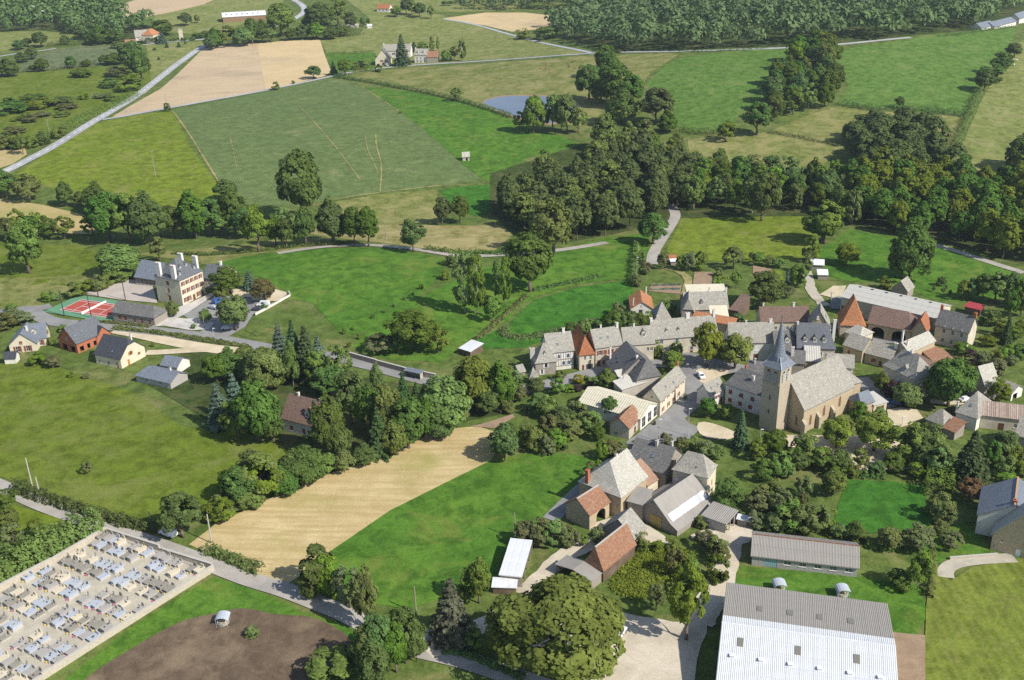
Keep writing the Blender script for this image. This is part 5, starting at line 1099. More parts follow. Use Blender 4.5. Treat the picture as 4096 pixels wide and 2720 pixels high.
    rots = {'f': 0, 'r': math.pi/2, 'b': math.pi, 'l': -math.pi/2}
    holes = {s: [] for s in sides}; todo = []
    zt = {}
    for s, (p, q) in sides.items():
        zt[s] = min(zr(*p), zr(*q))-.06
    for sp in ops:
        s, kd, cnt, ua, ub, v, w, hh = sp[:8]
        p, q = Vector((*sides[s][0], 0)), Vector((*sides[s][1], 0)); WL = (q-p).length; d = (q-p)/WL
        for i in range(cnt):
            u = WL*(ua if cnt == 1 else ua+(ub-ua)*i/(cnt-1)); u = min(max(u, w/2+.12), WL-w/2-.12)
            top = v+hh; pr = 0.0
            if top < zt[s]-.1 and v >= -.01: holes[s].append((u-w/2, u+w/2, max(v, 0.001), top, kd == 'arch'))
            else: pr = .19
            todo.append((kd, p+d*u+Vector((0, 0, v)), rots[s], w, hh, pr))
    if walls:
        wm = MB()
        for s, (p, q) in sides.items():
            if s in openfront: continue
            wall_face(wm, p, q, -1.6, zt[s], holes[s])
            # gable infill
            m = 13; pts = []
            for i in range(m+1):
                x = p[0]+(q[0]-p[0])*i/m; y = p[1]+(q[1]-p[1])*i/m; pts.append((x, y, zr(x, y)-.07))
            if max(z for *_, z in pts) > zt[s]+.12:
                for a, b in zip(pts, pts[1:]): wm.face([(a[0], a[1], zt[s]), (b[0], b[1], zt[s]), b, a])
        wo_ = wm.mesh('wall', wall, weld=True); add('wall', wo_)
    for kd, loc, rz, w, hh, pr in todo:
        ob = opening(root, kd, (0, 0, 0), 0, w, hh)
        if ob is None: continue
        off = Vector((0, -pr, 0)); off.rotate(Matrix.Rotation(rz, 3, 'Z'))
        ob.matrix_local = rel @ Matrix.Translation(Vector(loc)+off) @ Matrix.Rotation(rz, 4, 'Z')
    if posts:
        pm = mesh_box('post', -.11, -.11, -.5, .11, .11, 1.0, posts[1])
        for fx, fy in posts[0]:
            x, y = fx*L, fy*D; ob = add('post', pm, None, (x, y, 0)); ob.scale = (1, 1, zr(x, y)-.1)
    for c in chim:
        fx, fy, cw, cd, ztop = c[:5]; cm = c[5] if len(c) > 5 else 'chimney_white'
        x, y = fx*L, fy*D; q = MB(); zb = zr(min(max(x, .1), L-.1), min(max(y, .1), D-.1))-.6
        q.box(-cw/2, -cd/2, 0, cw/2, cd/2, h+ztop-zb); q.box(-cw/2-.08, -cd/2-.08, h+ztop-zb, cw/2+.08, cd/2+.08, h+ztop-zb+.12)
        co = add('chimney', q.mesh('chimney', cm), None, (x, y, zb))
        link('chimney_pot', cached(('pot', 1), lambda: MB().lathe([(.16, 0), (.13, .35), (.1, .35), (.1, .05)], 8).mesh('chimney_pot', 'tile_red')), co, (0, 0, h+ztop-zb+.11))
    for dsp in dorm:
        s, fu, fv, dw, dh, kd = dsp[:6]
        # dormer standing on the slope facing side s
        if s == 'f': x, y, rz = fu*L, fv*D/2, 0.0
        elif s == 'r': x, y, rz = L-fv*D/2, fu*D, math.pi/2
        else: x, y, rz = fv*D/2, (1-fu)*D, -math.pi/2
        zb = zr(x, y)-.1; ln = 2.2; q = MB()
        q.face([(-dw/2, 0, 0), (dw/2, 0, 0), (dw/2, 0, dh), (0, 0, dh+dw*.55), (-dw/2, 0, dh)])
        q.face([(-dw/2, 0, 0), (-dw/2, 0, dh), (-dw/2, ln, dh)]); q.face([(dw/2, 0, 0), (dw/2, ln, dh), (dw/2, 0, dh)])
        do = add('dormer', q.mesh('dormer', dsp[6] if len(dsp) > 6 else wall), None, (x, y, zb), rz)
        e = .16; rq = MB(); zt_ = dh+dw*.55+.06
        for sx in (-1, 1): rq.face([(sx*(dw/2+e), -e, dh-e*.9), (0, -e, zt_), (0, ln+1.2, zt_), (sx*(dw/2+e), ln+.3, dh-e*.9)], 0, [(0, 0), (0, 1), (3, 1), (3, 0)])
        link('dormer_roof', rq.mesh('dormer_roof', roof), do)
        w2, h2 = round(dw*.62, 2), round(dh*.85, 2)
        link('dormer_window', mesh_window(w2, h2, 'frame_white'), do, (0, -.17, .08)); link('dormer_pane', mesh_box('pane', -w2/2, -.012, .08, w2/2, -.004, h2+.06, 'glass'), do, (0, -.03, 0))
    for ssp in sky:
        s, fu, fv, sw, sh = ssp[:5]; sm_ = ssp[5] if len(ssp) > 5 else 'glass_sky'
        if s == 'f': x, y, rz = fu*L, fv*D/2, 0.0
        elif s == 'r': x, y, rz = L-fv*L/2, fu*D, math.pi/2
        else: x, y, rz = fv*L/2, (1-fu)*D, -math.pi/2
        dl = .3; xx, yy = (x, y+dl) if s == 'f' else ((x-dl, y) if s == 'r' else (x+dl, y))
        pit = math.atan2(zr(xx, yy)-zr(x, y), dl)
        fr = cached(('sky', sw, sh, sm_), lambda: MB().box(-sw/2, -sh/2, -.05, sw/2, sh/2, .10).mesh('skylight', 'iron' if sm_ == 'glass_sky' else sm_))
        ob = link('skylight', fr, root); ob.matrix_local = rel @ Matrix.Translation((x, y, zr(x, y)+.02)) @ Matrix.Rotation(rz, 4, 'Z') @ Matrix.Rotation(pit, 4, 'X')
        if sm_ == 'glass_sky': link('pane', mesh_box('pane', -sw/2+.07, -sh/2+.07, .10, sw/2-.07, sh/2-.07, .115, 'glass_sky'), ob)
    root['zr'] = 0.0; del root['zr']
    INFO[root.name] = (L, D, h, rise, zr)
    return root
BM = {}; INFO = {}
# ------------------------------------------------------------------ school and new houses
W5 = lambda s, kd, n, a, b, v, w=1.0, h=1.5: (s, kd, n, a, b, v, w, h)
b = bld('school_building', 'tall cream three-storey school with brown shutters and four white chimneys', 'b', (335, 265), (540, 160), ('A', 367, 480), dep=('A', 80, 240), rise=6.2, k0=.85, k1=.85, flare=.25, wall='plaster_cream', roof='slate', cat='school',
    ops=[W5('f', 'ws', 5, .12, .88, 7.6, .95, 1.7), W5('f', 'ws', 5, .12, .88, 4.3, .95, 1.8), W5('f', 'ws', 2, .14, .3, .9, 1.0, 1.9), ('f', 'd', 1, .5, .5, 0, 1.3, 2.6), ('f', 'ws', 1, .69, 0, .9, .95, 1.9), ('f', 'd', 1, .88, 0, 0, 1.2, 2.5), W5('l', 'cr', 1, .5, .5, 7.4, 1.5, 1.7), W5('l', 'cr', 1, .5, .5, 4.2, 1.0, 2.0), W5('l', 'cr', 1, .5, .5, .8, 1.3, 2.4)],
    chim=[(.05, .22, 1.0, 2.0, 5.6), (.05, .78, 1.0, 2.0, 5.6), (.95, .22, 1.0, 2.0, 5.6), (.95, .78, 1.0, 2.0, 5.6)], dorm=[('f', .2, .3, 1.2, 1.0, 'w', 'slate'), ('f', .8, .3, 1.2, 1.0, 'w', 'slate'), ('f', .38, .55, 1.0, .8, 'w', 'slate'), ('f', .62, .55, 1.0, .8, 'w', 'slate')])
bld('school_shelter', 'blue-grey slate roofed playground shelter left of the school', 'A', (1050, 292), (1240, 312), 3.4, dep=12, rise=5.6, roof='slate_blue', wall='wood_dark', cat='shelter', ops=[W5('f', 'w', 6, .08, .92, .8, 1.6, 1.7)])
bld('school_wing', 'stone school wing with dark slate roof right of the school', 'b', (520, 238), (705, 252), 4.2, dep=11, rise=4.2, roof='slate', wall='stone_pale', cat='school', chim=[(.62, .5, .8, 1.0, 5.6)], ops=[W5('f', 'w', 3, .3, .9, 1.0, 1.0, 1.4)])
bld('village_hall', 'low grey stone hall with mossy slate roof by the tennis court', 'A', (872, 568), (1212, 612), ('A', 880, 640), dep=8.5, rise=3.0, k1=.7, roof='lauze_dark', wall='stone_grey', cat='hall', ops=[W5('f', 'cr', 2, .17, .3, .9, 1.3, 1.9), W5('f', 'cr', 3, .52, .88, .7, .9, 1.8)])
bld('entrance_porch', 'small white porch at the end of the low stone hall', 'A', (1215, 600), (1312, 562), 3.0, dep=3.5, rise=.5, ridge='shed', roof='fibre_pale', wall='plaster_white', cat='porch', ops=[('f', 'db', 1, .6, 0, 0, 1.6, 2.1)])
b = bld('cream_house', 'new cream house with charcoal tile roof and half-hipped gable', 'a', (668, 746), (862, 786), ('B', 868, 856), dep=('B', 1046, 690), rise=5.3, th=.72, k0=.0, k1=.9, roof='tile_charcoal', wall='plaster_cream', chim=[(.75, .75, .5, .5, 5.2)], sky=[('f', .6, .3, .6, .9)],
    ops=[('f', 'do', 1, .84, 0, 0, 1.0, 2.1), W5('f', 'wx', 1, .5, 0, .9, .8, 1.0), W5('f', 'wx', 1, .15, 0, 1.0, .5, .8), ('r', 'do', 1, .3, 0, .0, 1.0, 2.2), W5('r', 'wo', 1, .42, 0, 3.6, .9, 1.1), W5('r', 'wo', 1, .75, 0, 2.0, .6, .8)])
b = bld('brick_house', 'unfinished red brick house with grey tile roof', 'a', (545, 677), (765, 582), ('A', 560, 748), dep=('A', 412, 634), rise=5.2, roof='slate', wall='brick_red', sky=[('f', .13, .42, .7, 1.0), ('f', .38, .5, .7, 1.0)],
    ops=[('l', 'open', 1, .3, 0, 0, 2.6, 2.3), ('l', 'open', 1, .75, 0, 0, 2.4, 2.3), ('f', 'open', 1, .15, 0, .3, 1.6, 1.9), ('f', 'open', 1, .38, 0, .3, 1.2, 1.9), ('f', 'open', 1, .6, 0, .3, 1.2, 1.9), ('l', 'w', 1, .5, 0, 4.2, .8, 1.0)])
bld('brick_wing', '', 'a', (690, 632), (800, 590), 3.0, dep=7, rise=3.4, ridge='y', roof='tile_charcoal', wall='brick_red', parent=b, ops=[('f', 'open', 1, .5, 0, .2, 1.6, 1.9)])
b = bld('slate_house', 'cream house with steep slate cross gables and brown shutters at the left edge', 'a', (55, 690), (266, 668), ('A', 75, 745), dep=11, rF=(137, 600), ridge='y', k1=.0, roof='slate_blue', wall='plaster_cream', chim=[(.62, .45, .6, .6, 5.0)], ops=[W5('f', 'ws', 2, .28, .66, .25, 1.3, 2.1), W5('f', 'cr', 1, .45, 0, 3.3, 1.0, 1.0)])
bld('house_wing', '', 'a', (205, 645), (338, 628), 3.0, dep=8, rise=4.6, roof='slate_blue', wall='plaster_cream', parent=b, dorm=[('f', .3, .35, 1.5, 1.2, 'w')], ops=[W5('r', 'wo', 1, .5, 0, 3.2, .9, 1.2), W5('f', 'ws', 1, .6, 0, .3, 1.2, 2.0)])
bld('garden_shed', 'small dark roofed shed below the slate cross gabled house', 'a', (18, 782), (112, 776), 2.2, dep=4.5, rise=1.8, roof='tile_charcoal', wall='plaster_white', cat='shed')
bld('grey_shed', 'grey tiled outbuilding above the garden wood', 'A', (1255, 985), (1394, 1006), 2.6, dep=('B', 1497, 936), rise=2.2, roof='slate_blue', wall='plaster_white', cat='shed', posts=([(.1, .03), (.4, .03), (.7, .03)], 'frame_white'))
bld('grey_bungalow', 'low grey tiled bungalow half hidden by conifers', 'A', (1055, 1066), (1340, 1128), 2.4, dep=8.5, rise=2.2, k0=.6, roof='slate_blue', wall='concrete_block', chim=[(.75, .55, .5, .5, 2.8)], ops=[W5('f', 'w', 2, .3, .7, .9, 1.0, 1.1)])
bld('garden_house', 'white house with steep brown tile roof among garden trees', 'O', (148, 455), (330, 505), 4.2, dep=10.5, rise=6.0, roof='tile_brown', wall='plaster_white', chim=[(.25, .5, .6, .6, 6.8), (.85, .5, .6, .6, 6.6)], dorm=[('f', .66, .3, 1.8, 1.5, 'w')], ops=[W5('f', 'cr', 1, .25, 0, .8, 1.2, 1.5), W5('f', 'cr', 2, .6, .85, .6, 1.0, 1.8), W5('r', 'w', 1, .5, 0, 4.6, 1.0, 1.2)])
# ------------------------------------------------------------------ stone house row along the street
bld('ivy_house', 'stone house with hipped lauze roof at the left end of the row', 'c', (128, 468), (328, 447), ('A', 150, 578), dep=8.5, rise=5.2, k0=.9, k1=.6, flare=.2, wall='stone_grey', chim=[(.04, .6, 1.6, 1.2, 3.2, 'concrete')], ops=[W5('f', 'wh', 2, .5, .5, 2.6, .9, 1.4), W5('f', 'wh', 1, .3, 0, .4, .8, 1.6)], dorm=[('f', .5, .45, .9, .7, 'w', 'wood_dark')])
bld('well_house', 'tiny pyramid roofed stone garden pavilion below the row', 'c', (78, 600), (168, 593), 2.2, dep=3.6, rise=3.4, k0=1, k1=1, flare=.3, wall='stone_grey', cat='pavilion')
b = bld('timbered_house', 'half-timbered house with grey lauze roof in the row', 'c', (240, 378), (478, 352), 6.6, dep=10, rise=5.0, wall='plaster_white', chim=[(.72, .5, .8, .7, 6.2)], sky=[('f', .42, .4, .6, .8)], ops=[W5('f', 'wb', 1, .42, 0, 4.1, .9, 1.3), W5('f', 'wb', 1, .78, 0, 4.1, .9, 1.3), W5('f', 'wb', 2, .6, .8, 1.6, .9, 1.3)])
def timbers(root):
    L, D, h, rise, zr = INFO[root.name]; q = MB(); y = .29
    for z in (1.3, 3.6, 6.3): q.box(.4, y, z, L-.4, y+.1, z+.16)
    for i in range(11):
        x = .5+(L-1.1)*i/10; q.box(x, y+.012, 1.46, x+.13, y+.1, 3.6); q.box(x, y+.012, 3.76, x+.13, y+.1, 6.3)
    q.build('timber_frame', 'wood_dark', root)
timbers(b)
bld('red_roof_house', 'tan house with steep red tile roof and garage in the row', 'c', (511, 399), (658, 383), ('A', 525, 532), dep=13, rise=5.8, ridge='y', k0=.95, roof='tile_red', wall='plaster_ivory', ops=[W5('f', 'w', 2, .38, .75, 3.6, .75, 1.4), ('f', 'd', 1, .25, 0, 0, .8, 1.9), ('f', 'gd', 1, .68, 0, 0, 2.3, 2.0)])
b = bld('inn', 'stone inn with red shutters and yellow sign in the row', 'c', (654, 337), (900, 303), ('A', 680, 503), dep=('A', 0, 0) if False else 10, rise=4.9, wall='stone_pale', chim=[(.95, .5, .7, 1.1, 6.0), (.42, .62, .5, .5, 5.4)], sky=[('f', .28, .5, .6, .9), ('f', .55, .5, .6, .9)],
    ops=[W5('f', 'ws', 1, .16, 0, 4.2, 1.0, 1.6), W5('f', 'cr', 1, .36, 0, 4.2, 1.2, 1.6), W5('f', 'ws', 1, .58, 0, 4.2, 1.0, 1.6), W5('f', 'cr', 1, .82, 0, 4.2, 1.2, 1.6), ('f', 'd', 1, .12, 0, 0, 1.2, 2.4), W5('f', 'ws', 2, .38, .56, .7, 1.0, 1.6), ('f', 'd', 1, .82, 0, 0, 1.4, 2.5)], cat='inn')
L_, D_, h_, r_x, z_ = INFO[b.name]; MB().box(L_*.38, .1, 3.25, L_*.62, .2, 3.7).build('sign_board', 'sign_yellow', b)
bld('grey_house', 'grey lauze roofed house between the inn and the square house', 'c', (905, 312), (1178, 292), 6.2, dep=10, rise=4.6, wall='plaster_ivory', dorm=[('f', .68, .45, 1.6, 1.3, 'w')], chim=[(.42, .5, .5, .5, 5.6)], ops=[W5('f', 'w', 2, .8, .92, 3.5, .9, 1.3)])
bld('square_house', 'long ivory house with lauze roof facing the village square', 'B', (1372, 624), (1960, 578), ('A', 1398, 772), dep=10, rise=5.2, wall='plaster_ivory', chim=[(.02, .5, .8, 1.2, 5.8), (.58, .5, 1.2, .9, 6.6), (.98, .5, .8, 1.2, 7.0)], dorm=[('f', .22, .35, .9, .7, 'w', 'wood_dark'), ('f', .4, .35, .9, .7, 'w', 'wood_dark')], ops=[W5('f', 'wb', 4, .12, .85, 4.2, .9, 1.4), W5('f', 'wb', 3, .3, .9, 1.1, .9, 1.5), ('f', 'd', 1, .6, 0, 0, 1.1, 2.2)])
bld('slate_barn', 'big dark slate barn with one pale slope beside the square', 'W', (33, 296.5), (47, 299.5), 4.6, dep=14, rise=6.4, ridge='y', roof='lauze_dark', wall='stone_grey', cat='barn', sky=[('l', .3, .45, .8, 1.2), ('l', .45, .4, .8, 1.2), ('l', .3, .2, .8, 1.2)], chim=[(.1, .9, .5, .5, 5.2)])
bld('slate_cottage', 'smaller dark roofed cottage in front of the big slate barn', 'd', (85, 748), (278, 712), 6.0, dep=9, rise=5.0, ridge='y', k0=.55, roof='lauze_dark', wall='plaster_grey', chim=[(.35, .7, .6, .6, 5.2)], sky=[('l', .5, .5, .6, .9)])
bld('lean_to', 'pale sheet roofed lean-to below the dark slate cottage', 'c', (888, 694), (1215, 592), 4.6, dep=5.0, rise=1.0, ridge='shed', roof='fibre_pale', wall='plaster_grey', cat='shed', chim=[(.75, .5, .3, .3, 3.0, 'concrete'), (.82, .5, .5, .4, 3.2, 'shutter_brown')], ops=[('f', 'g', 1, .68, 0, 0, 2.6, 2.2)])
bld('lean_to', 'grey sheet roofed lean-to left of the dark slate cottage', 'c', (885, 640), (1040, 612), 4.4, dep=5.5, rise=2.2, ridge='shed', roof='fibre_pale', wall='plaster_grey', cat='shed', chim=[(.2, .2, .3, .3, 2.6, 'concrete')])
bld('ivory_hall', 'long low hall with ivory sheet roof and glazed gable', 'B', (692, 1182), (1264, 1344), ('B', 1270, 1447), dep=('B', 1418, 1190), rise=2.6, roof='fibre_ivory', wall='plaster_white', cat='hall', sheets=(3.0, 2.4, 'fibre_ivory', 8), ops=[W5('r', 'wb', 0, 0, 0, 0), W5('r', 'w', 3, .18, .82, .3, 2.2, 3.4)])
bld('white_house', 'long white house with pale lauze roof on the street corner', 'B', (1270, 1142), (1442, 1185), ('B', 1430, 1322), dep=('B', 1648, 962), rise=3.9, ridge='y', wall='plaster_cream', chim=[(.5, .98, .6, .9, 4.8, 'brick_red')], sky=[('r', .35, .5, .6, .8), ('r', .6, .4, .6, .8)], ops=[W5('r', 'ws', 5, .12, .9, 4.0, .85, 1.4), W5('r', 'ws', 4, .12, .75, .8, .9, 1.5), ('r', 'd', 1, .52, 0, 0, 1.0, 2.1), W5('f', 'w', 1, .5, 0, 5.6, .6, .8)])
bld('red_tile_shed', 'small stone shed with patchy red tile roof by the street', 'B', (970, 1382), (1162, 1428), ('B', 1166, 1528), dep=('B', 1252, 1296), rise=2.9, ridge='y', roof='tile_rust', wall='stone_pale', cat='shed', ops=[('r', 'd', 1, .5, 0, 0, 1.4, 2.2), W5('r', 'cr', 1, .5, 0, 3.0, 1.0, 1.2), W5('f', 'w', 1, .3, 0, .5, 1.0, 1.0)])
bld('orange_roof_house', 'small white house with bright orange tile roof behind the row', 'B', (1164, 348), (1378, 350), ('B', 1366, 404), dep=('B', 1394, 240), rise=2.9, ridge='y', roof='tile_orange', wall='plaster_white', chim=[(.15, .1, .35, .35, 3.8), (.75, .95, .4, .4, 4.2)], ops=[('f', 'gd', 1, .45, 0, 0, 1.4, 2.0), W5('f', 'w', 1, .5, 0, 3.6, .4, .5)])
bld('pyramid_barn', 'small barn with tall pyramid lauze roof behind the row', 'B', (1383, 464), (1552, 456), 3.2, dep=9, rise=6.0, k0=.85, k1=.85, wall='stone_grey', cat='barn')
b = bld('gabled_house', 'grey stone house with pointed front gable behind the square', 'B', (1655, 360), (2054, 350), 5.2, dep=11, rise=5.0, wall='stone_grey', chim=[(.6, .5, .6, .6, 6.0), (.98, .5, .6, 1.0, 6.0)], dorm=[('f', .4, .3, 1.0, 1.2, 'w')], ops=[W5('f', 'wb', 2, .35, .45, 2.6, .9, 1.4)])
bld('front_wing', '', 'B', (1618, 388), (1748, 394), 5.2, dep=9, rise=5.6, ridge='y', k0=.5, th=.3, wall='stone_grey', parent=b, ops=[W5('f', 'w', 1, .55, 0, 3.4, 1.0, 1.6)])
bld('sheet_shed', 'pale sheet roofed shed in front of the pointed gable house', 'B', (1893, 440), (2056, 436), 4.8, dep=5.5, rise=3.0, ridge='shed', roof='fibre_ivory', wall='stone_grey', cat='shed')
bld('sheet_barn', 'pale sheet roofed barn behind the pointed gable house', 'B', (1685, 250), (2042, 246), 6.2, dep=9, rise=2.0, ridge='shed', roof='fibre_ivory', wall='concrete_block', cat='barn')
bld('brown_shed', 'brown roofed shed right of the pointed gable house', 'B', (2050, 352), (2140, 372), 3.8, dep=11, rise=2.6, ridge='shed', roof='tile_brown', wall='wood_dark', cat='shed')
bld('orange_lean_to', 'long low orange tiled lean-to behind the square house', 'B', (1712, 428), (2094, 497), 5.6, dep=4.4, rise=1.1, ridge='shed', roof='tile_orange', wall='stone_grey', cat='shed')
bld('shuttered_house', 'white house with closed pale shutters behind the plane trees', 'd', (778, 472), (1126, 468), ('B', 1120, 606), dep=10, rise=5.4, wall='plaster_white', chim=[(.4, .5, .5, .5, 6.0), (.93, .5, .9, .7, 6.4)], ops=[W5('f', 'cw', 3, .36, .85, 3.7, 1.1, 1.9), ('f', 'd', 1, .6, 0, 0, 1.5, 2.6), W5('f', 'w', 3, .36, .85, 6.2, .7, .5)])
bld('dormer_house', 'dark roofed house with one dormer left of the mansard house', 'C', (218, 690), (408, 684), 6.0, dep=10, rise=4.8, roof='lauze_dark', wall='plaster_ivory', dorm=[('f', .6, .4, 1.6, 1.2, 'w')], chim=[(.95, .5, .9, 1.0, 6.0, 'concrete')])
bld('mansard_house', 'big grey slate house with three front dormers behind the church', 'C', (402, 672), (745, 684), 7.0, dep=11, rise=6.8, k1=.45, flare=.15, roof='slate', wall='stone_pale', chim=[(.98, .6, .9, .9, 7.6), (.03, .5, .6, .9, 7.0)], dorm=[('f', .22, .3, 1.3, 1.5, 'w'), ('f', .46, .3, 1.3, 1.5, 'w'), ('f', .7, .3, 1.3, 1.5, 'w'), ('r', .5, .3, 1.3, 1.3, 'w')], ops=[W5('f', 'wh', 4, .15, .85, 3.9, 1.0, 1.7), W5('r', 'w', 2, .3, .7, 3.6, .9, 1.5)])
bld('striped_shed', 'shed with striped corrugated roof behind the church', 'C', (470, 782), (612, 790), 5.4, dep=6.5, rise=2.6, ridge='shed', roof='fibre_pale', wall='stone_grey', cat='shed', corr=.7)
bld('dark_house', 'low dark roofed house just behind the church spire', 'C', (300, 800), (480, 812), 5.6, dep=8, rise=3.0, roof='lauze_dark', wall='stone_grey', chim=[(.35, .3, .9, .7, 4.6)])
bld('dark_house', 'dark roofed house left of the church tower', 'C', (-40, 905), (120, 925), 4.6, dep=9, rise=3.4, roof='lauze_dark', wall='plaster_ivory', chim=[(.4, .4, .5, .5, 4.4)], ops=[W5('f', 'w', 1, .5, 0, 2.2, 1.0, 1.0)])
bld('white_gable_house', 'white house with ivy and pale roof just behind the nave', 'C', (655, 830), (900, 850), 6.5, dep=8, rise=3.0, roof='lauze', wall='plaster_white', ops=[W5('f', 'w', 3, .5, .95, 3.4, 1.0, 1.4), W5('r', 'w', 1, .5, 0, 3.4, 1.0, 1.4)])
bld('cottage', 'small white cottage with pale lauze roof beside the street', 'B', (1878, 1134), (2024, 1064), ('A', 1876, 1215) if False else 4.4, dep=('A', 1788, 1064), rise=3.3, wall='plaster_white', sky=[('f', .3, .5, .6, .7), ('f', .7, .55, .6, .7)], ops=[W5('f', 'ws', 2, .42, .58, 2.2, .8, 1.1), ('f', 'd', 1, .85, 0, 0, 1.0, 2.0), ('l', 'd', 1, .4, 0, 0, .9, 2.0)])
bld('long_house', 'long white house with dark lauze roof left of the church', 'd', (742, 774), (1075, 886), 6.8, dep=10, rise=4.4, k0=.5, roof='lauze_dark', wall='plaster_white', chim=[(.52, .3, .8, .6, 4.0), (.25, .55, .5, .6, 5.4, 'brick_red')], ops=[W5('f', 'cr', 4, .12, .9, 3.8, 1.3, 1.5), W5('f', 'cr', 3, .12, .6, 1.0, 1.3, 1.4), W5('f', 'w', 1, .32, 0, 4.0, .5, .6)])
# ------------------------------------------------------------------ houses and barns right of the church
bld('brown_roof_house', 'long house with dark brown tile roof behind the mansard house', 'C', (92, 450), (522, 447), 4.6, dep=9.5, rise=4.2, roof='tile_brown', wall='plaster_ivory', chim=[(.7, .5, .7, .7, 5.4), (.1, .6, .5, .5, 5.0)], ops=[W5('f', 'wb', 3, .3, .8, 1.6, .9, 1.2)])
bld('steep_barn', 'stone barn with steep lauze roof right of the brown roofed house', 'C', (498, 492), (694, 507), 5.4, dep=9, rise=6.0, ridge='y', wall='stone_warm', cat='barn', sky=[('r', .5, .45, .6, 1.2)], chim=[(.4, .05, .7, .7, 3.0)])
bld('dovecote_house', 'tall building with flared orange tile pavilion roof', 'C', (773, 474), (1003, 488), 4.8, dep=11.5, rise=9.0, ridge='y', k0=.75, k1=.75, flare=.35, roof='tile_orange', wall='stone_pale', cat='barn', ops=[('f', 'arch', 1, .4, 0, 0, 2.8, 3.2)])
bld('arched_barn', 'long stone barn with brown tile roof and two big arches', 'C', (1008, 458), (1395, 530), 5.2, dep=12, rise=4.6, k1=.5, roof='tile_brown', wall='stone_warm', cat='barn', ops=[('f', 'arch', 1, .24, 0, 0, 4.6, 4.3), ('f', 'arch', 1, .74, 0, 0, 4.6, 4.3)])
bld('orange_barn_end', 'orange tile roofed barn end right of the arched barn', 'C', (1385, 520), (1530, 545), 5.5, dep=9, rise=4.5, ridge='y', roof='tile_red', wall='stone_warm', cat='barn')
bld('long_barn', 'very long white sheet roofed barn at the village edge', 'C', (778, 230), (1614, 422), 6.6, dep=('B', 1926, 352), rise=2.6, roof='fibre_pale', wall='plaster_ivory', cat='barn', sheets=(2.6, 2.6, 'fibre_pale', 0), ops=[('f', 'gd', 1, .05, 0, 0, 2.6, 3.4), ('f', 'g', 2, .6, .85, 0, 4.0, 4.0)], sky=[('f', x, .985, .9, .9, 'iron') for x in (.12, .25, .4, .55, .7, .85)])
bld('big_farmhouse', 'tall grey farmhouse with blank white gable at the right', 'C', (1588, 474), (1890, 548), ('B', 1890, 706), dep=('B', 1994, 490), rise=4.8, roof='lauze_dark', wall='plaster_ivory', chim=[(.03, .5, .8, .8, 6.0, 'brick_red'), (.98, .5, .8, .8, 6.0, 'brick_red')], ops=[W5('f', 'w', 3, .27, .8, 4.6, .9, 1.5), W5('f', 'w', 3, .27, .8, 1.2, .9, 1.5), W5('f', 'w', 3, .27, .8, 7.0, .5, .5)])
bld('court_house', 'small hipped house with pale lauze roof in the farm courtyard', 'C', (808, 530), (947, 584), 4.4, dep=('B', 1048, 528), rise=2.4, k0=.6, k1=.6, roof='lauze_pale', wall='plaster_cream', ops=[W5('r', 'cr', 1, .5, 0, 1.6, .9, 1.3)])
bld('court_wing', 'low stone wing with dark lauze roof closing the courtyard', 'C', (795, 645), (973, 702), 4.6, dep=9, rise=3.2, roof='lauze', wall='stone_warm', ops=[W5('f', 'cr', 1, .3, 0, 2.0, .9, 1.3)])
bld('court_cottage', 'low stone cottage with lauze roof beside the courtyard wing', 'C', (980, 714), (1222, 776), 3.6, dep=8.5, rise=3.2, wall='stone_warm', chim=[(.95, .45, 1.0, .7, 4.4)], ops=[W5('f', 'cr', 1, .35, 0, 1.0, 1.6, 1.3), ('f', 'd', 1, .62, 0, 0, 1.1, 2.1), W5('f', 'cr', 1, .85, 0, 1.0, .8, 1.3)])
bld('pale_barn', 'stone barn with broad pale lauze roof above the hipped house', 'C', (1372, 714), (1608, 612), 6.4, dep=('A', 1228, 652), rise=2.6, roof='lauze_pale', wall='stone_warm', cat='barn', chim=[(.35, .95, .5, .5, 4.2), (.1, .3, .6, .5, 3.0)])
bld('hipped_house', 'tall hipped stone house with closed white shutters', 'C', (1138, 817), (1420, 950), 7.4, dep=('B', 1558, 862), rise=5.6, k0=.7, k1=.7, flare=.2, wall='plaster_ivory', dorm=[('f', .6, .25, 1.4, 1.0, 'w', 'lauze_pale')], chim=[(.5, .5, .8, .6, 6.2)], ops=[W5('f', 'cw', 3, .14, .84, 3.8, 1.0, 1.6), W5('f', 'cw', 2, .14, .84, .8, 1.0, 1.8)])
bld('brown_annex', 'small brown roofed annex right of the hipped house', 'C', (1545, 862), (1628, 815), 3.6, dep=8, rise=1.6, ridge='shed', roof='tile_brown', wall='stone_warm', cat='shed')
bld('tile_porch', 'open tiled porch behind the hipped house', 'C', (1575, 745), (1662, 690), 3.6, dep=5, rise=1.2, ridge='shed', roof='tile_rust', wall='stone_warm', cat='porch')
bld('tile_shed', 'low shed with mossy orange roof behind the chestnut tree', 'C', (1592, 802), (1768, 772), 3.0, dep=6.5, rise=1.4, ridge='shed', roof='tile_rust', wall='stone_warm', cat='shed')
bld('garden_hut', 'red sheet roofed garden hut at the right', 'C', (1842, 312), (1990, 348), 2.6, dep=4, rise=.8, ridge='shed', roof='metal_red', wall='wood_dark', cat='hut')
bld('stone_hut', 'small stone hut with steep lauze roof behind the long barn', 'C', (1212, 158), (1362, 192), 3.0, dep=7, rise=3.8, ridge='y', wall='stone_grey', cat='hut')
bld('gable_house', 'stone house with pale roof and blue shutter at the right', 'g', (736, 177), (898, 260), 5.4, dep=6, rF=(850, 96), ridge='y', roof='lauze_pale', wall='stone_grey', ops=[W5('f', 'cb', 1, .42, 0, 3.0, 1.3, 1.6)])
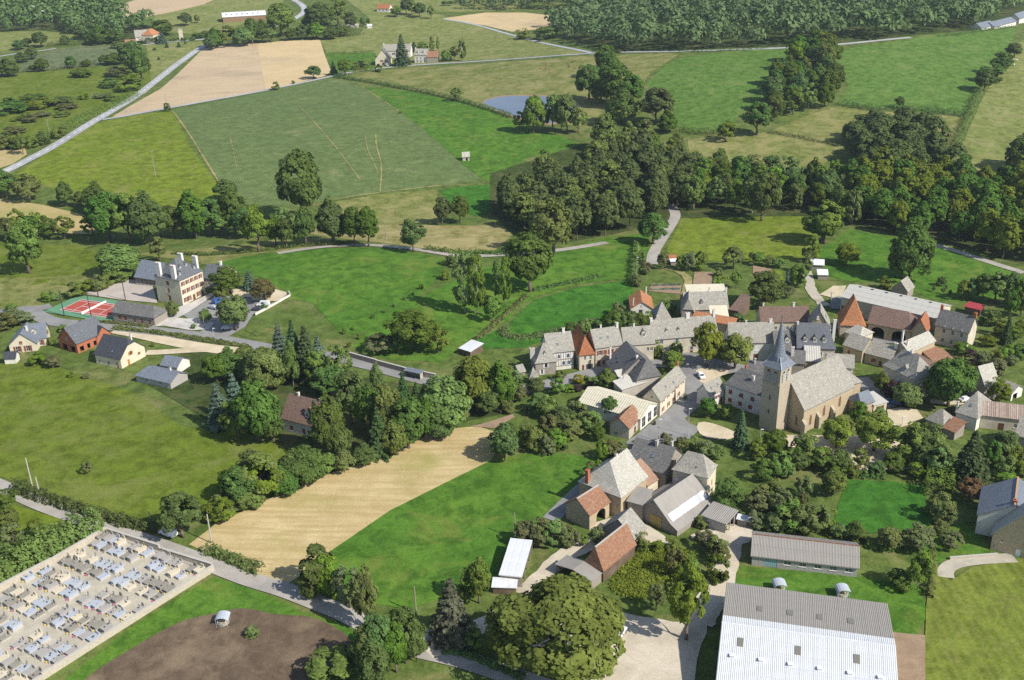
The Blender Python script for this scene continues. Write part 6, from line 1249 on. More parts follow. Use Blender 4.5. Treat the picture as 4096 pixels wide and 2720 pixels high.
bld('bungalow_wing', 'long low pale roofed bungalow at the right', 'g', (905, 232), (1120, 314), 3.0, dep=('B', 1208, 262), rise=1.9, roof='lauze', wall='plaster_white', chim=[(.02, .5, .7, .7, 3.4)], ops=[('r', 'open', 1, .35, 0, 0, 2.4, 2.2), ('f', 'gw', 1, .85, 0, 0, 2.0, 2.0)])
bld('pyramid_house', 'white house with tall pyramid lauze roof at the right', 'g', (648, 464), (838, 522), 4.4, dep=('B', 978, 394), rise=5.6, k0=.85, k1=.85, wall='plaster_white', sky=[('f', .5, .4, .7, .9)], chim=[(-.02, .15, .5, .5, 2.6)], ops=[('f', 'do', 1, .5, 0, 1.4, .9, 1.2), ('f', 'gw', 1, .15, 0, 0, 1.2, 2.0)])
bld('striped_tile_barn', 'long barn with striped canal tile roof at the right edge', 'g', (858, 490), (1290, 540), 4.4, dep=8.5, rise=2.8, roof='tile_stripe', wall='plaster_ivory', cat='barn', corr=.55, ops=[('f', 'g', 1, .42, 0, 0, 1.6, 2.4), W5('f', 'w', 1, .7, 0, 1.4, .9, 1.2)])
bld('lauze_shed', 'low hipped lauze shed beside the sandy court', 'g', (404, 520), (560, 582), 2.8, dep=('B', 662, 522), rise=3.4, k0=.8, k1=.8, wall='stone_grey', cat='shed')
bld('rust_shed', 'low shed with rusty tile roof behind garden trees', 'g', (545, 590), (655, 636), 2.8, dep=('B', 706, 574), rise=1.8, ridge='shed', roof='tile_rust', wall='stone_grey', cat='shed')
bld('edge_house', 'stone house with grey roof cut by the right edge', 'g', (1138, 654), (1330, 700), 5.2, dep=9, rise=4.0, wall='stone_grey')
# ------------------------------------------------------------------ church
def church():
    k = 'C'; A, B = (470, 1213), (906, 1004)
    P = G(k, 480, 1418); h = height_from(P, nat(k, *A)[1])
    r = bld('church', 'stone parish church with pale lauze nave roof and dark pointed spire', k, A, B, h, rB=(765, 720), roof='lauze', wall='stone_warm', cat='church', o=.4, thick=.25)
    L, D, hh, rise, zr = INFO[r.name]
    def lancet(x, z, w, ht, rz, y, nm='lancet_window', mat='glass', par=r):
        def f():
            q = MB(); n = 6; pts = [(-w/2, 0), (w/2, 0), (w/2, ht*.7)] + [(w/2*(1-i/n), ht*.7+ht*.3*math.sin(math.pi/2*i/n)) for i in range(1, n+1)] + [(-w/2*(i/n), ht*.7+ht*.3*math.cos(math.pi/2*i/n)) for i in range(1, n+1)]
            e = .14; big = [(px*(1+2*e/w), pz*(1+e/ht)-.06) for px, pz in pts]
            q.face([(px, -.05, pz) for px, pz in big], 1); m = len(big)
            for i in range(m):
                a, b = big[i], big[(i+1) % m]; q.face([(a[0], -.05, a[1]), (b[0], -.05, b[1]), (b[0], .2, b[1]), (a[0], .2, a[1])], 1)
            q.face([(px, -.07, pz) for px, pz in pts], 0)
            return q.mesh(nm, [mat, 'stone_ashlar'])
        return link(nm, cached(('lancet', w, ht, mat), f), par, (x, y, z), rz)
    for fx, z in ((.16, 1.8), (.42, 2.6), (.73, 3.2)): lancet(fx*L, z, 1.0, 3.4, 0, .4, mat='shutter_brown')
    for fx in (.0, .28, .56, .97):
        q = MB(); w = .55; d = 1.3; x = fx*L+.2; t = hh*.62
        q.box(x-w, .4-d, -1.5, x+w, .42, t*.75)
        q.face([(x-w, .4-d, t*.75), (x+w, .4-d, t*.75), (x+w, .4, t), (x-w, .4, t)]); q.face([(x-w, .4-d, t*.75), (x-w, .4, t), (x-w, .4, t*.75)]); q.face([(x+w, .4-d, t*.75), (x+w, .4, t*.75), (x+w, .4, t)])
        q.build('buttress', 'stone_ashlar', r)
    lancet(.4, 2.0, .8, 3.2, -math.pi/2, 0, mat='glass').location = (.4, D*.2, 2.0)
    # tower
    hb = G(k, 272, 1412); th = height_from(hb, nat(k, 268, 858)[1])
    TA = G(k, 124, 808, th); TB = G(k, 268, 858, th); dx = TB-TA; dx.z = 0; S = dx.length; ang = math.atan2(dx.y, dx.x)
    base = Matrix.Translation((TA.x, TA.y, hgt(TB.x, TB.y))) @ Matrix.Rotation(ang, 4, 'Z'); rel = BM[r.name].inverted() @ base
    tw = MB(); st = th*.74
    tw.box(-.12, -.12, -1.5, S+.12, S+.12, st); tw.box(-.22, -.22, st, S+.22, S+.22, st+.28); tw.box(0, 0, st+.28, S, S, th)
    to = tw.build('tower', 'stone_ashlar', r); to.matrix_local = rel
    # belfry: pairs of louvred arches on each face
    for face in range(4):
        rz = face*math.pi/2; c = Matrix.Translation((S/2, S/2, 0)) @ Matrix.Rotation(rz, 4, 'Z') @ Matrix.Translation((-S/2, -S/2, 0))
        for sx in (.3, .7):
            w = S*.25; ht = (th-st)*.68
            o_ = lancet(0, 0, round(w, 2), round(ht, 2), 0, 0, 'belfry_opening', 'iron', to); o_.matrix_local = c @ Matrix.Translation((S*sx, 0, st+.7))
            for j in range(6):
                lv = link('louvre', mesh_box('louvre', -w/2+.05, -.16, 0, w/2-.05, -.04, .16, 'shutter_white'), o_, (0, -.02, .25+j*ht*.8/6)); lv.rotation_euler = (.5, 0, 0)
    for z in (th*.28, th*.5):
        q = lancet(0, 0, .5, 1.5, 0, 0, 'slit_window', 'iron', to); q.matrix_local = Matrix.Translation((S*.5, -.13, z))
    # spire: square flared skirt, then octagon to a point
    sp = MB(); e = .75; cx = S/2
    sq = [(cx+math.cos(a)*(S/2+e)/max(abs(math.cos(a)), abs(math.sin(a))), cx+math.sin(a)*(S/2+e)/max(abs(math.cos(a)), abs(math.sin(a)))) for a in [math.pi/8*i for i in range(16)]]
    def ring(r_, z): return [(cx+r_*math.cos(math.pi/8*i), cx+r_*math.sin(math.pi/8*i), z) for i in range(16)]
    R0 = [(x, y, th-.15) for x, y in sq]; tip = height_from(hb, nat(k, 265, 485)[1])
    R1 = [(cx+(x-cx)*.62, cx+(y-cx)*.62, th+1.5) for x, y in sq]; R2 = ring(S*.36, th+2.9); R3 = ring(S*.27, th+(tip-th)*.36); R4 = ring(S*.05, tip-.6)
    rs = [R0, R1, R2, R3, R4]
    for q0, q1 in zip(rs, rs[1:]):
        for i in range(16): j = (i+1) % 16; sp.face([q0[i], q0[j], q1[j], q1[i]], 0, [(i*.5, 0), (i*.5+.5, 0), (i*.5+.5, 2), (i*.5, 2)])
    for i in range(16): sp.face([R4[i], R4[(i+1) % 16], (cx, cx, tip)])
    sp.face(R0[::-1])
    so = sp.build('spire', 'slate_blue', r); so.matrix_local = rel
    for i in (2, 6, 10, 14):
        f = MB(); f.bar(R0[i], R1[i], .22, 0, .1); f.bar(R1[i], R2[i], .16, 0, .08); f.build('lead_hip', 'zinc', so)
    cr = MB().bar((cx, cx, tip-.3), (cx, cx, tip+1.5), .09).bar((cx-.4, cx, tip+1.0), (cx+.4, cx, tip+1.0), .09); cr.build('spire_cross', 'iron', so)
    # chancel wing and sacristy
    bld('chancel', '', k, (880, 985), (972, 965), hh-1.0, dep=9, rise=3.5, k1=.8, roof='lauze', wall='stone_warm', parent=r)
    return r
church()
bld('sacristy', 'low annex with blue-grey slate roof at the end of the church', 'C', (960, 1172), (1082, 1132), 4.2, dep=('A', 892, 1078), rise=2.6, k0=.5, roof='slate_blue', wall='stone_warm', cat='annex', ops=[('f', 'cr', 1, .45, 0, .8, .8, 2.2)])
bld('garage', 'pale flat roofed garage beside the church annex', 'C', (1068, 1166), (1196, 1136), 3.2, dep=7, rise=.5, ridge='shed', roof='fibre_pale', wall='plaster_ivory', cat='garage', ops=[('f', 'g', 1, .5, 0, 0, 3.0, 2.3)])
# ------------------------------------------------------------------ near farm
bld('arch_barn', 'stone barn with red tile roof and round archway', 'E', (580, 814), (773, 688), ('A', 578, 952), rA=(464, 658), roof='tile_rust', wall='stone_warm', cat='barn', ops=[('f', 'arch', 1, .58, 0, 0, 3.6, 4.0)], ridgecap='concrete')
bld('white_roof_barn', 'big stone barn with almost white lauze roof', 'E', (864, 654), (1107, 462), 6.6, dep=13.5, rise=6.2, k0=.7, flare=.15, roof='lauze_pale', wall='stone_warm', cat='barn', ops=[('f', 'd', 1, .72, 0, 2.2, 1.1, 2.0)], chim=[(.6, .5, .5, .5, 6.8), (.05, .8, .9, .9, 4.0, 'brick_red')])
bld('pink_roof_house', 'cream house with pinkish tile roof behind the white roofed barn', 'E', (1100, 551), (1213, 479), ('A', 1096, 652), dep=11, rise=4.8, k1=.3, roof='tile_pink', wall='plaster_cream', ops=[('f', 'd', 1, .35, 0, 0, 1.2, 1.6)])
bld('dark_farmhouse', 'long farmhouse with dark lauze roof and two chimneys', 'E', (905, 345), (1265, 444), 5.4, dep=12, rise=5.2, roof='lauze_dark', wall='stone_grey', chim=[(.55, .45, .6, .9, 6.2, 'concrete'), (.85, .62, .5, .5, 5.8)], sky=[('f', .55, .5, .7, .9)])
bld('hipped_barn', 'tall hipped house with cream wall and grey lauze roof at the farm', 'E', (1310, 397), (1642, 480), 7.6, dep=('B', 1784, 369), rise=4.4, k0=.75, k1=.75, flare=.2, wall='plaster_cream', sky=[('f', .62, .4, .4, .5)], ops=[('r', 'dy', 1, .55, 0, 3.0, .9, 2.0), W5('f', 'cw', 1, .12, 0, 3.6, 1.0, 1.6)])
bb = bld('great_barn', 'great barn with grey tile roof, white sheet strip and yellow door', 'E', (1368, 952), (1718, 702), ('A', 1376, 1012), rA=(1150, 668), flare=.35, roof='fibre_grey', wall='stone_grey', cat='barn', ops=[('l', 'dy', 1, .55, 0, 0, 3.6, 3.4), ('l', 'open', 1, .86, 0, 0, 3.4, 2.6)])
def strip(root):
    L, D, h, rise, zr = INFO[root.name]; n = 12
    for i in range(n):
        x0, x1 = L*(.06+.9*i/n), L*(.06+.9*(i+1)/n)-.06; y0, y1 = D*.15, D*.255
        MB().face([(x0, y0, zr(x0, y0)+.1), (x1, y0, zr(x1, y0)+.1), (x1, y1, zr(x1, y1)+.12), (x0, y1, zr(x0, y1)+.12)]).build('metal_sheet', 'metal_white' if i not in (3, 9) else 'zinc', root)
strip(bb)
bld('link_shed', 'low grey roofed shed linking the two big barns', 'E', (905, 680), (1062, 722), 5.2, dep=7, rise=.6, ridge='shed', roof='fibre_grey', wall='stone_grey', cat='shed')
bld('open_shed', 'low open shed with grey sheet roof', 'E', (1572, 806), (1804, 892), 3.2, dep=('B', 1952, 798), rise=.7, ridge='shed', roof='fibre_grey', wall='concrete_block', cat='shed', openfront=('r',), posts=([(.97, .35), (.97, .7)], 'concrete'), corr=.5)
bld('white_annex', 'small rusty white roofed lean-to beside the open shed', 'E', (1890, 840), (2040, 872), 2.2, dep=2.2, rise=.3, ridge='shed', roof='metal_white', wall='wood_grey', cat='shed')
bld('red_barn', 'long timber barn with orange-red tile roof in the farmyard', 'E', (706, 1314), (1003, 1072), 3.4, rA=(612, 1106), roof='tile_rust', wall='wood_dark', cat='barn', flare=.15, ridgecap='concrete', k0=.25)
bld('grey_end_barn', 'grey lauze roofed end of the long red barn', 'E', (985, 1030), (1097, 917), 3.6, dep=9.5, rise=4.2, roof='lauze', wall='stone_grey', cat='barn')
bld('junk_shed', 'grey sheet roofed shed full of junk at the end of the red barn', 'E', (598, 1402), (704, 1316), 2.9, rA=(430, 1296), roof='fibre_grey', wall='wood_grey', cat='shed', openfront=('l',))
bld('white_shelter', 'long white sheet roofed shelter stacked with firewood', 'I', (-12, 640), (187, 663), 3.4, dep=('B', 442, 379), rise=.5, ridge='shed', roof='metal_white', wall='wood_grey', cat='shelter', openfront=('r',), posts=([(.97, .04), (.97, .3), (.97, .55), (.97, .8), (.97, .98)], 'wood_grey'), sheets=(2.0, 4.0, 'metal_white', 0))
bld('hen_house', 'small dark wooden hen house with white roof', 'I', (-75, 745), (145, 755), 2.2, dep=3.4, rise=.3, ridge='shed', roof='metal_white', wall='wood_dark', cat='shed')
bb = bld('long_grey_barn', 'long low barn with corrugated grey roof and five windows', 'J', (368, 408), (1164, 502), ('B', 1152, 575), dep=10.5, rise=2.7, roof='fibre_grey', wall='concrete_block', cat='barn', sheets=(2.1, 2.4, 'fibre_grey', 12), ridgecap='tile_rust', o=.4, ops=[('f', 'db', 1, .18, 0, 0, 3.0, 2.4), W5('f', 'w', 5, .34, .92, 1.2, 1.6, 1.0)])
bb = bld('great_white_barn', 'huge corrugated barn with white and grey roof', 'J', (194, 601), (1366, 756), 5.6, dep=-36, rise=3.3, roof='fibre_white', wall='concrete_block', cat='barn', sheets=(2.6, 2.9, 'fibre_white', 14, (0, 'fibre_grey', .68)), ridgecap='metal_white', o=.3)
def barn_vents(root):
    L, D, h, rise, zr = INFO[root.name]
    pm = cached(('vent', 1), lambda: MB().box(-.45, -.35, -.1, .45, .35, .5).box(-.55, -.45, .5, .55, .45, .56).mesh('roof_vent', 'pvc_white'))
    for i in range(6): x, y = L*(.08+.165*i), D*.73; link('roof_vent', pm, root, (L-x, y, zr(L-x, y)))
    pl = cached(('plight', 1), lambda: MB().box(-.6, -1.1, 0, .6, 1.1, .06).mesh('roof_light', 'roof_light'))
    pit = math.atan2(rise, D/2)
    for fx in (.12, .45, .78): link('roof_light', pl, root, (L*(1-fx), D*.625, zr(L*(1-fx), D*.625)+.13)).rotation_euler = (-pit, 0, 0)
    for fx in (.22, .4, .58, .76): link('roof_light', pl, root, (L*(1-fx), D*.28, zr(L*(1-fx), D*.28)+.13)).rotation_euler = (pit, 0, 0)
barn_vents(bb)
b = bld('right_edge_house', 'large house with blue-grey slate roof at the right edge', 'F', (1952, 774), (2560, 905), ('A', 1966, 935), dep=14, rF=(2285, 690), ridge='y', roof='slate_blue', wall='plaster_white', ridgecap='ridge_orange', chim=[(.5, .1, .9, .7, 5.4, 'brick_red')])
bld('stone_wing', 'stone house wing with pale lauze roof at the right edge', 'F', (2078, 942), (2640, 1085), ('A', 2098, 1080), dep=7, rF=(2275, 715), ridge='y', roof='lauze_pale', wall='stone_warm', ops=[('f', 'dw', 1, .45, 0, 0, 1.1, 2.2), W5('f', 'w', 1, .16, 0, 3.0, .5, .6)])
# ------------------------------------------------------------------ far buildings
bld('far_barn', 'long white roofed far barn with brown wall', 'K', (2050, 160), (2455, 132), ('A', 2070, 210), dep=19, rise=3.6, roof='metal_white', wall='wood_warm', cat='barn', sky=[('f', x, .5, 1.4, 1.6, 'iron') for x in (.1, .22, .34, .46, .58, .7, .82)])
b = bld('red_roof_farmhouse', 'far farmhouse with grey front roof and orange roof behind', 'K', (1245, 345), (1372, 335), ('A', 1255, 378), dep=12, rise=6.0, roof='lauze', wall='plaster_white', ops=[W5('f', 'w', 3, .2, .8, 1.5, 1.0, 1.4)], dorm=[('f', .35, .4, 1.4, 1.0, 'w'), ('f', .65, .4, 1.4, 1.0, 'w')])
bld('orange_wing', '', 'K', (1300, 322), (1410, 325), 7.5, dep=14, rise=5.0, ridge='y', k0=.6, k1=.6, roof='tile_orange', wall='plaster_cream', parent=b, ops=[W5('f', 'w', 2, .6, .85, 2.5, 1.0, 1.5)])
bld('low_annex', 'low rusty roofed annex left of the red roofed farmhouse', 'K', (1155, 398), (1262, 388), 3, dep=9, rise=2.6, roof='tile_rust', wall='stone_grey', cat='shed')
bld('transformer_tower', 'tall slim pale transformer tower by the main road', 'K', (1640, 275), (1682, 272), ('A', 1652, 366), dep=3.4, rise=.8, roof='lauze', wall='plaster_ivory', cat='tower', o=.2, ops=[('f', 'd', 1, .5, 0, 0, 1.1, 2.2)])
bld('woodland_house', 'pale roofed far house in the top left wood', 'K', (215, 92), (325, 100), 7, dep=14, rise=6, ridge='y', roof='fibre_pale', wall='plaster_white', ops=[W5('f', 'w', 2, .3, .7, 2.0, 1.2, 1.5)])
bld('woodland_barn', 'pale low barn left of the far wood house', 'K', (120, 105), (185, 100), 6, dep=10, rise=3, roof='fibre_pale', wall='plaster_ivory', cat='barn')
bld('tiny_house', 'tiny pink roofed house at the edge of the far ploughed field', 'K', (852, 50), (892, 48), ('A', 855, 68), dep=9, rise=2.5, roof='tile_red', wall='plaster_white')
bld('cream_far_house', 'far cream house with dark gable roof by the side road', 'L', (1095, 552), (1240, 545), ('A', 1118, 606), dep=13, rF=(1150, 458), ridge='y', roof='lauze_dark', wall='plaster_cream', ops=[W5('f', 'ws', 2, .42, .75, 2.8, 1.2, 1.6), ('f', 'd', 1, .5, 0, 0, 1.6, 2.2)])
bld('white_far_farmhouse', 'far long white farmhouse with lauze roof behind the spruce', 'L', (1165, 470), (1425, 462), 6, dep=10, rise=5, wall='plaster_white', chim=[(.02, .5, .9, .9, 5.8), (.98, .5, .9, .9, 5.8)], ops=[W5('f', 'ws', 4, .15, .85, 2.6, 1.2, 1.6)])
bld('dormer_far_house', 'far white house with two dormers by the side road', 'L', (1455, 508), (1576, 504), ('A', 1460, 582), dep=10, rise=4.6, wall='plaster_white', dorm=[('f', .25, .3, 1.6, 1.6, 'w'), ('f', .7, .3, 1.6, 1.6, 'w')], ops=[W5('f', 'w', 3, .2, .8, 3.2, 1.1, 1.5), W5('f', 'w', 3, .2, .8, .5, 1.2, 1.8)], chim=[(.03, .5, .8, .8, 5.4)])
bld('stone_far_barn', 'far stone barn with rusty roof beside the white dormer house', 'L', (1570, 528), (1676, 522), ('A', 1575, 580), dep=10, rise=4.4, roof='tile_rust', wall='stone_grey', cat='barn')
bld('red_bungalow', 'far white bungalow with red roof at the top', 'L', (1110, 76), (1228, 80), ('A', 1115, 108), dep=11, rise=4, k1=.0, roof='tile_red', wall='plaster_white', ops=[W5('f', 'w', 3, .2, .8, 1.2, 1.4, 1.4)])
bld('far_shed', 'far pale shed at the end of the copse', 'L', (815, 248), (942, 246), ('A', 818, 262), dep=9, rise=2.4, roof='fibre_pale', wall='plaster_ivory', cat='shed')
bld('caravan_shed', 'tiny white hut right of the far pale shed', 'L', (1022, 238), (1072, 236), 2.6, dep=4, rise=1.2, roof='metal_white', wall='plaster_white', cat='hut')
bld('field_hut', 'tiny stone hut with pale roof at the edge of the crop field', 'L', (1900, 1450), (1974, 1447), ('A', 1908, 1488), dep=5, rise=2.4, roof='lauze_pale', wall='stone_pale', cat='hut', ops=[('f', 'open', 1, .6, 0, 0, 1.0, 1.8)])
bld('hill_farm', 'far white bungalow with grey roof at the top right', 'N', (1128, 143), (1202, 133), ('A', 1132, 158), dep=11, rise=3.4, roof='slate_blue', wall='plaster_white', ops=[W5('f', 'w', 2, .3, .7, 1.0, 1.4, 1.2)])
bld('hill_farm_wing', 'long grey roofed wing of the far top right bungalow', 'N', (1198, 130), (1312, 112), 3.4, dep=11, rise=3.2, roof='slate_blue', wall='plaster_white', ops=[W5('f', 'w', 3, .2, .8, 1.0, 1.4, 1.2)])
bld('hill_farm_house', 'far house cut by the right edge at the top', 'N', (1328, 92), (1380, 84), 5, dep=10, rise=4, roof='slate_blue', wall='plaster_white')
bld('wood_top_house', 'pale far house above the wood at the top', 'M', (885, 4), (985, 10), 5, dep=12, rise=4, roof='fibre_pale', wall='plaster_ivory')
bld('field_shelter', 'field shelter with tilted white sheet roof in the valley meadow', 'O', (1022, 112), (1082, 132), 2.4, dep=('B', 1116, 86), rise=.6, ridge='shed', roof='metal_white', wall='wood_dark', cat='shelter')
bld('bus_shelter', 'blue roofed bus shelter against the street wall', 'O', (752, 222), (836, 240), 2.6, dep=2.4, rise=.3, ridge='shed', roof='slate_blue', wall='plaster_grey', cat='shelter', openfront=('f',))
bld('garden_hut', 'white sheet hut at the top of the garden track', 'h', (1002, 213), (1078, 218), 2.6, dep=4, rise=1.2, ridge='shed', roof='metal_white', wall='wood_grey', cat='hut')
bld('garden_hut', 'small white roofed hut beside the builders yard', 'h', (1040, 268), (1100, 270), 2.2, dep=3.5, rise=1.2, ridge='shed', roof='metal_white', wall='wood_grey', cat='hut')
bld('garden_cabin', 'tiny red tiled garden cabin beside the lane gate', 'h', (238, 182), (280, 180), 2.2, dep=3.5, rise=1.2, roof='tile_red', wall='wood_dark', cat='hut')
bld('garden_cabin', 'tiny white sheet shelter in front of the red tiled cabin', 'h', (246, 198), (288, 196), 1.8, dep=2.5, rise=.5, ridge='shed', roof='metal_white', wall='wood_grey', cat='hut')
bld('garden_annex', 'pale low hut at the start of the village row', 'c', (-10, 550), (55, 535), 2.6, dep=5, rise=1.8, roof='lauze', wall='stone_grey', cat='hut')
# ------------------------------------------------------------------ cemetery
plain('granite_grey', (.36, .34, .31), .7); plain('granite_blue', (.42, .45, .49), .35, .5); plain('stone_cream', (.58, .51, .38), .8); plain('stone_old', (.27, .25, .21), .95, var=.3); plain('flowers_pink', (.5, .1, .18), .8); plain('flowers_yellow', (.6, .45, .08), .8)
def lowwall(k, coords, h, w, label, mat='stone_pale', name='wall'):
    pts = XY(k, *coords); c = pts[0]; z0 = hgt(*c); e = empty(name, (*c, z0)); tag(e, label, 'wall')
    for a, b in zip(pts, pts[1:]):
        za, zb = hgt(*a)-z0, hgt(*b)-z0; d = Vector((b[0]-a[0], b[1]-a[1], 0)); L = d.length; m = Matrix.Translation((a[0]-c[0], a[1]-c[1], min(za, zb))) @ Matrix.Rotation(math.atan2(d.y, d.x), 4, 'Z')
        MB().box(0, -w/2, -.8, L, w/2, h, 0, m).build('masonry', mat, e); MB().box(-.05, -w/2-.06, h, L+.05, w/2+.06, h+.1, 0, m).build('coping', 'concrete', e)
    return e
lowwall('G', (820, 440, 1225, 585, 1630, 730), 1.9, .45, 'grey cemetery wall along the lane'); lowwall('G', (1636, 735, 980, 1150, 330, 1566, -300, 1970), 1.7, .45, 'long pale cemetery wall beside the muddy paddock'); lowwall('G', (815, 442, 400, 680, 0, 890, -300, 1050), 1.7, .45, 'cemetery wall under the leafy hedge')
def tomb(P, ang, ty, label, rg):
    e = empty('tomb', (P.x, P.y, hgt(P.x, P.y)+.17), ang); tag(e, label, 'tomb', 'tombs in the cemetery')
    mat = {'old': 'stone_old', 'grey': 'granite_grey', 'blue': 'granite_blue', 'cream': 'stone_cream'}[ty]; L = rg.uniform(2.3, 2.9); w = rg.uniform(1.15, 1.75); h = rg.choice([.45, .6, .9, 1.1]); hl = L/2
    MB().box(-hl, -w/2, -.2, hl, w/2, h*.35).build('base', 'concrete', e)
    MB().box(-hl+.12, -w/2+.1, h*.35, hl-.12, w/2-.1, h).build('vault', mat, e); MB().box(-hl+.02, -w/2+.0, h, hl-.02, w/2, h+.13).build('slab', mat, e)
    if rg.random() < .75:
        MB().box(hl-.3, -w*.32, h+.13, hl-.12, w*.32, h+.13+rg.uniform(.5, 1.0)).build('headstone', mat, e)
    else:
        MB().box(hl-.3, -.07, h+.13, hl-.16, .07, h+1.25).box(hl-.29, -.32, h+.8, hl-.17, .32, h+.94).build('cross', 'stone_old', e)
    for i in range(rg.randint(0, 3)):
        x, y = rg.uniform(-hl*.6, hl*.6), rg.uniform(-w*.35, w*.35); MB().box(x, y, h+.13, x+.28, y+.18, h+.4).build('plaque', rg.choice(['iron', 'granite_grey', 'stone_old']), e)
    if rg.random() < .4: MB().lathe([(.0, 0), (.2, 0), (.26, .2), (.12, .38), (0, .42)], 7, 0, (-hl-.15, 0, 0)).build('flower_pot', rg.choice(['flowers_pink', 'flowers_yellow']), e)
def cemetery():
    rg = random.Random(5); N0 = G('G', 820, 440); E0 = G('G', 1630, 730); S0 = G('G', 330, 1560)
    a = E0-N0; a.z = 0; La = a.length; a.normalize(); b_ = S0-E0; b_.z = 0; Lb = b_.length; b_.normalize(); ang = math.atan2(-b_.y, -b_.x); row = 0; s = 2.4
    while s < Lb+12:
        u = 1.6; i = 0; row += 1; cells = []
        while u < La+14:
            p = E0 - a*(u) + b_*s; px, py = proj(Vector((p.x, p.y, hgt(p.x, p.y))))
            if px > -30 and py < 2760 and not (La*.42 < u < La*.42+2.6) and rg.random() < .93 and u < La-1.2: cells.append(p+Vector((rg.uniform(-.1, .1), rg.uniform(-.1, .1), 0)))
            u += rg.uniform(1.8, 2.25)
        for i, p in enumerate(cells):
            ty = rg.choice(['old', 'old', 'grey', 'grey', 'blue', 'blue', 'cream']); tomb(p, ang, ty, '%s tomb, %s from the paddock wall in the %s row below the lane' % ({'old': 'weathered dark', 'grey': 'grey granite', 'blue': 'pale blue granite', 'cream': 'cream stone'}[ty], ordinal(i), ordinal(row-1)), rg)
        s += 3.3 if row % 2 else 5.0
cemetery()
# ------------------------------------------------------------------ tennis court and school details
def tennis():
    P0, P1 = G('A', 342, 568), G('A', 630, 432); u = P1-P0; u.z = 0; u.normalize(); v = Vector((u.y, -u.x, 0)); W, Ln = 18.0, 33.0
    Q = lambda s, t: tuple((P0+v*s+u*t)[:2])
    drape('tennis_court', [Q(0, 0), Q(Ln, 0), Q(Ln, W), Q(0, W)], 'court_green', .7, 'green surround of the tennis court'); x0, y0 = 5.2, 3.5; x1, y1 = x0+23.77, y0+10.97
    drape('tennis_court', [Q(x0, y0), Q(x1, y0), Q(x1, y1), Q(x0, y1)], 'court_red', .8, 'red playing surface of the tennis court')
    def ln(s0, t0, s1, t1):
        a, b = Vector((*Q(s0, t0), 0)), Vector((*Q(s1, t1), 0)); d = (b-a).normalized(); n = Vector((-d.y, d.x, 0))*.1
        mb.face([(p.x, p.y, hgt(p.x, p.y)+lay(.9)) for p in (a-n, b-n, b+n, a+n)])
    mb = MB(); xm = (x0+x1)/2; ym = (y0+y1)/2; c = 1.37
    for L in ((x0, y0, x1, y0), (x0, y1, x1, y1), (x0, y0, x0, y1), (x1, y0, x1, y1), (x0, y0+c, x1, y0+c), (x0, y1-c, x1, y1-c), (xm-6.4, y0+c, xm-6.4, y1-c), (xm+6.4, y0+c, xm+6.4, y1-c), (xm-6.4, ym, xm+6.4, ym)): ln(*L)
    tag(mb.build('court_marking', 'line_white'), 'white lines of the tennis court', None, None, 'structure')
    c0 = Q(xm, y0-.9); e = empty('tennis_net', (*c0, hgt(*c0)+.3), math.atan2(u.y, u.x)); tag(e, 'white tennis net across the red court', 'net')
    MB().box(0, -.02, 0, 12.8, .02, .95).build('mesh', 'line_white', e); MB().box(-.06, -.06, -.3, .06, .06, 1.1).build('post', 'steel', e); MB().box(12.74, -.06, -.3, 12.86, .06, 1.1).build('post', 'steel', e)
tennis()
field('court_grey', 'grey school sports court behind the tennis court', 'A', 650, 428, 1000, 312, 1190, 330, 1240, 500, 950, 474, name='playground', off=.66)
lowwall('b', (985, 562, 1100, 500, 1180, 455, 1282, 395, 1270, 372), 1.2, .3, 'white wall around the school car park', 'plaster_white'); lowwall('O', (490, 158, 620, 196, 760, 235, 912, 268), 2.0, .5, 'stone retaining wall along the village street', 'stone_grey'); lowwall('F', (1720, 1165, 1900, 1150, 2130, 1132), .8, .4, 'low stone wall above the curved drive', 'stone_pale')
ribbon('drive', XY('F', 1690, 1320, 1680, 1260, 1730, 1210, 1850, 1180, 2050, 1160, 2280, 1150), 3.6, 'gravel', .6, 'curved paved drive on the mown lawn')
# ------------------------------------------------------------------ trails in the fields, garden plots
for i, (lab, w, c) in enumerate((('pale trodden edge trail on the left of the crop field', 2.0, (398, 256, 430, 300, 470, 365, 512, 432)), ('thin pale trail down the middle of the crop field', .9, (690, 245, 740, 300, 790, 360, 830, 415)), ('winding pale trail in the right of the crop field', 1.4, (866, 310, 868, 340, 878, 370, 880, 400, 876, 445)),
    ('faint winding trail left of the winding one', .9, (842, 315, 848, 350, 862, 375, 872, 400)), ('pale forked trail in the left of the crop field', .8, (530, 315, 538, 350, 545, 385)), ('pale trail between crop field and bright strip', 1.2, (835, 200, 880, 230, 922, 258)), ('pale track along the foot of the crop field', 2.2, (760, 462, 820, 452, 880, 444, 960, 434, 1020, 428)))):
    ribbon('trail', XY('D', *c), w*.6, 'grass_dry', .45+.01*i, lab, wj=.5)
for k, c, m, lab in (('h', (362, 352, 375, 255, 470, 255, 465, 352), 'soil', 'dug brown plot in the vegetable gardens'), ('h', (812, 300, 810, 248, 850, 248, 856, 302), 'grass_lime', 'yellow flowering plot in the vegetable gardens'), ('h', (690, 265, 690, 222, 790, 240, 800, 272), 'soil', 'bare plot behind the walnut tree'), ('h', (130, 360, 140, 320, 305, 318, 300, 375), 'soil', 'striped vegetable beds behind the orange roof'), ('O', (1080, 500, 1130, 490, 1290, 440, 1300, 455, 1200, 510), 'soil', 'tan garden bed at the head of the stubble'), ('J', (1335, 960, 1520, 980, 1640, 990, 1640, 1330, 1330, 1330), 'soil', 'bare earth beside the great white barn')):
    field(m, lab, k, *c, name='garden_plot', off=.55)
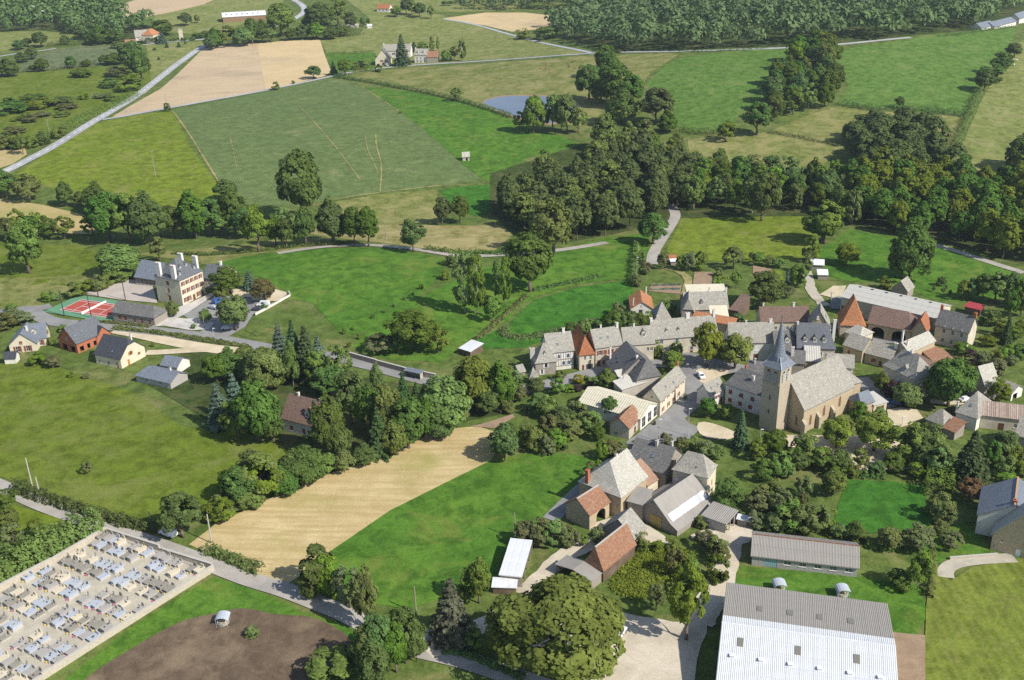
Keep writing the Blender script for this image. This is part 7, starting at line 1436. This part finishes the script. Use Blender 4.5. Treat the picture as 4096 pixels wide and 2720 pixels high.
for k, c, lab in (('h', (365, 330, 465, 330), 'row of greens at the foot of the dug plot'), ('h', (478, 345, 490, 270), 'left row of yellow-green beans beside the dug plot'), ('h', (505, 345, 508, 275), 'right row of yellow-green beans beside the dug plot'), ('h', (135, 330, 300, 325), 'upper row of cabbages behind the orange roof'), ('h', (140, 352, 300, 348), 'middle row of cabbages behind the orange roof'), ('h', (530, 290, 600, 290), 'row of leeks beside the bean rows'), ('h', (880, 320, 885, 255), 'blue-green cabbage row beside the yellow plot')):
    HG(k, c, 1.3, .6, lab, 'leaf_lime' if 'bean' in lab else 'leaf_cabbage', name='vegetable_row', cat='vegetables', dens=26)
gv = G('I', 1200, 600); pts_ = scatter(XY('I', 960, 700, 1050, 560, 1200, 430, 1500, 400, 1700, 480, 1560, 700, 1380, 720, 1200, 880, 940, 780), 900, .45, 9)
rg_ = np.random.default_rng(4); PP = np.array([[x-gv.x, y-gv.y, hgt(x, y)+.4-gv.z] for x, y in pts_]); PP = np.repeat(PP, 5, 0)+rg_.normal(size=(len(PP)*5, 3))*np.array([.3, .3, .16])
tag(link('vegetable_patch', quads_mesh('vegetable_patch', leaves(PP, rg_.normal(size=PP.shape)*.4+np.array([0, 0, 1.]), rg_.uniform(.16, .3, len(PP)), rg_), 'leaf_lime'), None, tuple(gv)), 'leafy vegetable patch in the near farmyard', 'vegetables', None, 'stuff')
# ------------------------------------------------------------------ vehicles
plain('car_white', (.75, .75, .74), .3, .5, var=.03); plain('car_silver', (.42, .45, .48), .3, .5, var=.03); plain('car_blue', (.05, .12, .3), .3, .5, var=.03); plain('car_dark', (.05, .06, .08), .3, .5, var=.03)
def car(k, x, y, ang, mat, label, van=False):
    P = G(k, x, y); e = empty('van' if van else 'car', (P.x, P.y, hgt(P.x, P.y)+.27), R(ang)); tag(e, label, 'van' if van else 'car'); L, w, H = (4.8, 1.9, 1.95) if van else (4.2, 1.75, 1.45)
    pf = [(-L/2, .35), (-L/2, .95), (-L/2+.1, H-.05), (L*.22, H-.05), (L*.36, 1.05), (L/2, .85), (L/2, .35)] if van else [(-L/2, .35), (-L/2, .85), (-L*.42, .92), (-L*.3, H), (L*.1, H), (L*.27, .92), (L/2, .75), (L/2, .35)]
    q = MB(); n = len(pf); tw = [w/2*(.82 if z > 1 else 1) for _, z in pf]
    for s in (-1, 1): q.face([(px, s*t, z) for (px, z), t in zip(pf, tw)][::s])
    for i in range(n): j = (i+1) % n; q.face([(pf[i][0], -tw[i], pf[i][1]), (pf[j][0], -tw[j], pf[j][1]), (pf[j][0], tw[j], pf[j][1]), (pf[i][0], tw[i], pf[i][1])])
    q.build('body', mat, e)
    g = MB(); a, b = (pf[3], pf[4]) if van else (pf[4], pf[5])
    g.face([(a[0]+.06, -w*.34, a[1]-.06), (b[0]+.02, -w*.4, b[1]+.06), (b[0]+.02, w*.4, b[1]+.06), (a[0]+.06, w*.34, a[1]-.06)]).build('windscreen', 'glass', e)
    for s in (-1, 1): MB().face([(-L*.3, s*(w/2+.0)*.94, 1.0), (L*.16, s*(w/2)*.94, 1.0), (L*.06, s*w*.425, H-.12), (-L*.27, s*w*.425, H-.12)]).build('side_window', 'glass', e)
    wm = cached(('wheel',), lambda: MB().tube([(0, -.11, 0), (0, .11, 0)], [.31, .31], 12).mesh('wheel', 'black_rubber'))
    for sx in (-.32, .32):
        for s in (-1, 1): link('wheel', wm, e, (sx*L, s*(w/2-.08), .31))
    for s in (-1, 1): MB().box(L/2-.06, s*w*.36-.15, .6, L/2+.02, s*w*.36+.15, .75).build('headlight', 'frame_white', e)
for a in (('b', 625, 505, 150, 'car_silver', 'silver car parked before the school'), ('b', 668, 455, 60, 'car_blue', 'blue van parked before the school playground', True), ('b', 1055, 480, 175, 'car_white', 'white van parked along the school wall', True), ('b', 1000, 520, 170, 'car_dark', 'dark car beside the white van at the school'), ('b', 745, 682, 10, 'car_silver', 'car in the shade at the car park exit'), ('B', 1800, 965, -80, 'car_white', 'white car parked on the village square'),
          ('G', 1290, 465, 150, 'car_white', 'white van under the broad tree by the lane', True), ('C', 1240, 1160, 150, 'car_blue', 'dark blue car parked behind the church'), ('g', 740, 380, 15, 'car_white', 'white car beside the pyramid roofed house'), ('L', 1208, 608, -60, 'car_white', 'white car before the far cream house'), ('I', 1020, 1170, 60, 'car_white', 'white van half under the huge walnut', True)): car(*a)
# ------------------------------------------------------------------ poles, lamps, feeders, cattle
for k, x, yb, yt, lab in (('G', 250, 95, -130, 'tall concrete pole at the left end of the lane'), ('G', 308, 165, 15, 'thin pole right of the tall concrete lane pole'), ('G', 1160, 400, 280, 'thin pole in the broad pasture corner'), ('G', 1620, 525, 300, 'tall concrete pole at the foot of the stubble field'), ('H', 468, 790, 650, 'bluish pole at the big dark bush'), ('H', 1427, 975, 745, 'wooden pole left of the pale fir'), ('I', 130, 330, 110, 'dark pole behind the white roofed shelter'), ('P', 700, 232, 115, 'electric pole in the yellow-green meadow'), ('K', 458, 1240, 1100, 'electric pole in the rough left pasture'), ('K', 1535, 960, 862, 'pole at the corner of the stubble and side road'),
                          ('R', 388, 290, 212, 'grey pole on the straw meadow'), ('a', 462, 475, 280, 'left floodlight mast of the tennis court'), ('a', 657, 490, 308, 'near floodlight mast of the tennis court'), ('a', 705, 335, 165, 'left mast between the two courts'), ('a', 900, 362, 185, 'right mast between the two courts'), ('B', 1420, 1540, 1340, 'street lamp below the ivory hall'), ('B', 1684, 1490, 1245, 'street lamp at the street corner'), ('C', 1307, 1340, 1265, 'lamp post on the sandy court'), ('F', 88, 130, 40, 'twin lamp post on the church lawn'), ('h', 63, 280, 175, 'street lamp behind the orange roofed house'), ('C', 688, 340, 190, 'electric pole left of the orange pavilion roof'), ('b', 635, 775, 670, 'thin lamp post at the school street'), ('b', 485, 640, 500, 'left flagpole on the school forecourt'), ('b', 515, 660, 480, 'middle flagpole on the school forecourt'), ('b', 552, 670, 490, 'right flagpole on the school forecourt')):
    P = G(k, x, yb); h = height_from(P, nat(k, x, yt)[1]); e = empty('street_lamp' if 'lamp' in lab else 'pole', tuple(P)); tag(e, lab, 'lamp post' if 'lamp' in lab else 'pole')
    r = .09 if ('lamp' in lab or 'flag' in lab) else .17; MB().tube([(0, 0, -.5), (0, 0, h)], [r*1.2, r*.75], 7).build('shaft', 'concrete' if 'concrete' in lab or 'lamp' in lab else ('wood_grey' if 'mast' not in lab else 'iron'), e)
    if 'electric' in lab: MB().box(-1.1, -.08, h-.35, 1.1, .08, h-.2).build('crossarm', 'concrete', e)
    if 'lamp' in lab: MB().box(-.1, -.15, h, .75, .15, h+.13).build('lamp_head', 'frame_white', e)
def feeder(k, x, y, lab):
    P = G(k, x, y); e = empty('hay_feeder', (P.x, P.y, hgt(P.x, P.y)+.25)); tag(e, lab, 'feeder'); r = 1.25
    q = MB()
    for z in (.15, .55, .95):
        for i in range(14): a, b = 6.283*i/14, 6.283*(i+1)/14; q.bar((r*math.cos(a), r*math.sin(a), z), (r*math.cos(b), r*math.sin(b), z), .09)
    q.build('ring', 'steel', e); MB().lathe([(1.0, 0), (.9, .5), (.3, .8), (0, .85)], 10).build('hay', 'stubble', e); c = MB()
    for i in range(6):
        a, b = -1.2+2.4*i/6, -1.2+2.4*(i+1)/6; f = lambda t: (math.sin(t)*1.6, 1.35+1.0*math.cos(t))
        c.face([(f(a)[0], -1.4, f(a)[1]), (f(b)[0], -1.4, f(b)[1]), (f(b)[0], 1.4, f(b)[1]), (f(a)[0], 1.4, f(a)[1])])
    c.build('hood', 'zinc', e)
    for sx in (-1.2, 1.2):
        for sy in (-1.2, 1.2): MB().bar((sx, sy, -.3), (sx, sy, 1.9), .06).build('post', 'steel', e)
feeder('G', 1710, 1140, 'round hay feeder with metal hood in the muddy paddock'); feeder('J', 1035, 700, 'hooded hay feeder behind the right end of the great barn'); feeder('J', 575, 660, 'hooded hay feeder behind the left end of the great barn')
plain('cow_brown', (.3, .13, .06), .9); plain('cow_cream', (.7, .66, .58), .9)
def cow_mesh(mat):
    me = bpy.data.meshes.new('cow_body'); vs_ = [(-.95, 0, 1.15), (-.3, 0, 1.05), (.45, 0, 1.1), (.95, 0, 1.3), (1.35, 0, 1.25), (1.65, 0, 1.0)]; ed = [(i, i+1) for i in range(5)]; rr = [.3, .38, .38, .22, .17, .1]
    for at, sx in ((0, -.85), (2, .5)):
        for s in (-1, 1):
            i = len(vs_); vs_ += [(sx, s*.24, .75), (sx-.06, s*.24, .4), (sx, s*.24, .02)]; ed += [(at, i), (i, i+1), (i+1, i+2)]; rr += [.13, .075, .07]
    me.from_pydata(vs_, ed, []); o_ = bpy.data.objects.new('t', me); COL.objects.link(o_); o_.modifiers.new('s', 'SKIN'); o_.modifiers.new('u', 'SUBSURF').levels = 1
    for v, r in zip(me.skin_vertices[0].data, rr): v.radius = (r, r)
    me.skin_vertices[0].data[0].use_root = True
    dg = bpy.context.evaluated_depsgraph_get(); out = bpy.data.meshes.new_from_object(o_.evaluated_get(dg)); bpy.data.objects.remove(o_); out.materials.clear(); out.materials.append(M[mat]); return out
cb, cw_ = cow_mesh('cow_brown'), cow_mesh('cow_cream')
for i, (x, y) in enumerate(((155, 362), (180, 345), (180, 366), (205, 386), (298, 346), (302, 356), (326, 325), (335, 360), (338, 322))):
    P = G('M', x, y); tag(link('cow', cb, None, (P.x, P.y, hgt(P.x, P.y)), rnd.uniform(0, 6)), '%s brown cow from the left in the pond pasture' % ordinal(i), 'cow', 'brown cows')
for i, (x, y) in enumerate(((1290, 322), (1296, 347), (1310, 323))):
    P = G('N', x, y); tag(link('cow', cw_, None, (P.x, P.y, hgt(P.x, P.y)), rnd.uniform(0, 6)), '%s cream cow from the left on the right hillside' % ordinal(i), 'cow', 'cream cows')
# ------------------------------------------------------------------ air
t = NT('haze_air'); pv = t.n('VolumePrincipled'); pv.inputs['Color'].default_value = (.78, .87, 1, 1); pv.inputs['Density'].default_value = .00007; pv.inputs['Anisotropy'].default_value = .2
t.t.links.new(pv.outputs[0], t.out.inputs['Volume'])
hz = MB().box(-9600, -9600, -8, 9600, 9600, 166).build('haze', 'haze_air'); tag(hz, 'thin blue summer haze over the valley', 'haze', None, 'stuff')
